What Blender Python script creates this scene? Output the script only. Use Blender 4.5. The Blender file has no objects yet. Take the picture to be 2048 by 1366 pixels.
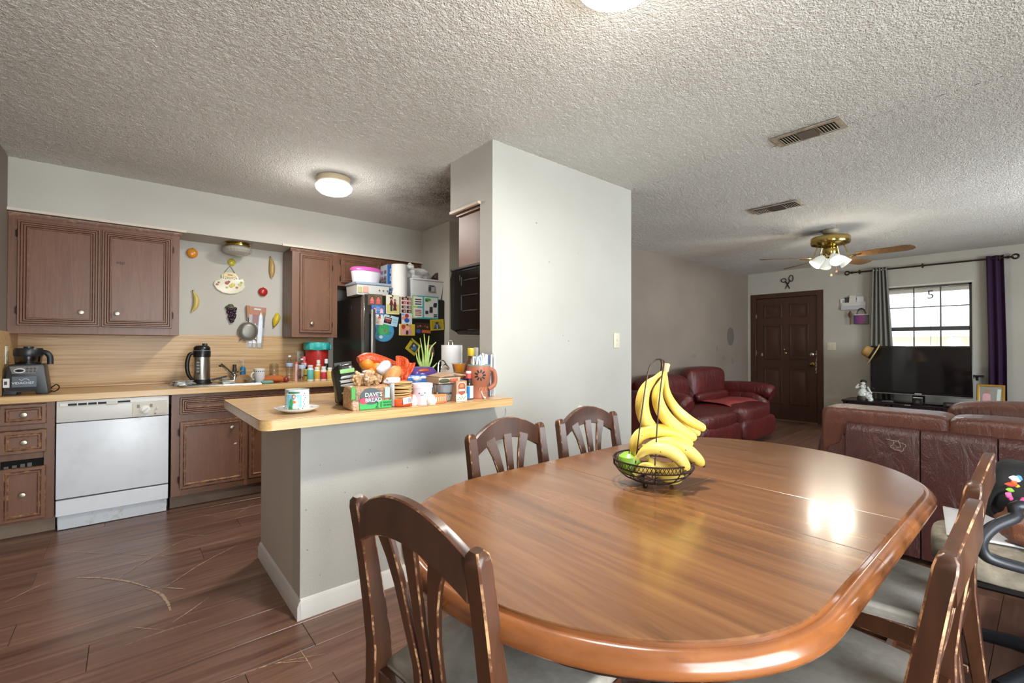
import bpy, bmesh, math, random
from mathutils import Vector, Matrix
random.seed(7)
R = math.radians
PI = math.pi
SC = bpy.context.scene
COL = SC.collection

# ------------------------------------------------------------------ camera
CAM_H, FPX, YAW, PITCH, ROLL = 1.21, 912.0, R(49.9), R(.55), R(.1)
FW = Vector((math.cos(YAW)*math.cos(PITCH), math.sin(YAW)*math.cos(PITCH), math.sin(PITCH)))
_r = Vector((math.sin(YAW), -math.cos(YAW), 0)); _u = _r.cross(FW)
RT = _r*math.cos(ROLL)+_u*math.sin(ROLL); UP = -_r*math.sin(ROLL)+_u*math.cos(ROLL)
cd = bpy.data.cameras.new('camera'); cam = bpy.data.objects.new('camera', cd); COL.objects.link(cam)
cd.sensor_fit = 'HORIZONTAL'; cd.sensor_width = 36; cd.lens = FPX*36/2048; cd.clip_start = .02
m3 = Matrix((RT, UP, -FW)).transposed()
cam.matrix_world = Matrix.Translation((0, 0, CAM_H)) @ m3.to_4x4()
SC.camera = cam
# ------------------------------------------------------------------ world, exposure
w = bpy.data.worlds.new('sky'); SC.world = w; w.use_nodes = True
bg = w.node_tree.nodes['Background']; bg.inputs[0].default_value = (.80, .90, 1, 1); bg.inputs[1].default_value = 4.2
vs = SC.view_settings
vs.view_transform = 'Standard'; vs.look = 'None'; vs.gamma = 1; vs.use_curve_mapping = False; vs.exposure = .48
try:
    cy = SC.cycles; cy.use_denoising = True; cy.max_bounces = 6; cy.diffuse_bounces = 4; cy.glossy_bounces = 3; cy.transmission_bounces = 4; cy.transparent_max_bounces = 8
    cy.caustics_reflective = False; cy.caustics_refractive = False; cy.use_adaptive_sampling = True; cy.adaptive_threshold = .05; cy.use_light_tree = True; cy.sample_clamp_indirect = 8
except Exception: pass
# ------------------------------------------------------------------ large lights: daylight at the glass doors behind the camera, and two added fills
def area(name, loc, rot, sx, sy, power, col):
    l = bpy.data.lights.new(name, 'AREA'); l.shape = 'RECTANGLE'; l.size = sx; l.size_y = sy; l.energy = power; l.color = col
    o = bpy.data.objects.new(name, l); COL.objects.link(o); o.location = loc; o.rotation_euler = rot; return o
area('daylight_patio', (.75, -1.95, 1.15), (R(90), 0, 0), 2.3, 2.1, 118, (.90, .95, 1))
area('fill_living_side', (5.4, -1.95, 1.45), (R(90), 0, 0), 1.9, 1.2, 110, (.92, .96, 1))  # added fill for the living side, shining through an invented window

area('fill_patio_bounce', (.75, -2.3, .12), (R(125), 0, 0), 2.6, 1.2, 70, (1, .97, .92))   # added fill aimed upward to brighten the ceiling, in place of patio bounce

# ------------------------------------------------------------------ geometry helpers
def P(px, py, X=None, Y=None, Z=None, D=None):
    """where the sight line of an image point meets a plane of the room"""
    d = FW + RT*((px-1024)/FPX) - UP*((py-683)/FPX)
    o = Vector((0, 0, CAM_H))
    t = X/d.x if X is not None else Y/d.y if Y is not None else D if D is not None else (Z-CAM_H)/d.z
    return o+d*t
def depth(v): return (Vector(v)-Vector((0, 0, CAM_H))).dot(FW)

def newbm(): return bmesh.new()
def ob(name, bm, mat, parent=None, loc=None, rot=None, smooth=40, sub=0):
    me = bpy.data.meshes.new(name); bm.normal_update(); bm.to_mesh(me); bm.free()
    for m in (mat if isinstance(mat, (list, tuple)) else [mat]): me.materials.append(m)
    if smooth:
        me.shade_smooth(); me.set_sharp_from_angle(angle=R(smooth))
    o = bpy.data.objects.new(name, me); COL.objects.link(o)
    if parent: o.parent = parent
    if loc is not None: o.location = loc
    if rot is not None: o.rotation_euler = rot
    if sub:
        md = o.modifiers.new('smooth', 'SUBSURF'); md.levels = sub; md.render_levels = sub
    return o
def tag(o, label=None, cat=None, group=None, kind=None):
    if label: o['label'] = label
    if cat: o['category'] = cat
    if group: o['group'] = group
    if kind: o['kind'] = kind
    return o
def thing(name, label, cat, loc=(0, 0, 0), rz=0, group=None, rot=None):
    o = bpy.data.objects.new(name, None); COL.objects.link(o); o.empty_display_size = .05
    o.location = loc; o.rotation_euler = rot if rot else (0, 0, rz)
    return tag(o, label, cat, group)
def struct(name, bm, mat, loc=None, smooth=40):
    o = ob(name, bm, mat, None, loc, smooth=smooth); o['kind'] = 'structure'; return o
def copy_tree(o, parent=None):
    c = o.copy(); COL.objects.link(c); c.parent = parent
    for ch in list(o.children): copy_tree(ch, c)
    return c

def box(bm, x0, x1, y0, y1, z0, z1, bev=0, mi=0, seg=1, bmi=None):
    vs_ = [bm.verts.new((x, y, z)) for x in (x0, x1) for y in (y0, y1) for z in (z0, z1)]
    fs = []
    for q in ((0, 1, 3, 2), (4, 6, 7, 5), (0, 4, 5, 1), (2, 3, 7, 6), (0, 2, 6, 4), (1, 5, 7, 3)):
        f = bm.faces.new([vs_[i] for i in q]); f.material_index = mi; fs.append(f)
    if bev:
        es = list({e for f in fs for e in f.edges})
        bmesh.ops.bevel(bm, geom=es, offset=bev, segments=seg, profile=.6, affect='EDGES', material=-1 if bmi is None else bmi)
    return bm
def B(*a, **k): return box(newbm(), *a, **k)
def prism(bm, poly, y0, y1, axis='y', bev=0, mi=0, bmi=None, seg=1):
    """poly in (a,b): axis y -> (x,z); axis z -> (x,y); axis x -> (y,z)"""
    def v(a, b, t): return (a, t, b) if axis == 'y' else (a, b, t) if axis == 'z' else (t, a, b)
    A = [bm.verts.new(v(a, b, y0)) for a, b in poly]; C_ = [bm.verts.new(v(a, b, y1)) for a, b in poly]
    n = len(poly); fs = [bm.faces.new(A), bm.faces.new(C_[::-1])]
    for i in range(n): fs.append(bm.faces.new((A[i], C_[i], C_[(i+1) % n], A[(i+1) % n])))
    for f in fs: f.material_index = mi
    bmesh.ops.recalc_face_normals(bm, faces=fs)
    if bev:
        es = list({e for f in fs[:2] for e in f.edges})
        bmesh.ops.bevel(bm, geom=es, offset=bev, segments=seg, profile=.6, affect='EDGES', material=-1 if bmi is None else bmi)
    return bm
def lathe(bm, prof, n=24, c=(0, 0, 0), mi=0, sx=1, sy=1, mis=None):
    rings = []
    for r, z in prof:
        if r < 1e-5: rings.append([bm.verts.new((c[0], c[1], c[2]+z))])
        else: rings.append([bm.verts.new((c[0]+r*sx*math.cos(2*PI*i/n), c[1]+r*sy*math.sin(2*PI*i/n), c[2]+z)) for i in range(n)])
    fs = []
    for k in range(len(rings)-1):
        a, b = rings[k], rings[k+1]
        for i in range(n):
            j = (i+1) % n
            if len(a) == 1 and len(b) == 1: continue
            if len(a) == 1: f = bm.faces.new((a[0], b[j], b[i]))
            elif len(b) == 1: f = bm.faces.new((a[i], a[j], b[0]))
            else: f = bm.faces.new((a[i], a[j], b[j], b[i]))
            f.material_index = mis[k] if mis else mi; fs.append(f)
    for rg in (rings[0], rings[-1]):
        if len(rg) > 1 and prof[0] != prof[-1]:
            f = bm.faces.new(rg); f.material_index = mis[0] if mis and rg is rings[0] else mis[-1] if mis else mi; fs.append(f)
    bmesh.ops.recalc_face_normals(bm, faces=fs)
    return bm
def tube(bm, pts, rad, n=8, mi=0, closed=False, caps=True, flat=1.0):
    pts = [Vector(p) for p in pts]; N = len(pts)
    rf = rad if callable(rad) else (lambda t: rad)
    rings = []; prev = None
    for i, p in enumerate(pts):
        if closed: t = (pts[(i+1) % N]-pts[i-1])
        else: t = pts[min(i+1, N-1)]-pts[max(i-1, 0)]
        if t.length < 1e-9: t = Vector((0, 0, 1))
        t.normalize()
        if prev is None:
            a = Vector((0, 0, 1)) if abs(t.z) < .9 else Vector((1, 0, 0))
            s = t.cross(a).normalized()
        else:
            s = (prev-t*prev.dot(t))
            s = s.normalized() if s.length > 1e-6 else t.cross(Vector((0, 0, 1))).normalized()
        prev = s; u = t.cross(s); r = rf(i/max(1, N-1))
        rings.append([bm.verts.new(p+s*(r*math.cos(2*PI*k/n))+u*(r*flat*math.sin(2*PI*k/n))) for k in range(n)])
    fs = []
    for i in range(N if closed else N-1):
        a, b = rings[i], rings[(i+1) % N]
        for k in range(n):
            fs.append(bm.faces.new((a[k], a[(k+1) % n], b[(k+1) % n], b[k])))
    if not closed and caps: fs += [bm.faces.new(rings[0][::-1]), bm.faces.new(rings[-1])]
    for f in fs: f.material_index = mi
    bmesh.ops.recalc_face_normals(bm, faces=fs)
    return bm
def T(pts, rad, n=8, **k): return tube(newbm(), pts, rad, n, **k)
def L(prof, n=24, **k): return lathe(newbm(), prof, n, **k)
def curve(ctrl, n=24):
    """Catmull-Rom through control points"""
    c = [Vector(p) for p in ctrl]; c = [c[0]*2-c[1]]+c+[c[-1]*2-c[-2]]; out = []
    S = len(c)-3
    for i in range(n+1):
        f = i/n*S; k = min(int(f), S-1); t = f-k; a, b, d, e = c[k:k+4]
        out.append(.5*((2*b)+(-a+d)*t+(2*a-5*b+4*d-e)*t*t+(-a+3*b-3*d+e)*t**3))
    return out
def blob(bm, c, r, seed=0, amp=.12, n=16, m=10, sq=2.0, mi=0, freq=1.0):
    """closed lumpy body: r=(rx,ry,rz); sq>2 gets boxier"""
    rnd = random.Random(seed); ph = [rnd.uniform(0, 6.28) for _ in range(8)]
    def se(v): return math.copysign(abs(v)**(2/sq), v)
    def pt(i, k):
        th = PI*k/m; a = 2*PI*i/n
        x, y, z = se(math.sin(th))*se(math.cos(a)), se(math.sin(th))*se(math.sin(a)), -se(math.cos(th))
        f = 1+amp*(math.sin(3*freq*a+ph[0]+2*th)*.5+math.sin(5*freq*a+ph[1]-3*th)*.3+math.sin(4*freq*th+ph[2])*.4)*math.sin(th)
        return (c[0]+r[0]*x*f, c[1]+r[1]*y*f, c[2]+r[2]*z*f)
    rings = [[bm.verts.new(pt(0, 0))]]+[[bm.verts.new(pt(i, k)) for i in range(n)] for k in range(1, m)]+[[bm.verts.new(pt(0, m))]]
    fs = []
    for k in range(m):
        a, b = rings[k], rings[k+1]
        for i in range(n):
            j = (i+1) % n
            if len(a) == 1: fs.append(bm.faces.new((a[0], b[j], b[i])))
            elif len(b) == 1: fs.append(bm.faces.new((a[i], a[j], b[0])))
            else: fs.append(bm.faces.new((a[i], a[j], b[j], b[i])))
    for f in fs: f.material_index = mi
    bmesh.ops.recalc_face_normals(bm, faces=fs)
    return bm
def disc(bm, cx, cz, rx, rz, y, n=16, mi=0, rot=0):
    f = bm.faces.new([bm.verts.new((cx+rx*math.cos(2*PI*i/n)*math.cos(rot)-rz*math.sin(2*PI*i/n)*math.sin(rot), y,
                                    cz+rz*math.sin(2*PI*i/n)*math.cos(rot)+rx*math.cos(2*PI*i/n)*math.sin(rot))) for i in range(n)])
    f.material_index = mi; f.normal_update()
    if f.normal.y > 0: f.normal_flip()
    return bm
def quadp(bm, pts, y, mi=0):
    f = bm.faces.new([bm.verts.new((a, y, b)) for a, b in pts]); f.material_index = mi; f.normal_update()
    if f.normal.y > 0: f.normal_flip()
    return bm
def rrect(x0, x1, y0, y1, r, n=5):
    out = []
    for cx, cy, a0 in ((x1-r, y1-r, 0), (x0+r, y1-r, 90), (x0+r, y0+r, 180), (x1-r, y0+r, 270)):
        for i in range(n+1):
            a = R(a0+90*i/n); out.append((cx+r*math.cos(a), cy+r*math.sin(a)))
    return out
def xf(bm, mtx, verts=None): bmesh.ops.transform(bm, matrix=mtx, verts=verts or bm.verts[:]); return bm

# ------------------------------------------------------------------ materials
def lin(h):
    h = h.lstrip('#'); o = []
    for i in (0, 2, 4):
        c = int(h[i:i+2], 16)/255; o.append(c/12.92 if c <= .04045 else ((c+.055)/1.055)**2.4)
    return (*o, 1)
_cache = {}
def C(hexc, rough=.55, metal=0., name=None, coat=0, spec=None, emit=0):
    k = (hexc, rough, metal, coat, spec, emit)
    if k in _cache: return _cache[k]
    m = bpy.data.materials.new(name or 'colour_'+hexc.strip('#')); m.use_nodes = True
    b = m.node_tree.nodes['Principled BSDF']
    b.inputs['Base Color'].default_value = lin(hexc); b.inputs['Roughness'].default_value = rough; b.inputs['Metallic'].default_value = metal
    if coat: b.inputs['Coat Weight'].default_value = coat; b.inputs['Coat Roughness'].default_value = .08
    if spec is not None: b.inputs['Specular IOR Level'].default_value = spec
    if emit: b.inputs['Emission Color'].default_value = lin(hexc); b.inputs['Emission Strength'].default_value = emit
    _cache[k] = m; return m
class NT:
    def __init__(s, name):
        s.m = bpy.data.materials.new(name); s.m.use_nodes = True; s.t = s.m.node_tree; s.b = s.t.nodes['Principled BSDF']
        s.out = s.t.nodes['Material Output']
    def n(s, ty, **k):
        nd = s.t.nodes.new(ty)
        for a, v in k.items():
            if a.startswith('i_'):
                key = a[2:].replace('_', ' '); nd.inputs[int(key) if key.isdigit() else key].default_value = v
            else: setattr(nd, a, v)
        return nd
    def l(s, a, b): s.t.links.new(a, b)
    def coord(s, scale=(1, 1, 1), kind='Object', rot=(0, 0, 0), shift=False):
        tc = s.n('ShaderNodeTexCoord'); mp = s.n('ShaderNodeMapping'); mp.inputs['Scale'].default_value = scale; mp.inputs['Rotation'].default_value = rot
        s.l(tc.outputs[kind], mp.inputs['Vector'])
        if shift:
            oi = s.n('ShaderNodeObjectInfo'); mu = s.n('ShaderNodeVectorMath', operation='SCALE'); mu.inputs[0].default_value = (37, 91, 53)
            s.l(oi.outputs['Random'], mu.inputs['Scale']); s.l(mu.outputs[0], mp.inputs['Location'])
        return mp.outputs[0]
    def noise(s, vec, scale=5, detail=3, rough=.5, dist=0):
        nd = s.n('ShaderNodeTexNoise'); nd.inputs['Scale'].default_value = scale; nd.inputs['Detail'].default_value = detail
        nd.inputs['Roughness'].default_value = rough; nd.inputs['Distortion'].default_value = dist
        s.l(vec, nd.inputs['Vector']); return nd.outputs['Fac']
    def ramp(s, fac, stops):
        r = s.n('ShaderNodeValToRGB'); e = r.color_ramp.elements
        while len(e) < len(stops): e.new(.5)
        for el, (p, c) in zip(e, stops): el.position = p; el.color = lin(c) if isinstance(c, str) else (c, c, c, 1)
        s.l(fac, r.inputs[0]); return r.outputs[0]
    def mix(s, fac, a, b, mode='MIX'):
        mx = s.n('ShaderNodeMix', data_type='RGBA', blend_type=mode)
        for sock, v in ((mx.inputs[0], fac), (mx.inputs[6], a), (mx.inputs[7], b)):
            if isinstance(v, str): sock.default_value = lin(v)
            elif isinstance(v, (int, float)): sock.default_value = v if sock is mx.inputs[0] else (v, v, v, 1)
            else: s.l(v, sock)
        return mx.outputs[2]
    def base(s, c): s.l(c, s.b.inputs['Base Color']) if not isinstance(c, str) else setattr(s.b.inputs['Base Color'], 'default_value', lin(c)); return s
    def set(s, **k):
        for a, v in k.items():
            sk = s.b.inputs[a.replace('_', ' ')]
            if isinstance(v, (int, float, tuple)): sk.default_value = v
            else: s.l(v, sk)
        return s
    def bump(s, h, strength=.3, dist=.002):
        b = s.n('ShaderNodeBump'); b.inputs['Strength'].default_value = strength; b.inputs['Distance'].default_value = dist
        s.l(h, b.inputs['Height']); s.l(b.outputs[0], s.b.inputs['Normal']); return s

def plaster(name, col, col2, scale=120, strength=.25):
    t = NT(name); v = t.coord(); a = t.noise(v, 1.3, 3); t.base(t.mix(t.ramp(a, [(.35, 0.), (.7, 1.)]), col, col2))
    t.bump(t.noise(v, scale, 2, .6), strength, .003).set(Roughness=.75); return t.m
def wood(name, stops, scale=(2, 40, 40), rough=.35, bumpv=.1, shift=False, detail=5, tone=0, coat=0, dist=.6, ns=1.0):
    t = NT(name); v = t.coord(scale, shift=shift); f = t.noise(v, ns, detail, .62, dist); c = t.ramp(f, stops)
    if tone:
        oi = t.n('ShaderNodeObjectInfo'); hs = t.n('ShaderNodeHueSaturation')
        mr = t.n('ShaderNodeMapRange'); mr.inputs['To Min'].default_value = 1-tone; mr.inputs['To Max'].default_value = 1+tone
        t.l(oi.outputs['Random'], mr.inputs['Value']); t.l(mr.outputs[0], hs.inputs['Value']); t.l(c, hs.inputs['Color']); c = hs.outputs[0]
    t.base(c).set(Roughness=rough)
    if bumpv: t.bump(f, bumpv, .002)
    if coat: t.set(Coat_Weight=coat, Coat_Roughness=.12)
    return t.m
M = {}
M['wall'] = plaster('white_wall_paint', '#bfbeb7', '#b6b4ac', 130, .4)
M['wall2'] = plaster('white_wall_smooth', '#c8c5bc', '#bdb9ae', 110, .25)
M['livwall'] = plaster('living_white_paint', '#c2bfb5', '#b6b1a5', 90, .3)
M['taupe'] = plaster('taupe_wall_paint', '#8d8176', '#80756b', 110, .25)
def ceilmat():
    t = NT('popcorn_ceiling'); v = t.coord(kind='Object')
    h1 = t.noise(v, 80, 2, .55); h2 = t.noise(v, 150, 2, .6)
    mx = t.n('ShaderNodeMath', operation='ADD'); t.l(h1, mx.inputs[0]); t.l(h2, mx.inputs[1])
    dirt = t.noise(v, 1.1, 4, .6)
    base = t.mix(t.ramp(dirt, [(.4, 0.), (.75, 1.)]), '#eceae3', '#e0ded6')
    # grease stain above the cooker
    geo = t.n('ShaderNodeNewGeometry'); sub = t.n('ShaderNodeVectorMath', operation='SUBTRACT'); sub.inputs[1].default_value = (2.1, 3.15, 2.44)
    t.l(geo.outputs['Position'], sub.inputs[0]); mp = t.n('ShaderNodeMapping'); mp.inputs['Scale'].default_value = (.95, .9, 1)
    t.l(sub.outputs[0], mp.inputs[0]); ln = t.n('ShaderNodeVectorMath', operation='LENGTH'); t.l(mp.outputs[0], ln.inputs[0])
    ad = t.n('ShaderNodeMath', operation='MULTIPLY_ADD'); ad.inputs[1].default_value = .7; t.l(t.noise(v, 5, 5, .7), ad.inputs[0]); t.l(ln.outputs['Value'], ad.inputs[2])
    st = t.ramp(ad.outputs[0], [(.40, 1.), (1., 0.)])
    sp = t.mix(t.ramp(h1, [(.42, 1.), (.66, .5)]), 0., st)
    t.base(t.mix(sp, base, '#4a3422')).set(Roughness=.9)
    hf = t.n('ShaderNodeMath', operation='MULTIPLY'); hf.inputs[1].default_value = .5; t.l(mx.outputs[0], hf.inputs[0]); t.bump(t.ramp(hf.outputs[0], [(.36, 0.), (.64, 1.)]), .9, .010)
    return t.m
M['ceil'] = ceilmat()
def cabpaint(name, c1, c2, axis=(30, 30, 3)):
    t = NT(name); v = t.coord(axis); f = t.noise(v, 1, 5, .65, 1.2); t.base(t.mix(t.ramp(f, [(.35, 0.), (.65, 1.)]), c1, c2))
    t.set(Roughness=.38); t.bump(f, .25, .0025); return t.m
M['cab'] = cabpaint('brown_cabinet_paint', '#7a533c', '#6e4935')
def worn(name, c1, c2, lo=.47, hi=.6, rough=.45, sc=38):
    t = NT(name); v = t.coord(); t.base(t.mix(t.ramp(t.noise(v, sc, 4, .65), [(lo, 0.), (hi, 1.)]), c1, c2)).set(Roughness=rough); return t.m
M['cabedge'] = worn('brown_cabinet_worn_edge', '#704c38', '#b98e62', .47, .62)
M['cabwarm'] = worn('brown_cabinet_edge', '#7a5947', '#a07f68', .5, .7)
M['counter'] = wood('oak_laminate', [(.25, '#b98d5c'), (.5, '#cfa877'), (.75, '#dcb98b')], (2.2, 46, 46), .22, .03)
M['splash'] = wood('oak_laminate_splash', [(.32, '#9c7648'), (.46, '#c19c69'), (.56, '#cfab78'), (.72, '#dcbf90')], (1.3, 60, 60), .4, .03)
M['cedge'] = wood('oak_laminate_edge', [(.25, '#c09258'), (.55, '#d8b27a'), (.8, '#e2c390')], (2.2, 60, 60), .3, .03)
M['plank'] = wood('walnut_laminate', [(.2, '#472e25'), (.42, '#6b4c3f'), (.6, '#80604f'), (.85, '#987663')], (1.6, 26, 26), .30, .05, shift=True, tone=.14, detail=6)
M['subfloor'] = C('#1d1410', .9)
M['table'] = wood('table_top_wood', [(.2, '#52341b'), (.45, '#70482a'), (.65, '#815734'), (.85, '#906640')], (26, 1.5, 26), .26, .02, coat=.35, detail=6)
M['rim'] = wood('table_rim_wood', [(.2, '#6b3c1a'), (.5, '#8a522b'), (.8, '#9c6232')], (6, 6, 24), .24, .02, coat=.5)
M['tdark'] = C('#21140f', .35, coat=.2)
M['chair'] = wood('dark_chair_wood', [(.3, '#3a2216'), (.6, '#4d2e1c'), (.8, '#5f3d2b')], (18, 18, 3), .34, .03, coat=.1)
M['chairedge'] = worn('chair_worn_edge', '#5a3522', '#c69a70', .5, .64, .4, 26)
M['suede'] = worn('grey_suede', '#8b8378', '#a29b90', .4, .62, .9, 9)
def leather(name, c1, c2, rough=.36):
    t = NT(name); v = t.coord(); f = t.noise(v, 3, 4, .6); t.base(t.mix(t.ramp(f, [(.35, 0.), (.7, 1.)]), c1, c2)).set(Roughness=rough)
    mx = t.n('ShaderNodeMath', operation='MULTIPLY_ADD'); mx.inputs[1].default_value = .12
    t.l(t.noise(v, 160, 2), mx.inputs[0]); t.l(t.noise(t.coord((6, 6, 2)), 2, 4, .6, 1.5), mx.inputs[2]); t.bump(mx.outputs[0], .45, .03); return t.m
M['leather'] = leather('burgundy_leather', '#4a1517', '#611e1d')
M['leatherback'] = leather('brown_leather', '#4c2c29', '#593530')
M['leathertan'] = leather('tan_leather', '#5d3529', '#6b4132')
M['velvet'] = C('#8e3432', .9)
def stainless(name='brushed_steel', col='#b9b7b0', r=.32):
    t = NT(name); t.base(col).set(Metallic=1., Roughness=r); t.bump(t.noise(t.coord((2, 2, 120)), 4, 2), .06, .002); return t.m
M['steel'] = stainless()
M['chrome'] = C('#d8d8d6', .12, 1.)
M['brass'] = C('#b9a25e', .18, 1.)
M['nickel'] = C('#a59c8a', .36, 1.)
M['black'] = C('#141414', .4)
M['blackgloss'] = C('#0d0d0e', .12)
M['white'] = C('#e6e6e2', .35)
M['bronze'] = C('#3b2c24', .4, .7)
def glass(name, col=(1, 1, 1, 1), rough=.02, mixf=.85, gl=.12):
    """thin clear wall: mostly see-through with a surface reflection"""
    m = bpy.data.materials.new(name); m.use_nodes = True; t = m.node_tree; t.nodes.clear()
    o = t.nodes.new('ShaderNodeOutputMaterial'); tr = t.nodes.new('ShaderNodeBsdfTransparent'); g = t.nodes.new('ShaderNodeBsdfGlossy')
    tr.inputs[0].default_value = col; g.inputs['Roughness'].default_value = rough
    lw = t.nodes.new('ShaderNodeLayerWeight'); lw.inputs[0].default_value = .25; ma = t.nodes.new('ShaderNodeMath'); ma.operation = 'MULTIPLY_ADD'; ma.inputs[1].default_value = .35; ma.inputs[2].default_value = gl*.5
    mx = t.nodes.new('ShaderNodeMixShader'); t.links.new(lw.outputs['Facing'], ma.inputs[0]); t.links.new(ma.outputs[0], mx.inputs[0])
    t.links.new(tr.outputs[0], mx.inputs[1]); t.links.new(g.outputs[0], mx.inputs[2]); t.links.new(mx.outputs[0], o.inputs[0]); return m
M['glass'] = glass('clear_glass', (.95, .96, .95, 1))
M['pane'] = glass('window_glass', (.97, .98, .98, 1), gl=.05)
M['plastic'] = glass('clear_plastic', (.88, .9, .9, 1), .08, gl=.16)
M['film'] = glass('clear_film', (.93, .93, .93, 1), .15, gl=.14)
def frosted(name, col, e=0.):
    t = NT(name); t.base(col).set(Roughness=.35, Transmission_Weight=.0, Subsurface_Weight=.0)
    if e: t.set(Emission_Strength=e); t.b.inputs['Emission Color'].default_value = lin(col)
    return t.m

# ------------------------------------------------------------------ lettering
def text(name, body, size, mat, parent, loc, rot=(R(90), 0, 0), ext=.0004, align='CENTER', sx=1.0):
    cu = bpy.data.curves.new(name, 'FONT'); cu.body = body; cu.size = size; cu.extrude = ext; cu.align_x = align; cu.align_y = 'CENTER'; cu.resolution_u = 2
    tmp = bpy.data.objects.new(name, cu); COL.objects.link(tmp)
    me = bpy.data.meshes.new_from_object(tmp); bpy.data.objects.remove(tmp); bpy.data.curves.remove(cu)
    me.materials.clear(); me.materials.append(mat); me.name = name
    o = bpy.data.objects.new(name, me); COL.objects.link(o); o.parent = parent; o.location = loc; o.rotation_euler = rot; o.scale = (sx, 1, 1)
    return o

# ================================================================== the setting
def ringloft(bm, x0, x1, z0, z1, prof, mis=None, cap=True, capmi=0, back=None):
    """concentric rectangles: prof = [(inset, y), ...] from the outer edge inwards; front faces -y"""
    rg = [[bm.verts.new((a, y, b)) for a, b in ((x0+i, z0+i), (x1-i, z0+i), (x1-i, z1-i), (x0+i, z1-i))] for i, y in prof]
    fs = []
    for k in range(len(rg)-1):
        for j in range(4):
            f = bm.faces.new((rg[k][j], rg[k][(j+1) % 4], rg[k+1][(j+1) % 4], rg[k+1][j])); f.material_index = mis[k] if mis else 0; fs.append(f)
    if cap: f = bm.faces.new(rg[-1]); f.material_index = capmi; fs.append(f)
    if back is not None: fs.append(bm.faces.new(rg[0][::-1]))
    bmesh.ops.recalc_face_normals(bm, faces=fs)
    for f in fs[-1:]:
        pass
    return bm
def boxes(*bs, bev=0):
    bm = newbm()
    for b in bs: box(bm, *b, bev=bev)
    return bm
CEIL, XL, XR, YB, YR, YLIV = 2.44, -.61, 8.2, 4.75, -1.6, 3.4
WY = 2.155                                   # dining side of the partition wall
fl = struct('floor', boxes((XL, 3.0, YR, YB, -.06, -.006), (3.0, XR, YR, YLIV, -.06, -.006)), M['subfloor'])
# laminate planks
PW, PL = .196, 1.3
pm = {}
def plank_mesh(l):
    k = round(l, 3)
    if k not in pm:
        me = bpy.data.meshes.new('plank'); bm = B(0, l-.0015, 0, PW-.0015, -.006, 0, bev=.0012); bm.to_mesh(me); bm.free(); me.materials.append(M['plank']); pm[k] = me
    return pm[k]
rowi = 0; y = YR
while y < YB-.01:
    off = -random.choice((.1, .35, .55, .8, 1.05)); x = XL+off
    xe = XR if y+PW < YLIV+.12 else 3.0
    while x < xe-.02:
        a, b = max(x, XL), min(x+PL, xe)
        if b-a > .05:
            o = bpy.data.objects.new('plank', plank_mesh(b-a)); COL.objects.link(o); o.parent = fl; o.location = (a, y, 0)
        x += PL
    y += PW
# scuff marks worn into the laminate
def scuff(pts, wd):
    bm = newbm(); q = [P(a, b, Z=0) for a, b in pts]; q = curve(q, 14) if len(q) > 2 else q
    N = len(q)
    for i in range(N-1):
        t = (q[i+1]-q[i]); t.z = 0; t.normalize(); s = Vector((-t.y, t.x, 0))
        def wv(k): return wd*(.35+.65*math.sin(PI*min(max(k/(N-1), .04), .96)))*random.uniform(.6, 1.2)
        a, b = wv(i), wv(i+1)
        vv = [bm.verts.new(Vector((p.x, p.y, .0012))) for p in (q[i]-s*a, q[i+1]-s*b, q[i+1]+s*b, q[i]+s*a)]
        f = bm.faces.new(vv); f.normal_update()
        if f.normal.z < 0: f.normal_flip()
    return ob('scuff_mark', bm, M['scuff'], fl, smooth=0)
tt = NT('scuffed_laminate'); tv = tt.coord(); tt.base(tt.mix(tt.ramp(tt.noise(tv, 60, 4, .7), [(.35, 0.), (.5, 1.)]), '#7d5f4c', '#c2a68a')).set(Roughness=.6); M['scuff'] = tt.m
for pts, wd in (([(153, 1156), (200, 1156), (255, 1163), (300, 1176)], .009), ([(295, 1178), (320, 1188), (335, 1205), (341, 1222)], .010),
                ([(10, 1205), (60, 1180), (100, 1163)], .003), ([(235, 1157), (300, 1118), (340, 1094), (378, 1077)], .003), ([(322, 1180), (380, 1142), (420, 1118), (482, 1087)], .003),
                ([(120, 1102), (170, 1105), (215, 1107), (235, 1099)], .002), ([(247, 1108), (300, 1111), (352, 1115)], .002), ([(345, 1245), (380, 1222), (417, 1195)], .003),
                ([(255, 1254), (290, 1257), (330, 1261)], .002), ([(356, 1069), (400, 1072), (430, 1071)], .002), ([(388, 1030), (420, 1031), (437, 1033)], .003), ([(465, 1034), (490, 1018), (509, 1006)], .003),
                ([(325, 1175), (350, 1177), (370, 1178)], .004), ([(240, 1295), (330, 1262), (430, 1232)], .0018), ([(440, 1362), (540, 1330), (617, 1322)], .002), ([(600, 1300), (615, 1322), (624, 1338)], .0018), ([(480, 1350), (560, 1325), (650, 1308)], .0018)):
    scuff(pts, wd*1.15 if wd < .006 else wd*.8)
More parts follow.
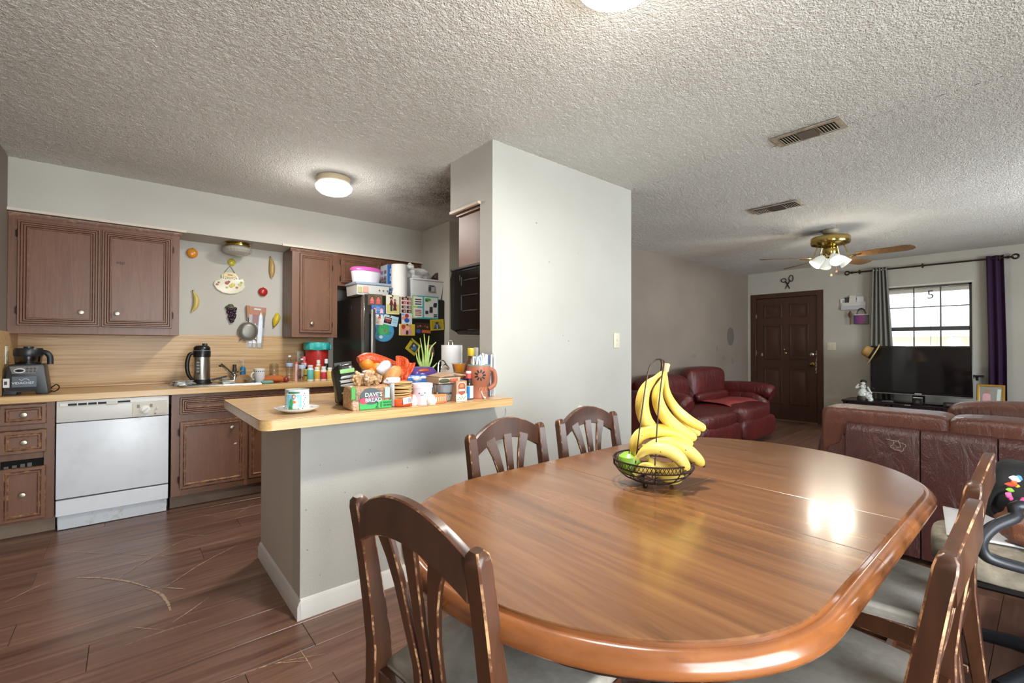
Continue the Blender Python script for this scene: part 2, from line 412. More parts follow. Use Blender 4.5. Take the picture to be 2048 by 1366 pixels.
# sprayed popcorn ceiling: a finely lumped sheet under a slab
import numpy as np
def popsheet(x0, x1, y0, y1, step):
    rs = np.random.RandomState(5); nx, ny = int((x1-x0)/step)+1, int((y1-y0)/step)+1
    def layer(cell):
        gx, gy = int((x1-x0)/cell)+3, int((y1-y0)/cell)+3; g = rs.rand(gx, gy); u = np.linspace(0, (x1-x0)/cell, nx); v = np.linspace(0, (y1-y0)/cell, ny)
        i = u.astype(int); j = v.astype(int); f = u-i; h = v-j; f = (f*f*(3-2*f))[:, None]; h = (h*h*(3-2*h))[None, :]
        return (g[np.ix_(i, j)]*(1-f)*(1-h)+g[np.ix_(i+1, j)]*f*(1-h)+g[np.ix_(i, j+1)]*(1-f)*h+g[np.ix_(i+1, j+1)]*f*h)
    n = .6*layer(.0115)+.4*layer(.0095); n = np.clip((n-.30)/.42, 0, 1); n = n*n*(3-2*n)
    X_, Y_ = np.meshgrid(np.linspace(x0, x1, nx), np.linspace(y0, y1, ny), indexing='ij')
    co = np.stack([X_, Y_, CEIL+.008-.0034*n], -1).reshape(-1, 3).astype('f4')
    idx = np.arange(nx*ny).reshape(nx, ny); q = np.stack([idx[:-1, :-1], idx[:-1, 1:], idx[1:, 1:], idx[1:, :-1]], -1).reshape(-1, 4); return co, q
def popcorn(*sheets):
    cs, qs, o = [], [], 0
    for s in sheets: c_, q_ = popsheet(*s); cs.append(c_); qs.append(q_+o); o += len(c_)
    co, q = np.concatenate(cs), np.concatenate(qs)
    sl = np.array([(x, y, z) for z in (CEIL+.0125, CEIL+.09) for x, y in ((XL-.1, YR-.1), (XR+.1, YR-.1), (XR+.1, YB+.1), (XL-.1, YB+.1))], 'f4')
    q = np.concatenate([q, np.array([(0, 3, 2, 1), (4, 5, 6, 7), (0, 1, 5, 4), (1, 2, 6, 5), (2, 3, 7, 6), (3, 0, 4, 7)])+o]); co = np.concatenate([co, sl])
    me = bpy.data.meshes.new('ceiling'); me.vertices.add(len(co)); me.vertices.foreach_set('co', co.ravel()); nf = len(q)
    me.loops.add(nf*4); me.loops.foreach_set('vertex_index', q.ravel().astype('i4')); me.polygons.add(nf); me.polygons.foreach_set('loop_start', (np.arange(nf)*4).astype('i4'))
    me.update(calc_edges=True); me.shade_smooth(); me.materials.append(M['ceil']); o = bpy.data.objects.new('ceiling', me); COL.objects.link(o); o['kind'] = 'structure'; return o
popcorn((XL, 3.05, -.1, YB, .0098), (3.05, XR, -.3, YLIV, .0105))
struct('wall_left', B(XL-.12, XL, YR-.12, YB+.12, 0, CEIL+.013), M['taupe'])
struct('wall_back', B(XL, 3.0, YB, YB+.12, 0, CEIL+.013), M['wall2'])
struct('wall_nook', boxes((2.43, 2.97, 3.85, YB, 0, CEIL+.013)), M['wall2'])
struct('wall_partition', boxes((1.66, 3.05, WY, 2.28, 0, CEIL+.013), (.59, 1.66, WY, 2.28, 0, .876)), M['wall'])
WPART = bpy.data.objects['wall_partition']
for i, (px, py, rx) in enumerate(((1073, 446, 2.5), (1098, 524, 2), (1156, 506, 1.2), (1137, 682, 2), (1126, 671, 1.6), (740, 900, 1.6), (690, 985, 1.8), (640, 930, 1.5), (612, 1020, 2), (615, 1100, 2.2), (640, 1150, 1.6), (860, 905, 2), (815, 935, 1.8), (712, 920, 1.2), (660, 1060, 1.2))):
    v = P(px, py, Y=WY); k = depth(v)/FPX; bm = newbm(); disc(bm, v.x, v.z, rx*k, rx*k*.6, WY-.0006, 8, rot=i); ob('scuff', bm, C('#8f8d86', .8), WPART, smooth=0)
struct('wall_kitchen_right', boxes((2.95, 3.05, 2.28, 3.9, 0, CEIL+.013)), M['wall2'])
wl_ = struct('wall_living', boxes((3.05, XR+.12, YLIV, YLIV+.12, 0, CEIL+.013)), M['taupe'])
for px, py, rx, rz, col in ((1461, 673, 7, 18.5, '#6a625b'), (1434, 697, 2, 5, '#7b7168'), (1447, 716, 3, 5, '#7d736a'), (1465, 722, 2.5, 7, '#7d736a'), (1388, 712, 4, 4, '#7f756c')):
    v = P(px, py, Y=YLIV); k = abs(P(px+1, py, Y=YLIV).x-v.x); bm = newbm(); disc(bm, v.x, v.z, rx*k, rz*depth(v)/FPX, YLIV-.0006, 20); ob('stain', bm, C(col, .75), wl_, smooth=0)
# wall with the front door and the living room window
DY0, DY1, DZ = 2.283, 3.352, 2.087
WY0, WY1, WZ0, WZ1 = .664, 1.535, .88, 2.04
struct('wall_right', boxes((XR, XR+.14, DY1, YLIV, 0, CEIL+.013), (XR, XR+.14, DY0, DY1, DZ, CEIL+.013), (XR, XR+.14, WY1, DY0, 0, CEIL+.013), (XR, XR+.14, WY0, WY1, WZ1, CEIL+.013),
                          (XR, XR+.14, WY0, WY1, 0, WZ0), (XR, XR+.14, YR-.12, WY0, 0, CEIL+.013)), M['livwall'])
PX0, PX1, PZ = -.3, 1.8, 2.1
SX0, SX1, SZ0, SZ1 = 4.5, 6.3, .9, 2.05
struct('wall_rear', boxes((XL, PX0, YR-.12, YR, 0, CEIL+.013), (PX0, PX1, YR-.12, YR, PZ, CEIL+.013), (PX1, SX0, YR-.12, YR, 0, CEIL+.013), (SX0, SX1, YR-.12, YR, 0, SZ0), (SX0, SX1, YR-.12, YR, SZ1, CEIL+.013), (SX1, XR, YR-.12, YR, 0, CEIL+.013)), M['livwall'])
struct('soffit_back', B(XL, 2.43, 4.40, YB, 2.10, CEIL+.013), M['wall2'])
struct('soffit_range', B(1.66, 2.95, 2.28, 2.62, 2.10, CEIL+.013), M['wall'])
# thin mouldings under the soffits
struct('trim_1', boxes((XL, .345, 4.383, 4.40, 2.094, 2.112), (1.04, 2.43, 4.383, 4.40, 2.094, 2.112)), C('#d8cdbb', .5))
struct('trim_2', boxes((1.64, 1.66, 2.275, 2.60, 2.088, 2.104)), C('#cdb9a2', .5))
# baseboards
def bboard(name, x0, x1, y0, y1, ax):
    bm = newbm(); h = .088; t = .014
    if ax == 'x': prism(bm, [(y1, 0), (y0, 0), (y0, h*.68), (y0+t*.35, h*.8), (y0+t*.35, h*.86), (y1, h)], x0, x1, 'x')
    else: prism(bm, [(x1, 0), (x0, 0), (x0, h*.68), (x0+t*.35, h*.8), (x0+t*.35, h*.86), (x1, h)], y0, y1, 'y')
    return struct(name, bm, M['basewhite'])
M['basewhite'] = C('#dcdad4', .4)
bboard('baseboard_front', .5905, 3.05, WY-.014, WY, 'x')
bboard('baseboard_end', .576, .59, WY-.014, 2.93, 'y')
bboard('baseboard_living', 3.05, XR, YLIV-.014, YLIV, 'x')
struct('baseboard_right', boxes((XR-.014, XR, YR, DY0-.02, 0, .085)), M['basewhite'])

# ---- front door
D = thing('door_1', 'dark brown six-panel front door', None, (XR, (DY0+DY1)/2, 0), R(-90)); D['kind'] = 'structure'; del D['label']
M['door'] = cabpaint('brown_door_paint', '#4a3024', '#432a20')
hw = (DY1-DY0)/2
def dl(px, py): v = P(px, py, X=XR); return (DY0+DY1)/2-v.y, v.z
bm = newbm()
box(bm, -hw, -hw+.085, -.012, .12, 0, DZ, bev=.003); box(bm, hw-.085, hw, -.012, .12, 0, DZ, bev=.003); box(bm, -hw+.085, hw-.085, -.012, .12, DZ-.075, DZ, bev=.003)
ob('door_frame', bm, M['door'], D)
sx0, sx1 = -hw+.085, hw-.085
ob('threshold', B(sx0, sx1, -.02, .12, 0, .018, bev=.003), C('#6a5a48', .5), D)
ob('door_stop', boxes((sx0-.01, sx0+.02, .056, .075, .02, DZ-.07), (sx1-.02, sx1+.01, .056, .075, .02, DZ-.07), (sx0, sx1, .056, .075, DZ-.095, DZ-.07)), M['door'], D)
ob('door_leaf', B(sx0+.003, sx1-.003, .012, .055, .012, DZ-.08, bev=.002), M['door'], D)
for c0, c1 in ((.13, .44), (.56, .87)):
    for z0, z1 in ((1.68, 1.90), (.99, 1.56), (.26, .86)):
        a, b = sx0+(sx1-sx0)*c0, sx0+(sx1-sx0)*c1
        bm = ringloft(newbm(), a, b, z0, z1, [(0, .012), (.006, .004), (.02, .003), (.03, .018), (.05, .016), (.075, .005)])
        ob('panel', bm, M['door'], D)
kn = ob('door_knob', L([(0, 0), (.032, 0), (.032, .006), (.012, .01), (.012, .035), (.026, .045), (.03, .06), (.02, .072), (0, .075)], 16), M['brass'], D, (sx1-.07, .012, .93), (R(90), 0, 0))
ob('deadbolt', L([(0, 0), (.03, 0), (.03, .012), (.022, .018), (0, .018)], 16), M['chrome'], D, (sx1-.075, .012, 1.08), (R(90), 0, 0))
ob('door_knocker', L([(0, 0), (.022, 0), (.02, .01), (.01, .016), (0, .017)], 14), M['brass'], D, ((sx0+sx1)/2, .012, 1.10), (R(90), 0, 0))
ob('peephole', L([(0, 0), (.012, 0), (.01, .006), (0, .006)], 12), M['chrome'], D, ((sx0+sx1)/2-.015, .012, 1.16), (R(90), 0, 0))
ob('latch_plate', B(-.015, .015, -.006, 0, -.025, .025, bev=.002), M['chrome'], D, (sx0+.09, .012, 1.07))
for z in (1.72, 1.09, .3): ob('hinge', B(-.006, .006, -.012, .012, -.045, .045, bev=.003), M['nickel'], D, (sx0, .008, z))
bm = newbm(); random.seed(3)
for i in range(16):
    z = .80+i*.022; disc(bm, sx1-.012+random.uniform(-.01, .012), z, random.uniform(.003, .014), random.uniform(.008, .02), .0105, 8)
ob('worn_paint', bm, C('#b8a88f', .7), D)
random.seed(11)

# ---- living room window
W = thing('window_1', 'x', None, (XR, (WY0+WY1)/2, 0), R(-90)); W['kind'] = 'structure'; del W['label']
ww = (WY1-WY0)/2; M['wframe'] = C('#4a4340', .45); M['wtrim'] = C('#d3cfc3', .5)
bm = newbm()
for a, b, z0, z1 in ((-ww, -ww+.03, WZ0, WZ1), (ww-.03, ww, WZ0, WZ1), (-ww, ww, WZ1-.03, WZ1), (-ww, ww, WZ0, WZ0+.03)): box(bm, a, b, .05, .11, z0, z1)
ob('window_frame', bm, M['wframe'], W)
ob('meeting_rail', B(-ww+.03, ww-.03, .045, .10, 1.425, 1.478, bev=.003), M['wframe'], W)
ob('head_rail', B(-ww-.005, ww+.012, -.012, .03, WZ1-.008, WZ1+.018, bev=.003), M['wtrim'], W)
ob('window_sill', B(-ww-.02, ww+.02, -.03, .05, WZ0-.02, WZ0), M['wtrim'], W)
gw = (2*ww-.06)/3
for k in (1, 2):
    ob('muntin', B(-.007, .007, .065, .085, 1.478, WZ1-.03), M['wframe'], W, (-ww+.03+gw*k, 0, 0))
    ob('muntin', B(-.007, .007, .06, .08, WZ0+.03, 1.425), M['wframe'], W, (-ww+.03+gw*k, 0, 0))
ob('muntin', B(-ww+.03, ww-.03, .066, .084, 1.742, 1.756), M['wframe'], W)
ob('muntin', B(-ww+.03, ww-.03, .061, .079, 1.15, 1.164), M['wframe'], W)
for k in range(3):
    for z0, z1, yy in ((1.756, WZ1-.03, .075), (1.478, 1.742, .075), (1.164, 1.425, .07), (WZ0+.03, 1.15, .07)):
        a = -ww+.03+gw*k; ob('pane', B(a+.006, a+gw-.006, yy, yy+.003, z0, z1), M['pane'], W)
# ---- sliding glass door behind the camera, and an unseen window added for fill
def glazed(name, x0, x1, z0, z1, cols):
    g = thing(name, 'x', None, ((x0+x1)/2, YR, 0)); g['kind'] = 'structure'; del g['label']; h = (x1-x0)/2; bm = newbm()
    for a, b, c, d in ((-h, -h+.05, z0, z1), (h-.05, h, z0, z1), (-h, h, z1-.05, z1), (-h, h, z0, z0+.05)): box(bm, a, b, -.1, -.04, c, d)
    for k in range(1, cols): q = -h+2*h*k/cols; box(bm, q-.03, q+.03, -.1, -.04, z0+.05, z1-.05)
    ob('frame', bm, M['white'], g)
    for k in range(cols): q = -h+2*h*k/cols; ob('pane', B(q+.04, q+2*h/cols-.04, -.072, -.068, z0+.05, z1-.05), M['pane'], g)
glazed('door_2', PX0, PX1, 0, PZ, 2); glazed('fill_window', SX0, SX1, SZ0, SZ1, 2)

# ---- outside the living room window: the house next door
struct('ground_patio', B(-3, 8, -6, YR-.12, -.1, -.03), C('#b9b4a8', .9))
struct('ground_outside', B(8.34, 30, -12, 14, -.9, -.8), C('#9a9b88', .9))
hx = 13.5; ez = P(1860, 668, X=hx).z; rz = P(1860, 576, X=19.).z
H = thing('neighbour_house', 'pale house with a low shingle roof seen through the window', 'house', (hx, 2, -.8))
ob('house_wall', B(0, .2, -9, 10, 0, ez+.8), C('#e6d5bd', .8), H)
ob('fascia', B(-.42, -.36, -9.3, 10.3, ez+.74, ez+.98), C('#cfe0ea', .6), H)
bm = newbm(); prism(bm, [(-.45, ez+.96), (5.5, rz+.8), (5.5, rz+.95), (-.45, ez+1.06)], -9.3, 10.3, 'y'); ob('roof', bm, M['roofm'] if 'roofm' in M else C('#cfcfd0', .85), H)
for i in range(9):
    t0 = i/9; x_ = -.45+5.95*t0; z_ = ez+1.06+(rz-.11-ez)*t0
    bm = newbm(); prism(bm, [(x_, z_+.002), (x_+.66, z_+.002+(rz-.11-ez)/9), (x_+.66, z_+.012+(rz-.11-ez)/9), (x_, z_+.03)], -9.3, 10.3, 'y'); ob('shingle_row', bm, C('#d5d6d8', .85), H)
ob('wall_vent', L([(0, 0), (.12, 0), (.1, .08), (0, .09)], 14), C('#ffffff', .4), H, (-.3, P(1912, 668, X=hx).y-2, ez+.62), (0, R(-90), 0))
ez2 = P(1860, 584, X=8.95).z
struct('roof_eave', B(8.34, 8.95, -3, 4, ez2, ez2+.1), C('#8d7f78', .8))

# ================================================================== kitchen cabinets and appliances
CY = 4.42
CABM = None
def door_mesh(x0, x1, z0, z1, kind='multi', t=.02):
    if kind == 'multi':
        pr = [(0, 0), (0, -t*.8), (.003, -t), (.011, -t), (.014, -t+.007), (.017, -t), (.025, -t), (.028, -t+.007), (.031, -t-.001), (.038, -t-.001), (.041, -t+.008), (.045, -t+.001), (.05, -t+.001), (.054, -t+.008)]
        mi = [0, 1, 0, 0, 1, 0, 0, 1, 0, 0, 1, 0, 1]
    else:
        pr = [(0, 0), (0, -t*.7), (.004, -t), (.02, -t), (.023, -t+.006), (.028, -t-.002), (.034, -t-.002), (.040, -t+.007)]
        mi = [0, 1, 0, 1, 1, 0, 1]
    return ringloft(newbm(), x0, x1, z0, z1, pr, mi, back=1)
KNOB = [(0, 0), (.008, 0), (.007, .01), (.013, .016), (.016, .021), (.014, .026), (0, .029)]
def knob(par, x, y, z, mat=None, name='knob'):
    return ob(name, L(KNOB, 14, sx=1.1), mat or M['nickel'], par, (x, y, z), (R(90), 0, 0))
def hinge(par, x, y, z):
    bm = newbm(); lathe(bm, [(0, -.028), (.005, -.028), (.005, .028), (0, .028)], 8); box(bm, -.012, .012, .003, .006, -.022, .022); return ob('hinge', bm, M['bronze'], par, (x, y, z))
CABS = [M['cab'], M['cabwarm']]; CABW = [M['cab'], M['cabedge']]
def cab(name, label, x0, x1, y0, y1, z0, z1, fy=None, open_sides=(), mats=None):
    """hollow-looking carcass with a face frame; origin at the base centre of the front"""
    t = thing(name, label, 'cabinet', ((x0+x1)/2, y0, z0)); h = (x1-x0)/2
    ob('body', B(-h, h, .02, y1-y0, 0, z1-z0, bev=.002, bmi=1), mats or CABS, t)
    return t, h
def frame(t, h, H, rails, stiles, mats=None):
    bm = newbm()
    for a, b in stiles: box(bm, a, b, 0, .02, 0, H, bev=.0015, bmi=1)
    for a, b, c, d in rails: box(bm, a+.0005, b-.0005, .0012, .0195, c+.0005, d-.0005, bev=.0015, bmi=1)
    ob('face_frame', bm, mats or CABS, t)

# upper cabinet, left
x0, x1, z0, z1 = -.609, .305, 1.286, 2.094
U, h = cab('wall_cabinet', 'wide brown two-door wall cabinet above the blender', x0, x1, CY, YB, z0, z1)
cx = (x0+x1)/2
ds = [P(33.5, 550, Y=CY-.02).x-cx, P(200.5, 560, Y=CY-.02).x-cx, P(203.5, 560, Y=CY-.02).x-cx, P(344.5, 560, Y=CY-.02).x-cx]
dz0, dz1 = .055, .755
frame(U, h, z1-z0, [(-h, h, 0, dz0+.01), (-h, h, dz1-.01, z1-z0)], [(-h, ds[0]+.012), (ds[1]-.012, ds[2]+.012), (ds[3]-.012, h)])
for a, b, kx, hx_ in ((ds[0], ds[1], ds[1]-.098, ds[0]), (ds[2], ds[3], ds[2]+.085, ds[3])):
    d = ob('door', door_mesh(a, b, dz0, dz1), CABS, U)
    knob(d, kx, -.015, dz0+.1); hinge(d, hx_, -.008, dz0+.1); hinge(d, hx_, -.008, dz1-.09)
bm = newbm(); prism(bm, [(0, .03), (-.014, .05), (-.014, .056), (0, .056)], -h, h+.015, 'x'); ob('crown_strip', bm, M['cabwarm'], U, (0, 0, z1-z0-.06))
sl = newbm()
for i in range(5): box(sl, -.022+.01*i, -.016+.01*i, -.0132, -.0128, random.uniform(-.014, -.004), random.uniform(.004, .014))
ob('sticker_residue', sl, C('#54423a', .7), U, (P(241, 526, Y=CY).x-cx, 0, P(241, 526, Y=CY-.02).z-z0))

# upper cabinet, right
x0, x1 = 1.127, 1.532; cx = (x0+x1)/2
V, h = cab('wall_cabinet', 'narrow brown single-door wall cabinet between the wall fruit and the fridge', x0, x1, CY, YB, z0, z1)
a, b = P(600, 560, Y=CY-.02).x-cx, P(664.5, 580, Y=CY-.02).x-cx
frame(V, h, z1-z0, [(-h, h, 0, .05), (-h, h, .755, z1-z0)], [(-h, a+.012), (b-.012, h)])
d = ob('door', door_mesh(a, b, .04, .765, 'two'), CABS, V); knob(d, a+.105, -.015, .13); hinge(d, b, -.008, .12); hinge(d, b, -.008, .66)
bm = newbm(); prism(bm, [(0, .03), (-.014, .05), (-.014, .056), (0, .056)], -h-.015, h, 'x'); ob('crown_strip', bm, M['cabwarm'], V, (0, 0, z1-z0-.06))
# over the fridge
x0, x1 = 1.533, 2.428; cx = (x0+x1)/2; zz = 1.785
V2, h = cab('wall_cabinet', 'short brown two-door cabinet over the fridge', x0, x1, CY, YB, zz, z1)
frame(V2, h, z1-zz, [(-h, h, 0, .04), (-h, h, .265, z1-zz)], [(-h, -h+.04), (-.02, .02), (h-.04, h)])
for a, b in ((-h+.03, -.008), (.008, h-.03)):
    d = ob('door', door_mesh(a, b, .03, .275, 'two'), CABS, V2); hinge(d, a if a < -.1 else b, -.008, .23); hinge(d, a if a < -.1 else b, -.008, .07); knob(d, b-.05 if a < -.1 else a+.05, -.015, .07)
# beside the range hood / over the cooker
t = thing('wall_cabinet', 'brown cabinet side hanging under the soffit beside the white pillar', 'cabinet', (2.3, 2.42, 1.732))
ob('body', B(-.615, .615, -.138, .135, 0, .35, bev=.002, bmi=1), [C('#76503b', .48), M['cabwarm']], t)
ob('top_trim', B(-.632, .6, -.138, .14, .335, .355, bev=.002), M['cab'], t)
for a, b in ((-.6, -.01), (.01, .6)): ob('door', xf(door_mesh(a, b, .02, .33, 'two'), Matrix.Rotation(PI, 4, 'Z')), CABS, t, (0, .135, 0))

# microwave over the cooker
t = thing('microwave', 'black over-the-range microwave seen from its side', 'microwave', (2.06, 2.465, 1.303))
ob('case', B(-.38, .38, -.178, .135, .008, .415, bev=.006), M['blackgloss'], t)
bm = newbm(); prism(bm, [(.12, .0), (.175, .02), (.185, .36), (.165, .40), (.19, .425), (.12, .428)], -.384, .384, 'x', bev=.004); ob('door', bm, M['blackgloss'], t)
ob('top_lip', B(-.385, .38, -.175, .17, .413, .428, bev=.003), M['black'], t)
for k, (y0, y1_, zc) in enumerate(((-.12, .03, .40), (-.14, .02, .335), (-.14, .03, .235), (-.13, .03, .135))):
    ob('side_rib', B(-.386, -.378, y0, y1_, zc-.003, zc+.003, bev=.0015), C('#3a3a3c', .25), t)
for yy, a, b in ((.045, .14, .24), (.045, .30, .36), (.065, .335, .375)): ob('side_rib', B(-.386, -.378, yy-.003, yy+.003, a, b, bev=.0015), C('#3a3a3c', .25), t)
bm = newbm(); poly = [(-.17, 0), (-.09, -.012), (-.05, -.004), (.0, -.014), (.06, -.008), (.1, -.018), (.13, 0), (.13, .012), (-.17, .012)]
prism(bm, poly, -.37, .37, 'x'); ob('bottom_panel', bm, M['black'], t)
bm = newbm(); box(bm, -.36, .36, .187, .2, .38, .41); ob('vent_grille', bm, M['black'], t)

# base cabinets
FY = 4.15
def zfront(py, px=200): return P(px, py, Y=FY-.02).z
x0, x1 = -.609, -.356; cx = (x0+x1)/2
t, h = cab('base_cabinet', 'brown drawer base cabinet under the blender with one broken drawer', x0, x1, FY, YB, .10, .85, mats=CABW)
stx = P(93, 900, Y=FY).x-cx
frame(t, h, .75, [(-h, stx, 0, .03), (-h, stx, .58, .615), (-h, stx, .72, .75)], [(-h, -h+.012), (stx-.012, h)], CABW)
for (pa, pb, kn_) in ((809, 850, 829), (862, 908, 887)):
    za, zb = zfront(pb, 45)-.1, zfront(pa, 45)-.1
    d = ob('drawer', door_mesh(-h+.014, stx, za, zb, 'two'), CABW, t); knob(d, P(48, kn_, Y=FY-.02).x-cx, -.014, (za+zb)/2)
za, zb = zfront(1043, 45)-.1, zfront(936, 45)-.1
d = ob('drawer', door_mesh(-h+.014, stx, za, zb, 'two'), CABW, t); knob(d, P(45, 988, Y=FY-.02).x-cx, -.014, (za+zb)/2)
ob('gap_shade_sheet', B(-h+.016, stx-.004, .014, .0205, zb-.02, zb+.045), C('#0b0807', .95), t)  # dark sheet standing in for the shade inside the drawer gap
bm = newbm()
for a in (.0, .035, .07, .1): box(bm, -h+.03+a, -h+.05+a, .0125, .0145, zb-.01, zb+.012+a*.1)
ob('drawer_contents', bm, C('#5d5b56', .5), t)
ob('toe_kick', B(-h, h, .07, .09, -.098, 0), worn('toe_kick_worn', '#7a6552', '#8d7a66', .3, .8, .6, 6), t)

# sink base and neighbour
x0, x1 = .245, 1.13; cx = (x0+x1)/2
t, h = cab('base_cabinet', 'brown sink base cabinet with a scuffed door and false drawer front beside the dishwasher', x0, x1, FY, YB, .10, .72, mats=CABW)
dxa, dxb, dxc, dxd = P(359, 900, Y=FY-.02).x-cx, P(490, 900, Y=FY-.02).x-cx, P(497, 900, Y=FY-.02).x-cx, h-.03
frame(t, h, .75, [(-h, h, 0, .045), (-h, h, .545, .60), (-h, h, .72, .75)], [(-h, dxa+.012), (dxb-.01, dxc+.01), (dxd-.012, h)], CABW)
za, zb = zfront(987, 420)-.1, zfront(838, 420)-.1
for a, b, kx in ((dxa, dxb, P(465, 855, Y=FY-.03).x-cx), (dxc, dxd, dxc+.06)):
    d = ob('door', door_mesh(a, b, .05, .545, 'two'), CABW, t); knob(d, kx, -.014, .475)
    hx_ = a if a == dxa else b; hinge(d, hx_, -.008, .12); hinge(d, hx_, -.008, .47)
d = ob('drawer_front', door_mesh(dxa, dxd, .60, .725, 'multi'), CABW, t)
bm = newbm(); disc(bm, 0, 0, .011, .006, 0, 10, rot=.3); o = ob('white_chip', bm, C('#d8d4cc', .6), t, (P(471, 887, Y=FY-.02).x-cx, -.0145, zfront(887, 471)-.1))
ob('toe_kick', B(-h, h, .07, .09, -.098, 0), worn('toe_kick_worn2', '#6a5646', '#7f6c5a', .3, .8, .6, 6), t)
x0, x1 = 1.132, 1.585; cx = (x0+x1)/2
t, h = cab('base_cabinet', 'brown base cabinet with a drawer under the vitamin bottles', x0, x1, FY, YB, .10, .85, mats=CABW)
frame(t, h, .75, [(-h, h, 0, .045), (-h, h, .545, .60), (-h, h, .72, .75)], [(-h, -h+.04), (h-.04, h)], CABW)
d = ob('drawer', door_mesh(-h+.03, h-.03, .60, .725, 'multi'), CABW, t); knob(d, 0, -.014, .66)
d = ob('door', door_mesh(-h+.03, h-.03, .05, .545, 'two'), CABW, t); knob(d, -.14, -.014, .475)
ob('toe_kick', B(-h, h, .07, .09, -.098, 0), M['cab'], t)

# dishwasher
x0, x1 = -.352, .233; cx = (x0+x1)/2; h = (x1-x0)/2-.004
DWW = worn('dishwasher_white', '#dfe3e8', '#d5dade', .5, .7, .28, 4)
t = thing('dishwasher', 'white built-in dishwasher with a dial, between brown base cabinets', 'dishwasher', (cx, FY-.02, 0))
zp = zfront(849, 200); zd0, zd1 = zfront(988, 220), zp-.004
z_a, z_b = P(111, 847, Y=FY-.02).z, P(110.5, 1001, Y=FY-.02).z
ob('tub', B(-h, h, .08, .6, .03, .845), C('#8a8c8e', .5), t)
ob('control_panel', B(-h, h, -.012, .03, z_a+.003, .848, bev=.004, seg=2), C('#d9d8d2', .35), t)
ob('door_panel', B(-h, h, -.008, .03, z_b+.004, z_a-.002, bev=.003, seg=2), DWW, t)
zl = P(110.7, 1035, Y=FY-.02).z
ob('lower_panel', B(-h, h, -.006, .03, zl, z_b-.006, bev=.003), DWW, t)
ob('kick_plate', B(-h+.006, h-.006, .05, .07, .004, zl+.01), worn('kick_white', '#d8dde2', '#c6c6c0', .55, .66, .4, 25), t)
ob('trim_strip', B(-h+.015, h-.01, -.016, -.010, .812, .836, bev=.002), C('#dcdad3', .35), t)
for i in range(4): ob('vent_slot', B(-.235+i*.048, -.193+i*.048, -.0175, -.0155, .816, .830), C('#2b2a28', .8), t)
ob('latch', B(-.05, .01, -.02, -.012, .808, .832, bev=.003), C('#cbc9c0', .4), t); ob('latch_slot', B(-.02, .075, -.0178, -.0155, .818, .83), C('#2b2a28', .8), t)
ob('dial_plate', B(.085, h-.01, -.0145, -.0115, z_a+.012, .806, bev=.001), C('#cfc9bb', .45), t)
d = ob('dial', L([(0, 0), (.03, 0), (.029, .006), (.022, .008), (.021, .018), (0, .02)], 24), C('#e4e2da', .35), t, (.155, -.0145, .757), (R(90), 0, 0))
ob('grip', B(-.003, .003, -.026, -.02, -.02, .02, bev=.001), C('#c4c2ba', .35), d, rot=(R(-90), R(0), R(-50)))
for x_ in (.118, .188): ob('timer_mark', B(x_-.008, x_+.008, -.0152, -.0142, .772, .795), C('#8d8572', .6), t)
ob('small_knob', L([(0, 0), (.008, 0), (.007, .01), (0, .011)], 10), C('#d3d1c8', .4), t, (.222, -.0145, .765), (R(90), 0, 0))
ob('badge', B(.205, .217, -.0152, -.0142, .722, .731), C('#6e6b66', .5), t); ob('name_strip', B(.221, .268, -.0152, -.0142, .7245, .7275), C('#9a968e', .5), t)

# countertops
t = thing('countertop', 'oak laminate kitchen worktop along the back wall with a sink cut-out', 'countertop', (.49, 4.43, .85))
SXA, SXB, SYA, SYB = .56, .93, 4.225, 4.62
def band(bm, x0, x1, y0, y1): box(bm, x0-.49, x1-.49, y0-4.43, y1-4.43, 0, .043)
bm = newbm(); band(bm, XL+.002, SXA, 4.118, YB-.002); band(bm, SXB, 1.59, 4.118, YB-.002); band(bm, SXA, SXB, 4.118, SYA); band(bm, SXA, SXB, SYB, YB-.002)
ob('top', bm, M['counter'], t)
ob('front_edge', B(XL+.002-.49, 1.59-.49, 4.108-4.43, 4.118-4.43, -.0, .0432, bev=.002), M['cedge'], t)
ob('back_lip', B(XL+.002-.49, 1.59-.49, YB-.03-4.43, YB-.013-4.43, .043, .058, bev=.003), M['counter'], t)
t = thing('backsplash', 'oak laminate backsplash on the kitchen back wall', 'backsplash', (.47, YB, .894)); ob('panel', B(-1.078, 1.08, -.012, -.001, 0, .405, bev=.002), M['splash'], t)
t = thing('backsplash', 'oak laminate backsplash on the side wall beside the blender', 'backsplash', (XL, 4.43, .894)); ob('panel', B(.001, .012, -.31, .307, 0, .405, bev=.002), M['splash'], t)
# breakfast bar on the low wall
t = thing('breakfast_bar', 'oak laminate breakfast bar top on the low white wall', 'countertop', (1.02, 2.4, .878))
X0, X1, Y0, Y1 = .392-1.02, 1.652-1.02, 1.955-2.4, 2.86-2.4
pl = [(X1, Y0)]
pl = [(X1, Y0), (X1, Y1)]+[(X0+.03+.03*math.cos(a), Y1-.03+.03*math.sin(a)) for a in [R(90+18*i) for i in range(6)]]+[(X0+.05+.05*math.cos(a), Y0+.05+.05*math.sin(a)) for a in [R(180+15*i) for i in range(7)]]
bm = newbm(); prism(bm, [(a, b) for a, b in pl], .0395, .042, 'z'); ob('laminate_top', bm, M['counter'], t)
bm = newbm(); prism(bm, pl, 0, .0395, 'z'); ob('edge_band', bm, M['cedge'], t, smooth=30)
bm = newbm(); prism(bm, [(a*1.0006, b*1.001) for a, b in pl], .0388, .0398, 'z'); ob('seam_line', bm, C('#3a2a1c', .8), t)
t = thing('peninsula_cabinet', 'shaded white end panel of the peninsula cabinet below the breakfast bar', 'cabinet', (1.13, 2.6, 0))
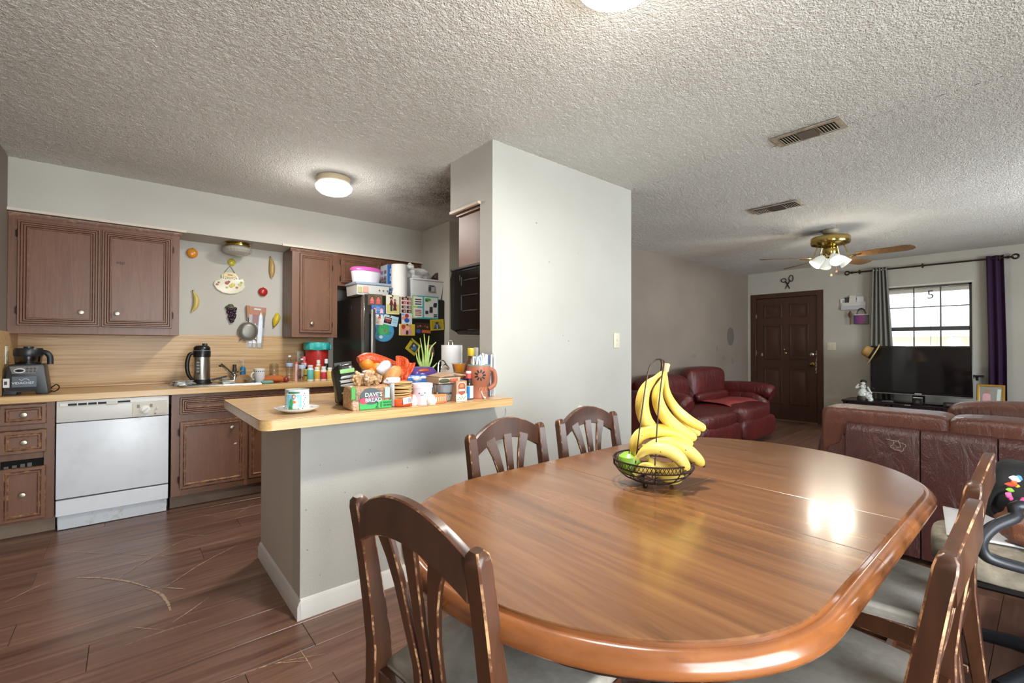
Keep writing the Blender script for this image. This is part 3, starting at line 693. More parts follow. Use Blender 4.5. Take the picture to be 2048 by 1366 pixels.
ob('end_panel', B(-.54, -.525, -.32, .33, .0, .876), plaster('end_panel_paint', '#cfc8bd', '#c6beb2', 60, .2), t)  # white wall paint, colour lightened to make up for weak light on this side
ob('body', B(-.525, .52, -.318, .31, .1, .874), M['cab'], t)
for k in range(2): ob('door', xf(door_mesh(-.5+.5*k, -.02+.5*k, .13, .84, 'two'), Matrix.Translation((0, .31, 0)) @ Matrix.Rotation(PI, 4, 'Z')), CABS, t)

# sink and tap
t = thing('kitchen_sink', 'stainless drop-in kitchen sink with a drainboard in the oak worktop', 'sink', ((SXA+SXB)/2, (SYA+SYB)/2, .8935)); hx_, hy_ = (SXB-SXA)/2, (SYB-SYA)/2
bm = newbm(); o_ = rrect(-hx_-.27, hx_+.025, -hy_-.022, hy_+.022, .05); i_ = rrect(-hx_+.012, hx_-.012, -hy_+.012, hy_-.08, .05); f_ = rrect(-hx_+.03, hx_-.03, -hy_+.03, hy_-.1, .05)
def ringf(A, Bq):
    n = len(A)
    for k in range(n): bm.faces.new((A[k], A[(k+1) % n], Bq[(k+1) % n], Bq[k]))
def shr(p, q=.006): return (p[0]+(q if p[0] < -hx_ else -q), p[1]+(q if p[1] < 0 else -q))
r0 = [bm.verts.new((a, b, 0)) for a, b in o_]; r1 = [bm.verts.new((*shr((a, b)), .009)) for a, b in o_]; r1b = [bm.verts.new((*shr((a, b), .014), .006)) for a, b in o_]; r2 = [bm.verts.new((a, b, .005)) for a, b in i_]; r3 = [bm.verts.new((a, b, -.16)) for a, b in f_]
ringf(r0, r1); ringf(r1, r1b); ringf(r1b, r2); ringf(r2, r3); bm.faces.new(r3); bmesh.ops.recalc_face_normals(bm, faces=bm.faces[:])
ob('basin', bm, M['steel'], t)
ob('drain', L([(0, 0), (.04, 0), (.035, .004), (0, .002)], 16), M['chrome'], t, (0, -.04, -.159))
TPX, TPY = P(469, 740, Y=4.575).x, 4.575
t = thing('kitchen_tap', 'chrome single-lever kitchen tap behind the sink', 'tap', (TPX, TPY, .899))
ob('base_plate', B(-.1, .1, -.025, .025, 0, .012, bev=.006, seg=2), M['chrome'], t)
ob('body', L([(0, .01), (.026, .01), (.022, .05), (.02, .065), (0, .07)], 16), M['chrome'], t)
tp_ = P(442, 729, Y=4.42)-Vector((TPX, TPY, .899)); s0 = Vector((.0, 0, .035)); ob('spout', T([s0, s0.lerp(tp_, .35)+Vector((0, 0, .008)), s0.lerp(tp_, .7)+Vector((0, 0, .008)), tp_, tp_+Vector((-.008, -.01, -.012))], lambda k: .014-.003*k, 10), M['chrome'], t)
ob('lever', T([(0, 0, .07), (.02, -.03, .085), (.05, -.09, .09)], lambda k: .008-.003*k, 8), M['chrome'], t)

# refrigerator
t = thing('refrigerator', 'dark stainless refrigerator with photos on the door', 'refrigerator', (2.012, 4.36, 0))
FS = C('#3d3733', .42, .35); FD = NT('black_stainless_door'); FD.base('#2c2723').set(Metallic=.55, Roughness=.36); FD.bump(FD.noise(FD.coord((2, 2, 90)), 5, 2), .05, .002); FD = FD.m
ob('case', B(-.41, .405, -.345, .37, .03, 1.655, bev=.006), C('#25211f', .38, .2), t)
for nm, a, b in (('fridge_door', .66, 1.668), ('freezer_drawer', .06, .65)):
    d = ob(nm, B(-.408, .41, -.425, -.362, a, b, bev=.008, seg=2), FD, t)
    ob('door_edge', B(-.4125, -.404, -.418, -.366, a+.006, b-.006, bev=.002), M['steel'], d)
    ob('edge_bead', B(-.4125, -.405, -.4265, -.4205, a+.006, b-.006, bev=.001), M['chrome'], d)
hd = newbm(); box(hd, -.372, -.335, -.492, -.468, .78, 1.535, bev=.007, seg=2); ob('handle', hd, M['steel'], t)
for z_ in (.80, 1.49): ob('handle_mount', B(-.37, -.337, -.47, -.424, z_, z_+.04, bev=.003), M['steel'], t)
hd = newbm(); box(hd, -.25, .25, -.485, -.465, .585, .615, bev=.007, seg=2); ob('handle', hd, M['steel'], t)
ob('hinge_cover', B(.3, .4, -.4, -.3, 1.655, 1.672, bev=.004), M['black'], t)
bm = newbm(); disc(bm, 0, 0, .012, .02, 0, 12); ob('sticker', xf(bm, Matrix.Rotation(R(-90), 4, 'Z')), C('#2b4f8a', .4), t, (-.4112, -.12, 1.565))
for a in (-.35, .35):
    for b in (-.28, .32): ob('foot', B(a-.025, a+.025, b-.025, b+.025, 0, .031), M['black'], t)

# ================================================================== dining table
def rsweep(bm, pts, wds, dps, side=Vector((1, 0, 0)), ch=.004, mi=0, cmi=1):
    """bar with chamfered rectangular section; wds along `side`, dps along the other normal"""
    N = len(pts); rings = []
    for i in range(N):
        p = Vector(pts[i]); t = (Vector(pts[min(i+1, N-1)])-Vector(pts[max(i-1, 0)])).normalized()
        s = (side-t*side.dot(t)).normalized(); u = t.cross(s)
        a = (wds[i] if isinstance(wds, (list, tuple)) else wds)/2; b = (dps[i] if isinstance(dps, (list, tuple)) else dps)/2; c = ch
        rings.append([bm.verts.new(p+s*x+u*y) for x, y in ((a, b-c), (a-c, b), (-a+c, b), (-a, b-c), (-a, -b+c), (-a+c, -b), (a-c, -b), (a, -b+c))])
    fs = []
    for i in range(N-1):
        for k in range(8):
            f = bm.faces.new((rings[i][k], rings[i][(k+1) % 8], rings[i+1][(k+1) % 8], rings[i+1][k])); f.material_index = cmi if k in (0, 2, 4, 6) else mi; fs.append(f)
    for rg in (rings[0], rings[-1]): f = bm.faces.new(rg); f.material_index = mi; fs.append(f)
    bmesh.ops.recalc_face_normals(bm, faces=fs); return bm
TX, TY, TZ = 1.455, .80, .74
def outline(d, n=40):
    a, b, s = .475+d, .53+d, .48; o = []
    for i in range(n+1): t = R(-90+180*i/n); o.append((s+a*math.cos(t), b*math.sin(t)))
    for i in range(n+1): t = R(90+180*i/n); o.append((-s+a*math.cos(t), b*math.sin(t)))
    return o
tb = thing('dining_table', 'oval extending wooden dining table with a thick rounded rim', 'table', (TX, TY, 0))
S1, S2 = 1.297-TX, 1.607-TX
ol = outline(0)
rt_ = [p for p in ol if p[0] > S2]; lf_ = [p for p in ol if p[0] < S1]
g = .0007
for poly in ([(S2+g, -.53)]+rt_+[(S2+g, .53)], [(S1-g, .53)]+lf_+[(S1-g, -.53)], [(S1+g, -.53), (S2-g, -.53), (S2-g, .53), (S1+g, .53)]):
    bm = newbm(); prism(bm, poly, .712, TZ, 'z', bev=.0015); ob('table_leaf', bm, M['table'], tb)
prof = [(-.004, .735), (.0, .7355), (.004, .731), (.009, .7325), (.017, .730), (.025, .722), (.030, .712), (.030, .702), (.025, .692), (.014, .686), (-.03, .686)]
def rim(path):
    bm = newbm(); rows = []
    for d, z in prof:
        o = outline(d, 40)
        rows.append([bm.verts.new((o[i][0] if isinstance(i, int) else i[0], o[i][1] if isinstance(i, int) else i[1]*(.53+d)/.53, z)) for i in path])
    for a, b in zip(rows[:-1], rows[1:]):
        for k in range(len(path)-1): bm.faces.new((a[k], a[k+1], b[k+1], b[k]))
    bmesh.ops.recalc_face_normals(bm, faces=bm.faces[:]); return ob('rim', bm, M['rim'], tb)
rim([(S2+g, -.53)]+list(range(0, 41))+[(S2+g, .53)]); rim([(S1-g, .53)]+list(range(41, 82))+[(S1-g, -.53)])
rim([(S1+g, -.53), (S2-g, -.53)]); rim([(S2-g, .53), (S1+g, .53)])
bm = newbm(); prism(bm, outline(-.10, 20), .60, .70, 'z'); ob('apron', bm, M['tdark'], tb)
for sx in (-.42, .42):
    pd = ob('pedestal', L([(0, .09), (.09, .09), (.1, .13), (.06, .17), (.055, .24), (.085, .32), (.095, .40), (.07, .5), (.06, .55), (.11, .6), (0, .6)], 20, c=(sx, 0, 0)), M['tdark'], tb)
    for sy in (-1, 1):
        ob('foot', T(curve([(sx, sy*.05, .16), (sx, sy*.2, .13), (sx, sy*.34, .06), (sx, sy*.42, .025)], 10), lambda k: .04-.015*k, 8), M['tdark'], tb)
ob('stretcher', B(-.42, .42, -.03, .03, .1, .15, bev=.006), M['tdark'], tb)
bm = newbm(); a, b = P(1326, 990, Z=.7405)-Vector((TX, TY, 0)), P(1421, 957, Z=.7405)-Vector((TX, TY, 0)); nn = (b-a).cross(Vector((0, 0, 1))).normalized()*.0012
f = bm.faces.new([bm.verts.new(v) for v in (a-nn, b-nn, b+nn, a+nn)]); f.normal_update(); f.normal.z < 0 and f.normal_flip()
for v in bm.verts: v.co.z = .7406
ob('scratch', bm, C('#8f7458', .6), tb, smooth=0)

# ================================================================== dining chairs (front of the seat towards +y)
CW = [M['chair'], M['chairedge']]
def make_chair(label):
    t = thing('dining_chair', label, 'chair', group='dining chairs around the oval table')
    def py(z):                                         # rake of the back
        return -.02+.05*(z/.45) if z < .45 else .03-.06*((z-.45)/.41)**1.2
    for s in (-1, 1):
        zs = [0, .15, .3, .42, .5, .6, .7, .78, .835, .852, .86]
        pts = [(s*.205, py(z), z) for z in zs]
        wd = [.034, .036, .04, .044, .046, .044, .042, .042, .042, .036, .022]; dp = [.034, .036, .042, .05, .046, .04, .036, .034, .034, .030, .018]
        ob('back_post', rsweep(newbm(), pts, wd, dp, ch=.0035), CW, t)
        ob('front_leg', rsweep(newbm(), [(s*.195, .43, 0), (s*.195, .425, .2), (s*.195, .42, .41)], [.03, .036, .04], [.03, .036, .04], ch=.004), CW, t)
        ob('side_rail', B(s*.195-.012, s*.195+.012, .04, .405, .37, .425, bev=.003, bmi=1), CW, t)
        ob('side_stretcher', B(s*.195-.01, s*.195+.01, .02, .41, .16, .185, bev=.003, bmi=1), CW, t)
    # arched crest rail
    bm = newbm(); n = 16; A = []
    def rx(k): return -.186+.372*k/n
    for k in range(n+1):
        x = rx(k); e = 1-(x/.186)**2; zt, zb = .842+.062*e, .762+.056*e; yc = py(.83)-.016*e
        c = .003; d = .0115
        A.append([bm.verts.new((x, yc+yy, zz)) for yy, zz in ((d, zb+c), (d, zt-c), (d-c, zt), (-d+c, zt), (-d, zt-c), (-d, zb+c), (-d+c, zb), (d-c, zb))])
    for k in range(n):
        for j in range(8):
            f = bm.faces.new((A[k][j], A[k][(j+1) % 8], A[k+1][(j+1) % 8], A[k+1][j])); f.material_index = 1 if j in (1, 3, 5, 7) else 0
    bm.faces.new(A[0]); bm.faces.new(A[-1]); bmesh.ops.recalc_face_normals(bm, faces=bm.faces[:]); ob('crest_rail', bm, CW, t)
    for s in (-1, 0, 1):
        zs = [.44, .52, .62, .70, .76, .80, .825 if s else .835]
        xo = [.036, .040, .048, .060, .076, .092, .100]; wd = [.030, .030, .032, .036, .042, .050, .054] if s else [.032, .032, .033, .036, .040, .045, .048]
        pts = [(s*x, py(z)-.006*(z > .6), z) for x, z in zip(xo, zs)]
        ob('slat', rsweep(newbm(), pts, wd, .013, ch=.003), CW, t)
    ob('back_rail', B(-.19, .19, .012, .036, .40, .445, bev=.003, bmi=1), CW, t)
    ob('front_rail', B(-.18, .18, .405, .43, .37, .425, bev=.003, bmi=1), CW, t)
    ob('cross_stretcher', B(-.19, .19, .2, .222, .16, .185, bev=.003, bmi=1), CW, t)
    sp = [(-.19, .035), (.19, .035), (.222, .25), (.225, .43), (.19, .452), (-.19, .452), (-.225, .43), (-.222, .25)]
    bm = newbm(); prism(bm, sp, .418, .462, 'z', bev=.016, seg=3); ob('seat', bm, M['suede'], t, smooth=60)
    return t
ch = [('dark wooden dining chair at the table end nearest the kitchen floor', .466, .846, -83.5), ('dark wooden dining chair between the table and the breakfast bar', 1.243, 1.475, 185),
      ('dark wooden dining chair with a white chip on its crest, below the light switch', 1.785, 1.495, 180.5), ('dark wooden dining chair seen edge-on, nearest to the camera', 1.272, .145, 0), ('dark wooden dining chair seen edge-on, beside the office chair', 1.885, .162, 0)]
c0 = make_chair(ch[0][0])
CHAIRS = []
for i, (lb, x, y, a) in enumerate(ch):
    o = c0 if i == 0 else copy_tree(c0); o['label'] = lb; o.location = (x, y, 0); o.rotation_euler = (0, 0, R(a)); CHAIRS.append(o)
bm = newbm(); blob(bm, (0, 0, 0), (.009, .014, .009), 4, .3, 10, 8); ob('paint_chip', bm, C('#d9d4cc', .6), CHAIRS[2], (.02, -.058, .896))

# ================================================================== fruit basket and fruit
BC = P(1306, 968, Z=TZ); BC.z = TZ
fb = thing('wire_fruit_basket', 'bronze wire fruit basket with a banana hook on the table', 'basket', BC)
BR = .128
def circ(r, z, n=40): return [(r*math.cos(2*PI*i/n), r*math.sin(2*PI*i/n), z) for i in range(n)]
MB = M['bronze']
for r, z, w_ in ((.132, .088, .0028), (.130, .066, .0026), (.116, .048, .0022), (.098, .032, .0022), (.074, .021, .0022), (.05, .018, .0022)): ob('hoop', T(circ(r, z), w_, 6, closed=True), MB, fb)
for k in range(10):
    a = 2*PI*k/10; ca, sa = math.cos(a), math.sin(a)
    ob('rib', T(curve([(.132*ca, .132*sa, .088), (.130*ca, .130*sa, .066), (.105*ca, .105*sa, .037), (.07*ca, .07*sa, .02), (.0, .0, .016)], 12), .0018, 5), MB, fb)
bm = newbm(); N = 64
for k in range(N):
    for d in (1, -1):
        a0, a1 = 2*PI*k/N, 2*PI*(k+d*.9)/N
        tube(bm, [(.1312*math.cos(a0), .1312*math.sin(a0), .067), (.1318*math.cos(a1), .1318*math.sin(a1), .087)], .0011, 4)
o = ob('lattice_band', bm, MB, fb); o['kind'] = 'stuff'
for k in range(3):
    a = 2*PI*k/3-.9; ob('ball_foot', L([(0, 0), (.006, .002), (.009, .009), (.006, .016), (0, .018)], 10, c=(.06*math.cos(a), .06*math.sin(a), 0)), MB, fb)
# hook: two uprights meeting in a crook
bd = depth(BC)
def bl(px, py, dd=0): return P(px, py, D=bd+dd)-BC
ob('hook_upright', T(curve([bl(1271, 927, -.05), bl(1283, 830, -.04), bl(1296, 745, -.03), bl(1308, 722, -.02), bl(1320, 718, -.01)], 24), .0026, 6), MB, fb)
ob('hook_upright', T(curve([bl(1310, 931, -.085), bl(1316, 830, -.06), bl(1323, 760, -.03), bl(1328, 725, -.012), bl(1320, 718, -.01)], 24), .0026, 6), MB, fb)
ob('hook_tip', T(curve([bl(1320, 718, -.01), bl(1323, 726, .0), bl(1322, 744, .006), bl(1326, 752, .002)], 10), .0024, 6), MB, fb)
bt = NT('banana_peel'); bv = bt.coord(); bb_ = bt.mix(bt.ramp(bt.noise(bt.coord((1, 1, 1), shift=True), 12, 3), [(.35, 0.), (.75, 1.)]), '#e0c04a', '#ecd67a')
bt.base(bt.mix(bt.ramp(bt.noise(bt.coord((1, 1, 1), shift=True), 95, 2), [(.70, 0.), (.74, 1.)]), bb_, '#6a4a22')).set(Roughness=.45); M['banana'] = bt.m
M['bananatip'] = C('#3c2c1a', .7); M['bananastem'] = C('#b9b055', .55)
def banana(label, ctrl, rad=.0195, stem=0, stemr=.3):
    pts = curve(ctrl, 22)
    def rf(k):
        if stem:
            if k < stem: return rad*(stemr+.1*k)
            q = (k-stem)/(1-stem)
        else: q = k
        b_ = math.sin(PI*min(max(q, 0), 1))**.42
        return rad*max(.22 if q > .5 else stemr, b_*(1-.06*math.cos(3*q)))
    base = pts[-1].copy()
    t = thing('banana', label, 'banana', BC+pts[len(pts)//2], group='bananas in the wire basket'); mid = pts[len(pts)//2].copy()
    pts = [p-mid for p in pts]
    bm = tube(newbm(), pts, rf, 6); bmesh.ops.subdivide_edges
    o = ob('peel', bm, M['banana'], t, smooth=70, sub=1)
    e = (pts[-1]-pts[-2]).normalized(); ob('tip', T([pts[-1]-e*.002, pts[-1]+e*.005], lambda k: rad*(.26-.08*k), 6), M['bananatip'], t)
    if not stem: e = (pts[0]-pts[1]).normalized(); ob('stem', T([pts[0]-e*.002, pts[0]+e*.008], lambda k: rad*(.34), 6), M['bananastem'], t)
    return t
def bp(*l): return [bl(*q) for q in l]
banana('yellow banana hanging in front on the hook, curving widest to one side', bp((1329, 742, .0), (1312, 755, -.004), (1291, 777, -.008), (1284, 810, -.006), (1292, 842, .0), (1315, 866, .006), (1342, 876, .01)), 0.0288, .16)
banana('yellow banana hanging in the middle of the hook bunch', bp((1330, 742, -.004), (1324, 762, -.012), (1314, 790, -.018), (1325, 825, -.018), (1352, 855, -.012), (1380, 872, -.006), (1393, 877, -.004)), 0.0275, .14)
banana('yellow banana hanging at the back of the hook bunch, its tip outermost', bp((1332, 741, .004), (1331, 762, .008), (1335, 790, .014), (1352, 818, .018), (1380, 842, .02), (1404, 855, .02), (1411, 858, .02)), 0.0211, .14)
banana('slim yellow banana tucked under the hook bunch', bp((1331, 744, .012), (1338, 790, .03), (1355, 825, .038), (1378, 850, .036), (1394, 864, .03), (1400, 866, .03)), 0.0211, .14)
o = bpy.data.objects['banana.001']; q = BC+bl(1331, 740)-o.location
ob('stalk', T([(0, 0, -.006), (.002, 0, .008), (.004, 0, .020)], lambda k: .010+.004*k, 8), C('#c9b48e', .7), o, q); ob('cut_face', L([(0, 0), (.011, 0), (.010, .003), (0, .003)], 8, c=(.004, 0, .0195)), C('#c49a86', .8), o, q)
banana('pale yellow banana arching highest over the basket rim', bp((1268, 912, -.01), (1268, 890, -.012), (1283, 868, -.014), (1315, 861, -.016), (1350, 868, -.014), (1374, 884, -.01), (1384, 892, -.008)), 0.0288)
banana('pale yellow banana reaching over the basket rim towards the table', bp((1290, 893, -.04), (1318, 886, -.046), (1348, 887, -.05), (1374, 901, -.05), (1396, 920, -.048), (1407, 931, -.046)), 0.0275)
banana('spotted yellow banana resting on the rim at the front of the basket', bp((1274, 915, -.06), (1295, 899, -.075), (1325, 898, -.09), (1352, 910, -.098), (1369, 930, -.1), (1376, 941, -.1)), 0.0262)
banana('yellow banana lying low inside the basket behind the wires', bp((1297, 916, -.035), (1310, 930, -.04), (1335, 938, -.04), (1362, 933, -.035), (1376, 925, -.03)), 0.0237)
banana('yellow banana at the bottom of the basket', bp((1318, 950, -.03), (1335, 958, -.034), (1352, 957, -.034), (1367, 950, -.03)), 0.0224)
banana('yellow banana with its cut stem pointing down at the side of the basket', bp((1272, 947, -.055), (1284, 937, -.05), (1300, 935, -.045), (1312, 944, -.04)), 0.0211)
t = thing('green_apple', 'green apple inside the wire fruit basket', 'apple', BC+bl(1258, 925, .0)); o = ob('flesh', L([(0, -.034), (.016, -.037), (.033, -.022), (.0385, .002), (.034, .022), (.018, .034), (.006, .031), (0, .028)], 20), C('#86b13c', .32), t); ob('stem', T([(0, 0, .028), (.002, 0, .04)], .0018, 5), C('#4a3a20', .7), t)

# ================================================================== sofas (front towards +y, back at y=0)
def pillow(x0, x1, y0, y1, z0, z1, seed=0, sq=5, amp=.02, n=36, m=22):
    return blob(newbm(), ((x0+x1)/2, (y0+y1)/2, (z0+z1)/2), ((x1-x0)/2, (y1-y0)/2, (z1-z0)/2), seed, amp, n, m, sq)
# loveseat with its back to the table
LB, LT, LD = M['leatherback'], M['leathertan'], M['leather']
Xb = 3.35; yc = -.02
t = thing('leather_loveseat', 'brown leather loveseat with its back turned to the dining table', 'sofa', (Xb, yc, 0), R(-90))
def lx(px): return yc-P(px, 900, X=Xb).y
e0, s1, s2, e1 = lx(1690), lx(1840), lx(1996), 1.02
for a, b in ((e0, s1), (s1, s2), (s2, s2+.36), (s2+.36, e1)):
    bm = newbm(); prism(bm, [(0, .04), (.0, .70), (.012, .738), (.035, .752), (.12, .752), (.12, .04)], a+.0015, b-.0015, 'x', bev=.008, seg=2); ob('back_panel', bm, LB, t)
bm = newbm(); prism(bm, [(e0+.002, .05), (e0+.002, .72), (e0-.012, .68), (e0-.03, .62), (e0-.085, .585), (e0-.10, .55), (e0-.10, .05)], .01, .1, 'y', bev=.01, seg=2); ob('back_wing', bm, LB, t)
sm = lx(1897)
for a, b, sd in ((e0-.13, sm, 1), (sm, sm+.85, 2), (sm+.85, e1+.1, 5)):
    ob('back_cushion', pillow(a-.012, b+.012, .03, .32, .50, .835, sd, 9, .016, 48, 26), LT, t, smooth=80)
ob('arm', pillow(e0-.20, e0+.03, .06, .95, .08, .70, 3, 4.5, .03), LB, t, smooth=80)
ob('arm', pillow(e1-.03, e1+.2, .06, .95, .08, .66, 4, 4.5, .03), LB, t, smooth=80)
ob('base', B(e0, e1, .10, .88, .04, .30, bev=.02, seg=2), LB, t)
for a, b in ((e0, .1), (.1, e1)): ob('seat_cushion', pillow(a+.01, b-.01, .26, .96, .26, .50, 6, 5, .02), LT, t, smooth=80)
for a in (e0+.05, e1-.05):
    for b in (.06, .85): ob('foot', B(a-.03, a+.03, b-.03, b+.03, 0, .045), M['black'], t)
random.seed(31)
for a, b, n_ in ((e0+.12, sm-.02, 9), (sm+.02, sm+.6, 8)):
    for i in range(n_):
        x_ = a+(b-a)*i/n_; bm = newbm(); tube(bm, [(x_+k*.012, .075+random.uniform(-.004, .004), .8265+random.uniform(-.002, .003)) for k in range(int((b-a)/n_/.012*random.uniform(.5, .95))+2)], .0022, 5); ob('worn_seam', bm, C('#d9c9c0', .6), t)
random.seed(5); bm = newbm(); pts = []
for i in range(26):
    a = 2*PI*i/25; pts.append((.03*math.cos(a)+random.uniform(-.006, .006), -.003, .027*math.sin(a)+random.uniform(-.006, .006)))
tube(bm, pts, .0012, 4); tube(bm, [(-.055, -.003, .035), (-.03, -.003, .03), (0, -.003, .035), (.01, -.003, 0), (-.01, -.003, -.01)], .0012, 4)
o = ob('scratch_mark', bm, C('#c9b3a8', .6), t, (lx(1797), 0, P(1797, 893, X=Xb).z))

# loveseat against the taupe wall
t = thing('leather_loveseat', 'burgundy leather loveseat against the taupe wall beside the front door', 'sofa', (5.55, 3.34, 0), R(180))
W2 = 1.17
ob('base', B(-W2+.12, W2-.12, .12, .80, .05, .30, bev=.03, seg=2), LD, t)
for a, b, sd in ((-W2+.16, 0, 1), (0, W2-.16, 2)):
    ob('seat_cushion', pillow(a+.006, b-.006, .24, .99, .24, .49, sd, 4.2, .03), LD, t, smooth=80)
    ob('footrest', pillow(a+.01, b-.01, .82, 1.0, .06, .34, sd+3, 4.5, .02), LD, t, smooth=80)
for a, b, sd in ((-W2+.15, -.02, 7), (.0, W2-.2, 8)):
    o = ob('back_cushion', pillow(a, b, .03, .36, .40, .93 if sd == 7 else .86, sd, 3.6, .06), LD, t, smooth=80)
    ob('lumbar_roll', pillow(a+.05, b-.05, .22, .42, .44, .62, sd+4, 3, .08), LD, t, smooth=80)
for s in (-1, 1):
    ob('arm', pillow(s*(W2-.1)-.13, s*(W2-.1)+.13, .06, .86, .05, .60, 9+s, 4, .03), LD, t, smooth=80)
    bm = newbm(); tube(bm, curve([(s*(W2-.08), .04, .57), (s*(W2-.08), .4, .60), (s*(W2-.08), .78, .60), (s*(W2-.08), .9, .56)], 14), lambda k: .115 if k < .9 else .09, 14); ob('arm_roll', bm, LD, t, smooth=80)
ob('back_frame', B(-W2+.1, W2-.1, .0, .1, .05, .80, bev=.03, seg=2), LD, t)
bm = newbm(); n = 14; vs2 = []
for i in range(n+1):
    for j in range(6):
        u, v = i/n, j/5; x = -W2+.23+.84*u+.02*math.sin(9*v); yy = .36+.42*v+.03*math.sin(7*u); vs2.append(bm.verts.new((x, yy, .497+.008*math.sin(8*u+3*v)-.02*(v > .9))))
for i in range(n):
    for j in range(5): bm.faces.new((vs2[i*6+j], vs2[(i+1)*6+j], vs2[(i+1)*6+j+1], vs2[i*6+j+1]))
bl_ = thing('throw_blanket', 'dusty red throw spread on the loveseat cushion', 'blanket', (5.55, 3.34, 0), R(180)); o = ob('cloth', bm, M['velvet'], bl_); md = o.modifiers.new('thick', 'SOLIDIFY'); md.thickness = .006; md.offset = 1

# armchair in front of the television
t = thing('leather_armchair', 'brown leather armchair beyond the loveseat with a striped throw', 'armchair', (4.9, -.05, 0), R(-90))
ob('back_cushion', pillow(-.60, .62, .0, .34, .40, .80, 2, 4, .05), LT, t, smooth=80); ob('headrest', pillow(-.02, .6, .02, .3, .60, .87, 3, 3, .08), LT, t, smooth=80)
ob('seat_cushion', pillow(-.42, .42, .25, .95, .25, .48, 4, 5, .02), LT, t, smooth=80)
for s in (-1, 1): ob('arm', pillow(s*.5-.12, s*.5+.12, .05, .9, .05, .62, 5+s, 4, .03), LT, t, smooth=80)
ob('base', B(-.5, .5, .08, .85, .05, .3, bev=.02), LB, t)
for a in (-.42, .42):
    for b in (.12, .8): ob('foot', B(a-.03, a+.03, b-.03, b+.03, 0, .05), M['black'], t)
zt = NT('striped_cloth'); wv = zt.n('ShaderNodeTexWave'); wv.inputs['Scale'].default_value = 9; wv.inputs['Distortion'].default_value = 2.5; zt.l(zt.coord((1, 1, 2)), wv.inputs['Vector']); zt.base(zt.ramp(wv.outputs['Fac'], [(.48, '#2b2f33'), (.55, '#dfe6ea')])).set(Roughness=.8)
th = thing('striped_throw', 'black and white striped throw over the armchair headrest', 'blanket', (4.9, -.05, 0), R(-90)); ob('cloth', pillow(.17, .5, -.02, .34, .58, .86, 9, 3, .05), zt.m, th, smooth=80)

# ================================================================== television and stand
tv = thing('television', 'large flat black television on the dark stand in front of the window', 'television', (7.6, 1.1, .49), R(-90))
def tvx(px): return 1.1-P(px, 720, X=7.6).y
a, b = tvx(1741.5), tvx(1945.5); zb, zt_ = .605-.49, 1.217-.49
ob('housing', B(a+.01, b-.01, .012, .055, zb+.01, zt_-.01, bev=.01), M['black'], tv)
ob('bezel', ringloft(newbm(), a, b, zb, zt_, [(0, .014), (0, 0), (.004, -.003), (.016, -.003), (.018, 0)], cap=False), C('#171518', .2), tv)
ob('screen', B(a+.016, b-.016, -.001, .012, zb+.03, zt_-.016), C('#100e11', .06, spec=.6), tv)
ob('lower_trim', B(a, b, -.006, .01, zb-.012, zb+.004, bev=.003), C('#8a878a', .25, .6), tv)
ob('stand_neck', B(-.06, .06, .015, .05, .02, zb+.06, bev=.004), M['blackgloss'], tv); ob('stand_base', B(-.24, .24, -.09, .15, 0.001, .018, bev=.006), M['blackgloss'], tv)
ob('name_strip', B(tvx(1829), tvx(1843), -.0048, -.003, zb+.006, zb+.016), C('#d3cfd0', .35), tv)
st = thing('tv_stand', 'low dark purple television stand with glass shelves', 'tv stand', (7.7, 1.13, 0), R(-90))
SD = C('#20141a', .3, coat=.3)
ob('top', B(-.74, .74, -.25, .25, .465, .489, bev=.004), SD, st); ob('base', B(-.72, .72, -.23, .23, 0, .06, bev=.004), SD, st)
ob('glass_shelf', B(-.75, .75, -.262, .25, .4895, .4898), M['blackgloss'], st) if False else None
for x in (-.71, -.24, .24, .71): ob('upright', B(x-.018, x+.018, -.23, .23, .06, .465, bev=.002), SD, st)
ob('shelf', B(-.7, .7, -.22, .23, .25, .27), SD, st); ob('back_board', B(-.7, .7, .215, .23, .06, .465), SD, st)
for x in (-.47, .0, .47): ob('front_rail', B(x-.2, x+.2, -.232, -.215, .43, .465), SD, st)
for x in (-.05, ): ob('chrome_clip', B(x-.03, x+.03, -.256, -.248, .47, .484, bev=.002), M['chrome'], st)
def stuff_on(px, py, X, z): v = P(px, py, X=X); return (X, v.y, z)
t = thing('media_box', 'silver media box on the stand shelf', 'media player', (7.58, P(1722, 810, X=7.58).y, .27), R(-90)); ob('case', B(-.1, .1, -.06, .1, .001, .05, bev=.004), C('#b9b7b2', .4), t); ob('display', B(-.05, .05, -.062, -.06, .015, .035), M['blackgloss'], t)
t = thing('centre_speaker', 'small black speaker in front of the television foot', 'speaker', (7.46, P(1836, 795, X=7.46).y, .49), R(-90)); ob('case', B(-.042, .042, -.03, .03, .0, .085, bev=.004), M['black'], t); ob('top_plate', B(-.044, .044, -.032, .01, .085, .094, bev=.002), C('#c9c8c4', .4), t); ob('driver', L([(0, 0), (.02, 0), (.018, .003), (0, .001)], 14), C('#3a3a3c', .5), t, (0, -.03, .04), (R(90), 0, 0))
t = thing('cable_box', 'flat black set-top box under the television corner', 'set-top box', (7.5, P(1918, 802, X=7.5).y, .49), R(-90)); ob('case', B(-.13, .13, -.08, .1, .005, .055, bev=.004), M['black'], t); ob('front_window', B(-.1, .1, -.082, -.08, .02, .045), C('#4a4550', .3), t)
for a in (-.1, .1): ob('foot', B(a-.01, a+.01, -.07, -.05, 0, .006), M['black'], t)
t = thing('game_remote', 'black remote control on the television stand', 'remote', (7.5, P(1775, 789, X=7.5).y, .49), R(-60)); ob('case', B(-.07, .07, -.02, .02, 0, .018, bev=.005), M['black'], t); ob('keypad', B(-.05, .05, -.012, .012, .018, .02), C('#8a8a8c', .5), t)
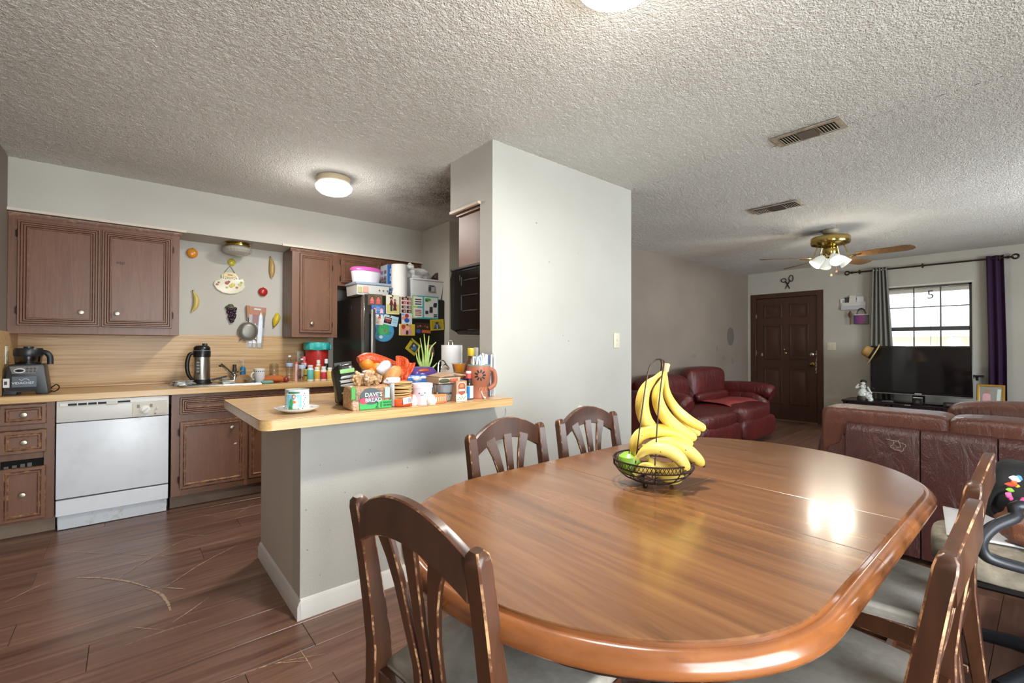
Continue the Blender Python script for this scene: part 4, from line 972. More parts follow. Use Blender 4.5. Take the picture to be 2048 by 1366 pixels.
# figurine
t = thing('figurine', 'white porcelain figurine with black hair on the television stand', 'figurine', (7.52, P(1728, 795, X=7.52).y, .49), R(-90))
ob('base', L([(0, 0), (.055, 0), (.06, .03), (.045, .075), (0, .08)], 14), C('#3b2c28', .5), t, (-.02, 0, 0))
PORC = worn('porcelain', '#d9dedb', '#5a6a66', .56, .62, .25, 60)
ob('skirt', L([(0, .06), (.062, .062), (.068, .085), (.05, .125), (.03, .155), (0, .155)], 16), PORC, t, (-.012, 0, 0), smooth=60); ob('torso', L([(.022, .15), (.034, .175), (.03, .2), (.012, .212), (0, .213)], 14), PORC, t, (-.012, 0, 0), smooth=60)
ob('lap_drape', blob(newbm(), (.045, -.02, .07), (.04, .035, .055), 5, .15, 14, 10), PORC, t, smooth=80); ob('companion', L([(0, 0), (.028, 0), (.03, .02), (.016, .06), (.018, .075), (.012, .09), (0, .094)], 12), PORC, t, (.075, -.02, 0), smooth=60)
ob('head', blob(newbm(), (-.01, 0, .235), (.026, .026, .032), 2, .03, 14, 10), C('#e6e2dc', .3), t, smooth=80)
ob('hair', blob(newbm(), (-.008, .006, .252), (.036, .03, .024), 6, .2, 14, 10), C('#151313', .4), t, smooth=80)
ob('arm', T(curve([(-.045, 0, .18), (-.085, -.01, .165), (-.055, -.015, .215)], 10), .011, 8), C('#dcdcd8', .3), t)
ob('arm', T(curve([(.04, 0, .18), (.07, -.03, .13), (.09, -.04, .10)], 10), .011, 8), C('#dcdcd8', .3), t)
# framed photo
fx = 7.66; t = thing('framed_picture', 'gold framed photo of a child in pink on the television stand', 'picture frame', (fx, P(1981, 800, X=fx).y, .49), R(-90), rot=(R(-8), 0, R(-90)))
z0_ = .04; w_ = .115; h_ = .24
ob('frame', ringloft(newbm(), -w_, w_, z0_, z0_+h_, [(0, .012), (0, 0), (.006, -.006), (.02, -.004), (.026, .002)], cap=False), C('#b58a35', .35, .5), t)
bm = newbm(); quadp(bm, [(-.1, z0_+.02), (.1, z0_+.02), (.1, z0_+.22), (-.1, z0_+.22)], .002, 0); disc(bm, -.03, z0_+.16, .02, .026, .001, 14, 1); quadp(bm, [(-.065, z0_+.02), (0, z0_+.02), (.0, z0_+.12), (-.015, z0_+.135), (-.05, z0_+.135), (-.065, z0_+.12)], .0012, 2); quadp(bm, [(.045, z0_+.03), (.075, z0_+.03), (.085, z0_+.19), (.055, z0_+.19)], .0012, 3)
ob('print', bm, [C('#8d8d86', .4), C('#a57f66', .5), C('#d9a4ac', .5), C('#c9d4cc', .5)], t, smooth=0); ob('easel', B(-.02, .02, .012, .09, 0, .1), M['black'], t); ob('foot', B(-w_, w_, 0, .012, 0, z0_+.002), C('#8d6a2a', .5), t)
# hat on the corner of the screen
t = thing('straw_hat', 'tan brimmed hat with a black band hung on the television corner', 'hat', P(1747, 708, X=7.50), rot=(R(12), R(-62), R(-90))); t.scale = (1.25,)*3
ob('crown', L([(.058, -.0), (.060, .03), (.052, .085), (.035, .10), (0, .095)], 20, sy=1.15), C('#b9955e', .8), t, smooth=60); ob('brim', L([(.056, .0), (.10, -.006), (.118, .004), (.116, .007), (.10, -.002), (.056, .004)], 24, sy=1.15), C('#c4a878', .8), t, smooth=60)
ob('band', L([(.0595, .002), (.0612, .004), (.0606, .026), (.0585, .026)], 20, sy=1.15), C('#1b1413', .7), t)
t = thing('wall_bracket', 'small black bracket sticking out of the wall beside the television', 'bracket', (XR, P(1953, 754, X=8.1).y, P(1953, 754, X=8.1).z), R(-90)); ob('plate', B(-.01, .01, -.006, 0, -.05, .02), M['black'], t); ob('arm', B(-.06, .06, -.10, -.006, .002, .02, bev=.003), M['black'], t)

# ================================================================== curtains, rod and wall things
RX = 8.11; ra, rb = P(1694, 546.5, X=RX), P(2031, 512.5, X=RX); rzc = (ra.z+rb.z)/2
rd = thing('curtain_rod', 'dark bronze curtain rod with ring finials above the window', 'curtain rod', (RX, (ra.y+rb.y)/2, rzc), R(-90)); hl = (ra.y-rb.y)/2
ob('rod', T([(-hl+.03, 0, 0), (hl-.03, 0, 0)], .011, 10), MB, rd)
for s in (-1, 1):
    ob('finial', T([(s*hl+.026*math.cos(a), 0, .026*math.sin(a)) for a in [2*PI*i/20 for i in range(20)]], .010, 8, closed=True), MB, rd)
    ob('collar', L([(.016, -.012), (.018, 0), (.016, .012)], 12), MB, rd, (s*(hl-.06), 0, 0), (0, R(90), 0))
for px in (1719, 1845, 2000):
    x = (ra.y+rb.y)/2-P(px, 530, X=RX).y; ob('bracket', boxes((x-.006, x+.006, -.012, .088, -.006, .006), (x-.008, x+.008, -.016, .016, -.03, .028)), MB, rd)
def curtain(name, label, pl, pr, pl2, pr2, mat, folds, zbot, amp, collar=0):
    A, Bq = P(pl, 540, X=RX).y, P(pr, 540, X=RX).y; A2, B2 = P(pl2, 700, X=RX).y, P(pr2, 700, X=RX).y
    t = thing(name, label, 'curtain', (RX, (A+Bq)/2, zbot), R(-90)); cy = (A+Bq)/2; n, m = 60, 24; bm = newbm(); V_ = []
    top = rzc+.035; zm = P(pl2, 700, X=RX).z
    for j in range(m+1):
        z = top+(zbot-top)*j/m; k = min(1, (top-z)/(top-zm)) if top > zm else 0
        for i in range(n+1):
            u = i/n; y = (A+(Bq-A)*u)*(1-k)+(A2+(B2-A2)*u)*k
            V_.append(bm.verts.new((cy-y, -amp*math.sin(2*PI*folds*u)*(1+.25*k)+(.006 if collar else 0), z-zbot)))
    for j in range(m):
        for i in range(n): bm.faces.new((V_[j*(n+1)+i], V_[j*(n+1)+i+1], V_[(j+1)*(n+1)+i+1], V_[(j+1)*(n+1)+i]))
    o = ob('cloth', bm, mat, t, smooth=180); md = o.modifiers.new('thick', 'SOLIDIFY'); md.thickness = .003
    return t
gt = NT('grey_curtain_cloth'); gt.base(gt.mix(gt.ramp(gt.noise(gt.coord((1, 1, 1)), 240, 2), [(.4, 0.), (.6, 1.)]), '#77766f', '#8d8c84')).set(Roughness=.85)
t = curtain('grey_curtain', 'grey grommet curtain bunched at the side of the window', 1745, 1774, 1740, 1786, gt.m, 4.5, .06, .028)
for k in range(4):
    u = (k+.5)/4; y = P(1745+29*u, 540, X=RX).y; cy = (P(1745, 540, X=RX).y+P(1774, 540, X=RX).y)/2
    ob('grommet', T([(cy-y, .022*math.cos(a), rzc-.06+.022*math.sin(a)) for a in [2*PI*i/14 for i in range(14)]], .004, 6, closed=True), M['nickel'], t)
curtain('purple_curtain', 'dark purple curtain hanging straight beside the window', 1972.5, 2008, 1977, 2014, C('#34183b', .85), 2.2, .06, .02, 1)
# iron scissors above the door
v = P(1575.5, 567, X=XR); t = thing('scissors_decoration', 'dark metal scissors hung open on the wall above the front door', 'wall decoration', v, R(-90))
def sc(px, py): q = P(px, py, X=XR); return (v.y-q.y, -.01, q.z-v.z)
for pts, lp, lr in (([sc(1571, 578), sc(1576, 569), sc(1581, 560)], sc(1582.8, 557), (3.2, 5.5)), ([sc(1580, 577.5), sc(1575.5, 569), sc(1571, 562.5)], sc(1568, 561), (3.8, 3.2))):
    bd_ = ob('blade', T(pts, lambda k: .006+.004*k, 6), MB, t); k_ = 8.7/FPX
    ob('finger_loop', T([(lp[0]+lr[0]*k_*math.cos(a), -.01, lp[2]+lr[1]*k_*math.sin(a)) for a in [2*PI*i/16 for i in range(16)]], .006, 6, closed=True), MB, bd_)
ob('pivot', L([(0, 0), (.008, 0), (.007, .006), (0, .007)], 10), MB, t, (0, -.012, .0), (R(90), 0, 0))
# light switch plates
def switch(name, label, loc, rz, n=1, outlet=False, w_=.07, h_=.115, mat='#d9d3bb'):
    t = thing(name, label, 'outlet' if outlet else 'light switch', loc, rz); ww_ = w_*(1 if n == 1 else 1.6)
    ob('plate', B(-ww_/2, ww_/2, -.007, -.0005, -h_/2, h_/2, bev=.003, seg=2), C(mat, .4), t)
    for k in range(n):
        x = (k-(n-1)/2)*.045
        if outlet:
            for z in (-.02, .02):
                o = ob('socket', L([(0, 0), (.016, 0), (.015, .002), (0, .002)], 14), C('#cfc8ae', .45), t, (x, -.007, z), (R(90), 0, 0))
                for d in (-.006, .006): ob('slot', B(x+d-.001, x+d+.001, -.0096, -.0088, z-.004, z+.004), M['black'], t)
        else: ob('toggle', B(x-.005, x+.005, -.018, -.006, -.004, .012, bev=.002), C('#e2dcc6', .4), t)
    for z in ((-.0305, .0305) if not outlet else (0,)): ob('screw', L([(0, 0), (.003, 0), (.002, .0015), (0, .0015)], 8), C('#b9b299', .4), t, (0, -.007, z), (R(90), 0, 0))
    return t
switch('light_switch', 'ivory light switch on the white pillar wall', P(1232.5, 681, Y=WY), 0)
switch('light_switch', 'ivory double light switch on the wall beside the front door', P(1663, 692.5, X=XR), R(-90), 2)
switch('wall_outlet', 'ivory outlet in the backsplash beside the red canister', P(601, 714, Y=YB-.012), 0, 1, True)
switch('wall_outlet', 'ivory outlet on the side backsplash behind the blender', P(11.5, 710, X=XL+.012), R(90), 1, True)
# letter rack with keys
v = P(1704, 607, X=XR); t = thing('letter_rack', 'white wall letter rack full of mail with key hooks', 'letter rack', v, R(-90))
def rk(px, py): q = P(px, py, X=XR); return v.y-q.y, q.z-v.z
ob('back_plate', B(*[q for q in (rk(1681, 600)[0], rk(1729, 600)[0])], -.008, -.001, rk(1700, 620)[1], rk(1700, 597)[1], bev=.002), C('#c9c6bd', .5), t)
for i, (z0_, yy, col) in enumerate(((.0, -.03, '#b9b9bd'), (.05, -.02, '#cfcdc6'), (.09, -.012, '#a8a79f'))):
    ob('tray_front', B(rk(1680+i, 0)[0], rk(1729, 0)[0], yy-.004, yy, rk(1700, 620)[1]+z0_, rk(1700, 620)[1]+z0_+.06, bev=.002), C(col, .5), t)
for i in range(5):
    x = rk(1684+i*8, 0)[0]; lt = ob('letter', B(-.03, .05, -.003, 0, 0, .11+.02*(i % 3)), C(['#e3e2de', '#3c3a36', '#d6d2c8', '#55524b', '#dcdcdc'][i], .6), t, (x, -.012-.004*(i % 3), rk(1700, 612)[1]), (0, R(4*(i % 3)-4), 0))
ob('hook_bar', T([(rk(1697, 0)[0], -.036, rk(0, 619)[1]), (rk(1724, 0)[0], -.036, rk(0, 619)[1])], .004, 6), C('#4a4a4c', .4, .5), t)
for i in range(5): x = rk(1700+i*5.6, 0)[0]; ob('hook', T([(x, -.036, rk(0, 619)[1]), (x, -.04, rk(0, 622)[1]), (x, -.05, rk(0, 623)[1])], .003, 5), C('#4a4a4c', .4, .5), t)
v2 = P(1700.5, 636, X=XR-.045); t = thing('key_bunch', 'brown key bunch hanging from the letter rack', 'keys', v2, R(-90)); ob('fob', blob(newbm(), (0, 0, .05), (.022, .008, .055), 3, .2, 12, 10), C('#5a3f28', .5), t, smooth=80); ob('key', B(-.006, .006, -.002, .002, -.10, 0, bev=.001), C('#7a5f42', .4, .5), t); ob('ring', T([(.012*math.cos(a), 0, .115+.012*math.sin(a)) for a in [2*PI*i/12 for i in range(12)]], .002, 5, closed=True), M['nickel'], t)
v2 = P(1722.5, 638, X=XR-.045); t = thing('hanging_pouch', 'small purple square pouch with a black handle hanging from the letter rack', 'pouch', v2, R(-90)); gr_ = NT('purple_gradient_cloth'); sp_ = gr_.n('ShaderNodeSeparateXYZ'); gr_.l(gr_.coord((1, 1, 1), 'Generated'), sp_.inputs[0]); gr_.base(gr_.ramp(sp_.outputs[0], [(0., '#3f2f66'), (.45, '#8a3a72'), (1., '#5d6660')])).set(Roughness=.6)
ob('body', B(-.085, .085, -.012, .012, -.07, .06, bev=.004), gr_.m, t); ob('top_band', B(-.085, .085, -.013, .013, .058, .07, bev=.002), C('#e0d5d8', .5), t); ob('handle', T([(-.05*math.cos(a), 0, .068+.085*math.sin(a)) for a in [PI*i/12 for i in range(13)]], .007, 6), M['black'], t)
# number ornament with a cord in the window
v2 = P(1861, 590, X=XR+.04); t = thing('window_ornament', 'dark number five ornament on a long cord hanging in the window', 'ornament', v2, R(-90))
text('number', '5', .16, C('#39424a', .5), t, (0, 0, 0), ext=.004)
def wo(px, py): q = P(px, py, X=XR+.04); return (v2.y-q.y, 0, q.z-v2.z)
ob('cord', T(curve([wo(1861, 598), wo(1861, 612), wo(1862, 628), wo(1858, 642), wo(1862, 655), wo(1862, 666), wo(1861, 680), wo(1861, 690)], 24), .002, 5), M['black'], t)

# ================================================================== ceiling things
def vent(name, label, pts):
    q = [P(a, b, Z=CEIL) for a, b in pts]; c = sum(q, Vector())/4
    lx_ = max(p.x for p in q)-min(p.x for p in q); ly = max(p.y for p in q)-min(p.y for p in q)
    t = thing(name, label, 'vent', c); hx, hy = lx_/2, ly/2; vm = worn(name+'_paint', '#b0a38f', '#8f8270', .45, .65, .6, 14)
    bm = newbm(); box(bm, -hx, hx, -hy, hy, -.006, -.001, bev=.002); ob('frame', bm, vm, t)
    for k in range(3):
        a, b = -hy+.03+(2*hy-.06)*k/3+.005, -hy+.03+(2*hy-.06)*(k+1)/3-.005
        ob('opening', B(-hx+.03, hx-.03, a, b, -.0075, -.006), C('#26211c', .9), t)
        if k != 1:
            n = 6
            for i in range(n):
                y = a+(b-a)*(i+.5)/n; bm = newbm(); box(bm, -hx+.03, hx-.03, -.006, .006, -.001, .001); ob('louvre', bm, vm, t, (0, y, -.012), (R(40), 0, 0))
        else:
            n = 7
            for i in range(n):
                x = -hx+.03+(2*hx-.06)*(i+.5)/n; bm = newbm(); box(bm, -.005, .005, a, b, -.001, .001); ob('louvre', bm, C('#5f564b', .6), t, (x, 0, -.011), (0, R(40), 0))
    for y in (-hy+.012, hy-.012): ob('screw', L([(0, 0), (.005, 0), (.004, -.003), (0, -.003)], 8), M['nickel'], t, (0, y, -.006))
vent('ceiling_vent', 'rusty ceiling air vent nearest the dining table', [(1543, 277), (1680, 233), (1697, 253), (1560, 293)])
vent('ceiling_vent', 'ceiling air vent nearer the ceiling fan', [(1499, 421), (1595, 399), (1612, 408), (1515, 429)])
def lampglow(name, loc, power, col, rad, parent=None):
    l = bpy.data.lights.new(name, 'POINT'); l.energy = power; l.color = col; l.shadow_soft_size = rad; o = bpy.data.objects.new(name, l); COL.objects.link(o); o.location = loc
    if parent: o.parent = parent
    return o
def lampdown(name, loc, power, col, size, parent):
    l = bpy.data.lights.new(name, 'AREA'); l.shape = 'DISK'; l.size = size; l.energy = power; l.color = col; o = bpy.data.objects.new(name, l); COL.objects.link(o); o.location = loc; o.parent = parent; return o
# kitchen ceiling lamp
def ribbed(col, e, name):
    t = NT(name); t.base(col).set(Roughness=.25); t.b.inputs['Emission Color'].default_value = lin(col); t.set(Emission_Strength=e); return t.m
t = thing('ceiling_lamp', 'lit ribbed glass ceiling lamp in the kitchen', 'ceiling lamp', (P(668, 357, Z=CEIL).x, P(668, 357, Z=CEIL).y, CEIL))
ob('base', L([(.0, 0), (.118, 0), (.12, -.012), (.114, -.016), (.116, -.034), (.108, -.04), (0, -.04)], 28), C('#c9b798', .4), t)
bm = newbm(); n = 64
pr_ = [(.108, -.038), (.128, -.062), (.122, -.085), (.095, -.108), (.05, -.122), (0, -.126)]; rings = []
for r, z in pr_[:-1]: rings.append([bm.verts.new(((r+(.0022 if i % 2 else 0))*math.cos(2*PI*i/n), (r+(.0022 if i % 2 else 0))*math.sin(2*PI*i/n), z)) for i in range(n)])
tp = bm.verts.new((0, 0, pr_[-1][1]))
for a, b in zip(rings[:-1], rings[1:]):
    for i in range(n): bm.faces.new((a[i], b[i], b[(i+1) % n], a[(i+1) % n]))
for i in range(n): bm.faces.new((rings[-1][i], tp, rings[-1][(i+1) % n]))
ob('glass_dome', bm, ribbed('#eef3f6', .75, 'kitchen_lamp_glass'), t, smooth=20)
lampdown('kitchen_lamp_down', (0, 0, -.13), 15, (1, .97, .92), .2, t)
lampglow('kitchen_lamp_light', (0, 0, -.24), 5, (1, .97, .92), .1, t)
# dining ceiling lamp
v = P(1236, 8, Z=2.335); t = thing('ceiling_lamp', 'lit round white glass ceiling lamp at the top edge over the table', 'ceiling lamp', (v.x, v.y, CEIL)); rr_ = .135
t.location = (P(1236, -22, Z=2.35).x, P(1236, -22, Z=2.35).y, CEIL)
ob('base', L([(0, 0), (.158, 0), (.16, -.012), (.15, -.022), (.12, -.03), (0, -.03)], 32), C('#a98c66', .5), t)
ob('glass_dome', L([(.118, -.028), (.135, -.045), (.13, -.07), (.1, -.09), (.05, -.102), (0, -.105)], 36), ribbed('#fbf6ea', 1.1, 'dining_lamp_glass'), t, smooth=60)
lampdown('dining_lamp_down', (0, 0, -.108), 28, (1, .96, .9), .2, t)
lampglow('dining_lamp_light', (0, 0, -.26), 4, (1, .94, .84), .1, t)
# unlit lamp under the soffit
v = P(475, 484, Y=4.57); t = thing('soffit_lamp', 'unlit cut-glass lamp with a brass ring under the soffit above the sink', 'ceiling lamp', (v.x, 4.57, 2.10))
ob('brass_ring', L([(0, 0), (.098, 0), (.1, -.01), (.094, -.014), (.1, -.02), (.1, -.03), (.09, -.036), (0, -.036)], 28), M['brass'], t)
bm = newbm(); n = 56; rings = []; pr_ = [(.088, -.034), (.108, -.05), (.112, -.065), (.1, -.085), (.07, -.102), (.03, -.11)]
for r, z in pr_: rings.append([bm.verts.new(((r+(.002 if i % 2 else 0))*math.cos(2*PI*i/n), (r+(.002 if i % 2 else 0))*math.sin(2*PI*i/n), z)) for i in range(n)])
for a, b in zip(rings[:-1], rings[1:]):
    for i in range(n): bm.faces.new((a[i], b[i], b[(i+1) % n], a[(i+1) % n]))
bm.faces.new(rings[-1]); ob('glass_bowl', bm, C('#a9a69b', .12, spec=.8), t, smooth=15)
# ceiling fan
FX, FYc = 5.676, 1.515
t = thing('ceiling_fan', 'brass ceiling fan with wooden blades and lit glass shades', 'ceiling fan', (FX, FYc, CEIL))
ob('canopy', L([(0, 0), (.075, 0), (.07, -.03), (.05, -.05), (.03, -.055), (0, -.055)], 24), C('#9c8d78', .5), t)
ob('motor_housing', L([(0, -.05), (.08, -.055), (.17, -.075), (.178, -.085), (.178, -.135), (.17, -.15), (.12, -.165), (.08, -.175), (0, -.175)], 32), M['brass'], t)
ob('switch_housing', L([(0, -.17), (.055, -.175), (.066, -.2), (.066, -.25), (.05, -.275), (.0, -.28)], 20), M['brass'], t)
BWD = wood('fan_blade_wood', [(.25, '#543a22'), (.5, '#6e4e2b'), (.8, '#876238')], (4, 40, 40), .4, .02)
zb_ = 2.15-CEIL
for k, a in enumerate((-92, -15, 54, 129)):
    ca = Matrix.Rotation(R(a), 4, 'Z')
    bm = newbm(); pts = [(.22, -.055), (.3, -.062), (.61, -.072), (.66, -.06), (.685, -.03), (.685, .03), (.66, .06), (.61, .072), (.3, .062), (.22, .055)]
    prism(bm, pts, -.0035, .0035, 'z', bev=.001); xf(bm, ca @ Matrix.Translation((0, 0, zb_)) @ Matrix.Rotation(R(-12), 4, 'X')); bd_ = ob('blade', bm, BWD, t)
    bm = newbm(); tube(bm, curve([(.12, 0, -.165), (.17, .0, zb_-.005), (.2, .03, zb_-.006), (.28, .035, zb_-.006)], 10), .006, 6); tube(bm, curve([(.12, 0, -.165), (.17, .0, zb_-.005), (.2, -.03, zb_-.006), (.28, -.035, zb_-.006)], 10), .006, 6); tube(bm, [(.19, 0, zb_-.006), (.26, .0, zb_-.006)], .005, 6)
    xf(bm, ca); ob('blade_iron', bm, M['brass'], bd_)
SHG = ribbed('#dfe3d8', .35, 'fan_shade_glass')
for k, (a, tilt, lit) in enumerate(((215, 50, 1), (125, 45, 1), (35, 45, 1), (305, 45, 1))):
    m_ = Matrix.Rotation(R(a), 4, 'Z') @ Matrix.Translation((.05, 0, -.262)) @ Matrix.Rotation(R(-tilt), 4, 'Y')
    sh = ob('glass_shade', xf(L([(.022, -.02), (.03, -.035), (.045, -.07), (.052, -.115), (.06, -.14), (.057, -.14), (.049, -.115), (.042, -.07), (.027, -.037)], 24), m_), SHG, t, smooth=60)
    ob('socket', xf(L([(0, .0), (.018, 0), (.022, -.025), (0, -.03)], 12), m_), M['brass'], sh)
    ob('bulb', xf(L([(0, -.03), (.012, -.04), (.026, -.075), (.022, -.1), (0, -.112)], 14), m_), C('#fffaf0', .4, emit=22), sh)
    lo = m_ @ Vector((0, 0, -.155)); lampglow('fan_lamp_light', lo, 5.5, (1, .93, .78), .03, t)
for dx, dy, zl, col in ((-.045, -.02, .20, '#b7753f'), (-.01, -.055, .16, '#b7552f')):
    c_ = ob('pull_chain', T([(dx, dy, -.27), (dx, dy, -.27-zl)], .0016, 5), M['brass'], t); ob('chain_pull', L([(0, -.03), (.008, -.024), (.008, -.008), (.003, 0), (0, 0)], 10, c=(dx, dy, -.27-zl)), C(col, .5), c_)

# ================================================================== small things: helpers
def at(px, Y, z): v = P(px, 700, Y=Y); return Vector((v.x, Y, z))
def hpx(px, py, Y, z): return P(px, py, Y=Y).z-z
def wpx(px, w_, Y): return P(px+w_/2, 700, Y=Y).x-P(px-w_/2, 700, Y=Y).x
KZ, BZ = .8935, .9205
def bottle(name, label, cat, px, Y, z, top, w_, body, cap='#e8e8e4', band=None, shape='pill', group=None, capf=.16, glassy=False, bandz=(.12, .72), sy=1):
    H = hpx(px, top, Y, z); r = wpx(px, w_, Y)/2*.94; t = thing(name, label, cat, at(px, Y, z), 0, group)
    bmat = M['plastic'] if glassy else C(body, .35)
    if shape == 'pill': pr = [(0, 0), (r*.94, 0), (r, H*.03), (r, H*.70), (r*.9, H*.77), (r*.68, H*.80), (r*.68, H*(1-capf))]; cr = r*.78
    elif shape == 'water': pr = [(0, 0), (r*.85, 0), (r, H*.04), (r*.93, H*.18), (r, H*.25), (r, H*.58), (r*.95, H*.64), (r*.62, H*.80), (r*.34, H*.90), (r*.34, H*.95)]; cr = r*.42; capf = .06
    elif shape == 'tube': pr = [(0, 0), (r, 0), (r, H*(1-capf))]; cr = r*1.02
    elif shape == 'jug': pr = [(0, 0), (r*.92, 0), (r, H*.04), (r, H*.55), (r*.8, H*.66), (r*.5, H*.74), (r*.42, H*.82), (r*.42, H*(1-capf))]; cr = r*.5
    ob('body', L(pr, 18, sy=sy), bmat, t, smooth=50)
    if band: ob('label_band', L([(r*1.004, H*bandz[0]), (r*1.015, H*(bandz[0]+.005)), (r*1.015, H*(bandz[1]-.005)), (r*1.004, H*bandz[1])], 18, sy=sy), C(band, .45), t)
    ob('cap', L([(0, H*(1-capf)-.001), (cr, H*(1-capf)-.001), (cr, H*.985), (cr*.9, H), (0, H)], 16, sy=sy), C(cap, .4), t)
    return t

# ================================================================== back worktop
bx = at(50, 4.30, KZ); w_ = P(97, 700, Y=4.21).x-P(6, 700, Y=4.21).x; bx.x = (P(97, 700, Y=4.21).x+P(6, 700, Y=4.21).x)/2; H1 = hpx(47, 729, 4.21, KZ); H2 = hpx(47, 695, 4.30, KZ)
t = thing('blender', 'black countertop blender with a squat clear jug in the corner of the worktop', 'blender', bx)
bm = newbm(); hw_ = w_/2; prism(bm, [(-hw_, 0), (-hw_*.42, 0), (-hw_*.38, .018), (hw_*.42, .018), (hw_*.46, 0), (hw_, 0), (hw_*.99, .03), (hw_*.80, H1*.96), (hw_*.74, H1), (-hw_*.74, H1), (-hw_*.80, H1*.96), (-hw_*.99, .03)], -.09, .10, 'y', bev=.006, seg=2); ob('motor_base', bm, C('#1b1d20', .4), t)
ob('front_plate', B(-hw_*.62, hw_*.5, -.094, -.089, H1*.25, H1*.62, bev=.002), C('#50565c', .35, .4), t)
bm = newbm(); prism(bm, [(-hw_*.72, H1*.94), (hw_*.62, H1*.94), (hw_*.42, H1*.70), (-hw_*.6, H1*.70)], -.095, -.0895, 'y'); ob('control_strip', bm, C('#6a665e', .4), t)
ob('display', L([(0, 0), (.022, 0), (.02, .004), (0, .004)], 18, sx=1.2, sy=.75), C('#c9cdd0', .3), t, (-hw_*.28, -.095, H1*.80), (R(90), 0, 0)); ob('display_glass', L([(0, 0), (.018, 0), (0, .001)], 18, sx=1.1, sy=.5), M['blackgloss'], t, (-hw_*.28, -.0992, H1*.80), (R(90), 0, 0))
for i in range(6): ob('button', L([(0, 0), (.006, 0), (.005, .002), (0, .002)], 10), C('#3d3b37', .5), t, (hw_*(.05+.17*(i % 3)), -.095, H1*(.86-.09*(i//3))), (R(90), 0, 0))
text('lettering', 'VIDACHEF', .021, C('#d5d9dc', .4), t, (-.012, -.0945, H1*.39)); bm = newbm(); tube(bm, [(-.03, -.0946, H1*.53), (-.018, -.0946, H1*.47), (-.008, -.0946, H1*.53), (.004, -.0946, H1*.53), (.016, -.0946, H1*.48)], .0016, 4); ob('emblem', bm, C('#d5d9dc', .4), t)
ob('paper_tag', B(-hw_*.98, -hw_*.70, -.0965, -.0945, H1*.26, H1*.55), C('#d8d8d8', .6), t); ob('tag_print', B(-hw_*.93, -hw_*.80, -.0972, -.0964, H1*.35, H1*.46), C('#3a3a3e', .6), t)
jr = w_*.31
ob('jug', L([(jr*.9, H1), (jr*1.0, H1+.01), (jr*1.06, H2-.055), (jr*1.04, H2-.055), (jr*.97, H1+.012)], 24), glass('jug_dark_tint', (.45, .46, .47, 1), .06, gl=.2), t, smooth=60); ob('jug_base', L([(0, H1), (jr*.95, H1), (jr*.97, H1+.014), (0, H1+.014)], 24), M['black'], t)  # clear jug tinted darker to stand in for its dark inside
ob('blade_hub', L([(0, H1+.014), (.02, H1+.014), (.012, H1+.03), (0, H1+.035)], 12), M['chrome'], t)
ob('lid', L([(jr*1.06, H2-.058), (jr*1.12, H2-.05), (jr*1.12, H2-.015), (jr*1.05, H2-.004), (jr*.4, H2-.004), (jr*.4, H2+.006), (0, H2+.006)], 28), C('#202226', .35), t, smooth=50)
ob('jug_handle', T(curve([(jr*1.0, -.01, H2-.03), (jr*1.35, -.02, H2-.035), (jr*1.62, -.02, H2-.06), (jr*1.66, -.02, H2-.11)], 14), .016, 10), C('#26282c', .45), t)
ob('power_cord', T(curve([(hw_*.95, .06, .02), (hw_*1.25, .05, .05), (hw_*1.42, .04, .03), (hw_*1.25, .03, .008), (hw_*1.0, .07, .006)], 16), .0035, 6), M['black'], t)

Y = 4.47; c = at(404, Y, .9035); H = hpx(404, 687, Y, .9035); r = wpx(410, 34, Y)/2
t = thing('soup_maker', 'stainless jug kettle with a black lid and curved black handle beside the sink', 'kettle', c)
ob('foot', L([(0, 0), (r*1.08, 0), (r*1.1, .012), (r*.98, .03), (0, .03)], 26), M['black'], t)
ob('body', L([(r*.97, .028), (r, .035), (r*.97, H*.66), (r*.95, H*.66)], 28), M['steel'], t, smooth=60)
ob('collar', L([(r*.97, H*.655), (r*1.04, H*.66), (r*1.05, H*.80), (r*1.0, H*.83), (0, H*.83)], 28), C('#17181a', .3), t, smooth=50); ob('seal_line', L([(r*1.03, H*.815), (r*1.045, H*.82), (r*1.03, H*.826)], 28), C('#8d8f92', .3), t)
ob('lid', L([(r*1.0, H*.825), (r*.98, H*.90), (r*.75, H*.945), (0, H*.95)], 28), C('#1a1b1d', .3), t, smooth=60); ob('lid_knob', L([(0, H*.93), (r*.32, H*.93), (r*.32, H*.99), (r*.28, H), (0, H)], 16), C('#2e2f31', .4), t, (r*.32, -r*.1, 0))
ob('handle', T(curve([(-r*.95, -.01, H*.76), (-r*1.45, -.015, H*.72), (-r*1.72, -.015, H*.5), (-r*1.6, -.015, H*.25), (-r*1.1, -.01, H*.08)], 20), lambda k: .011+.004*math.sin(PI*k), 10), C('#17181a', .35), t)
bm = newbm(); prism(bm, rrect(-r*.35, r*.22, H*.22, H*.6, .015), -r*1.03, -r*.9, 'y'); ob('control_panel', bm, C('#3f3d3b', .25), t, (-r*.25, 0, 0), (0, 0, R(-14)))
for i in range(4): ob('panel_key', B(-r*.22, r*.14, -r*1.045, -r*1.02, H*(.28+.075*i), H*(.325+.075*i), bev=.001), C('#8a8780', .3), t, (-r*.25, 0, 0), (0, 0, R(-14)))
ob('drip_tray', L([(0, -.003), (r*1.2, -.003), (r*1.25, .004), (r*1.15, .002), (0, .001)], 24), M['black'], t)

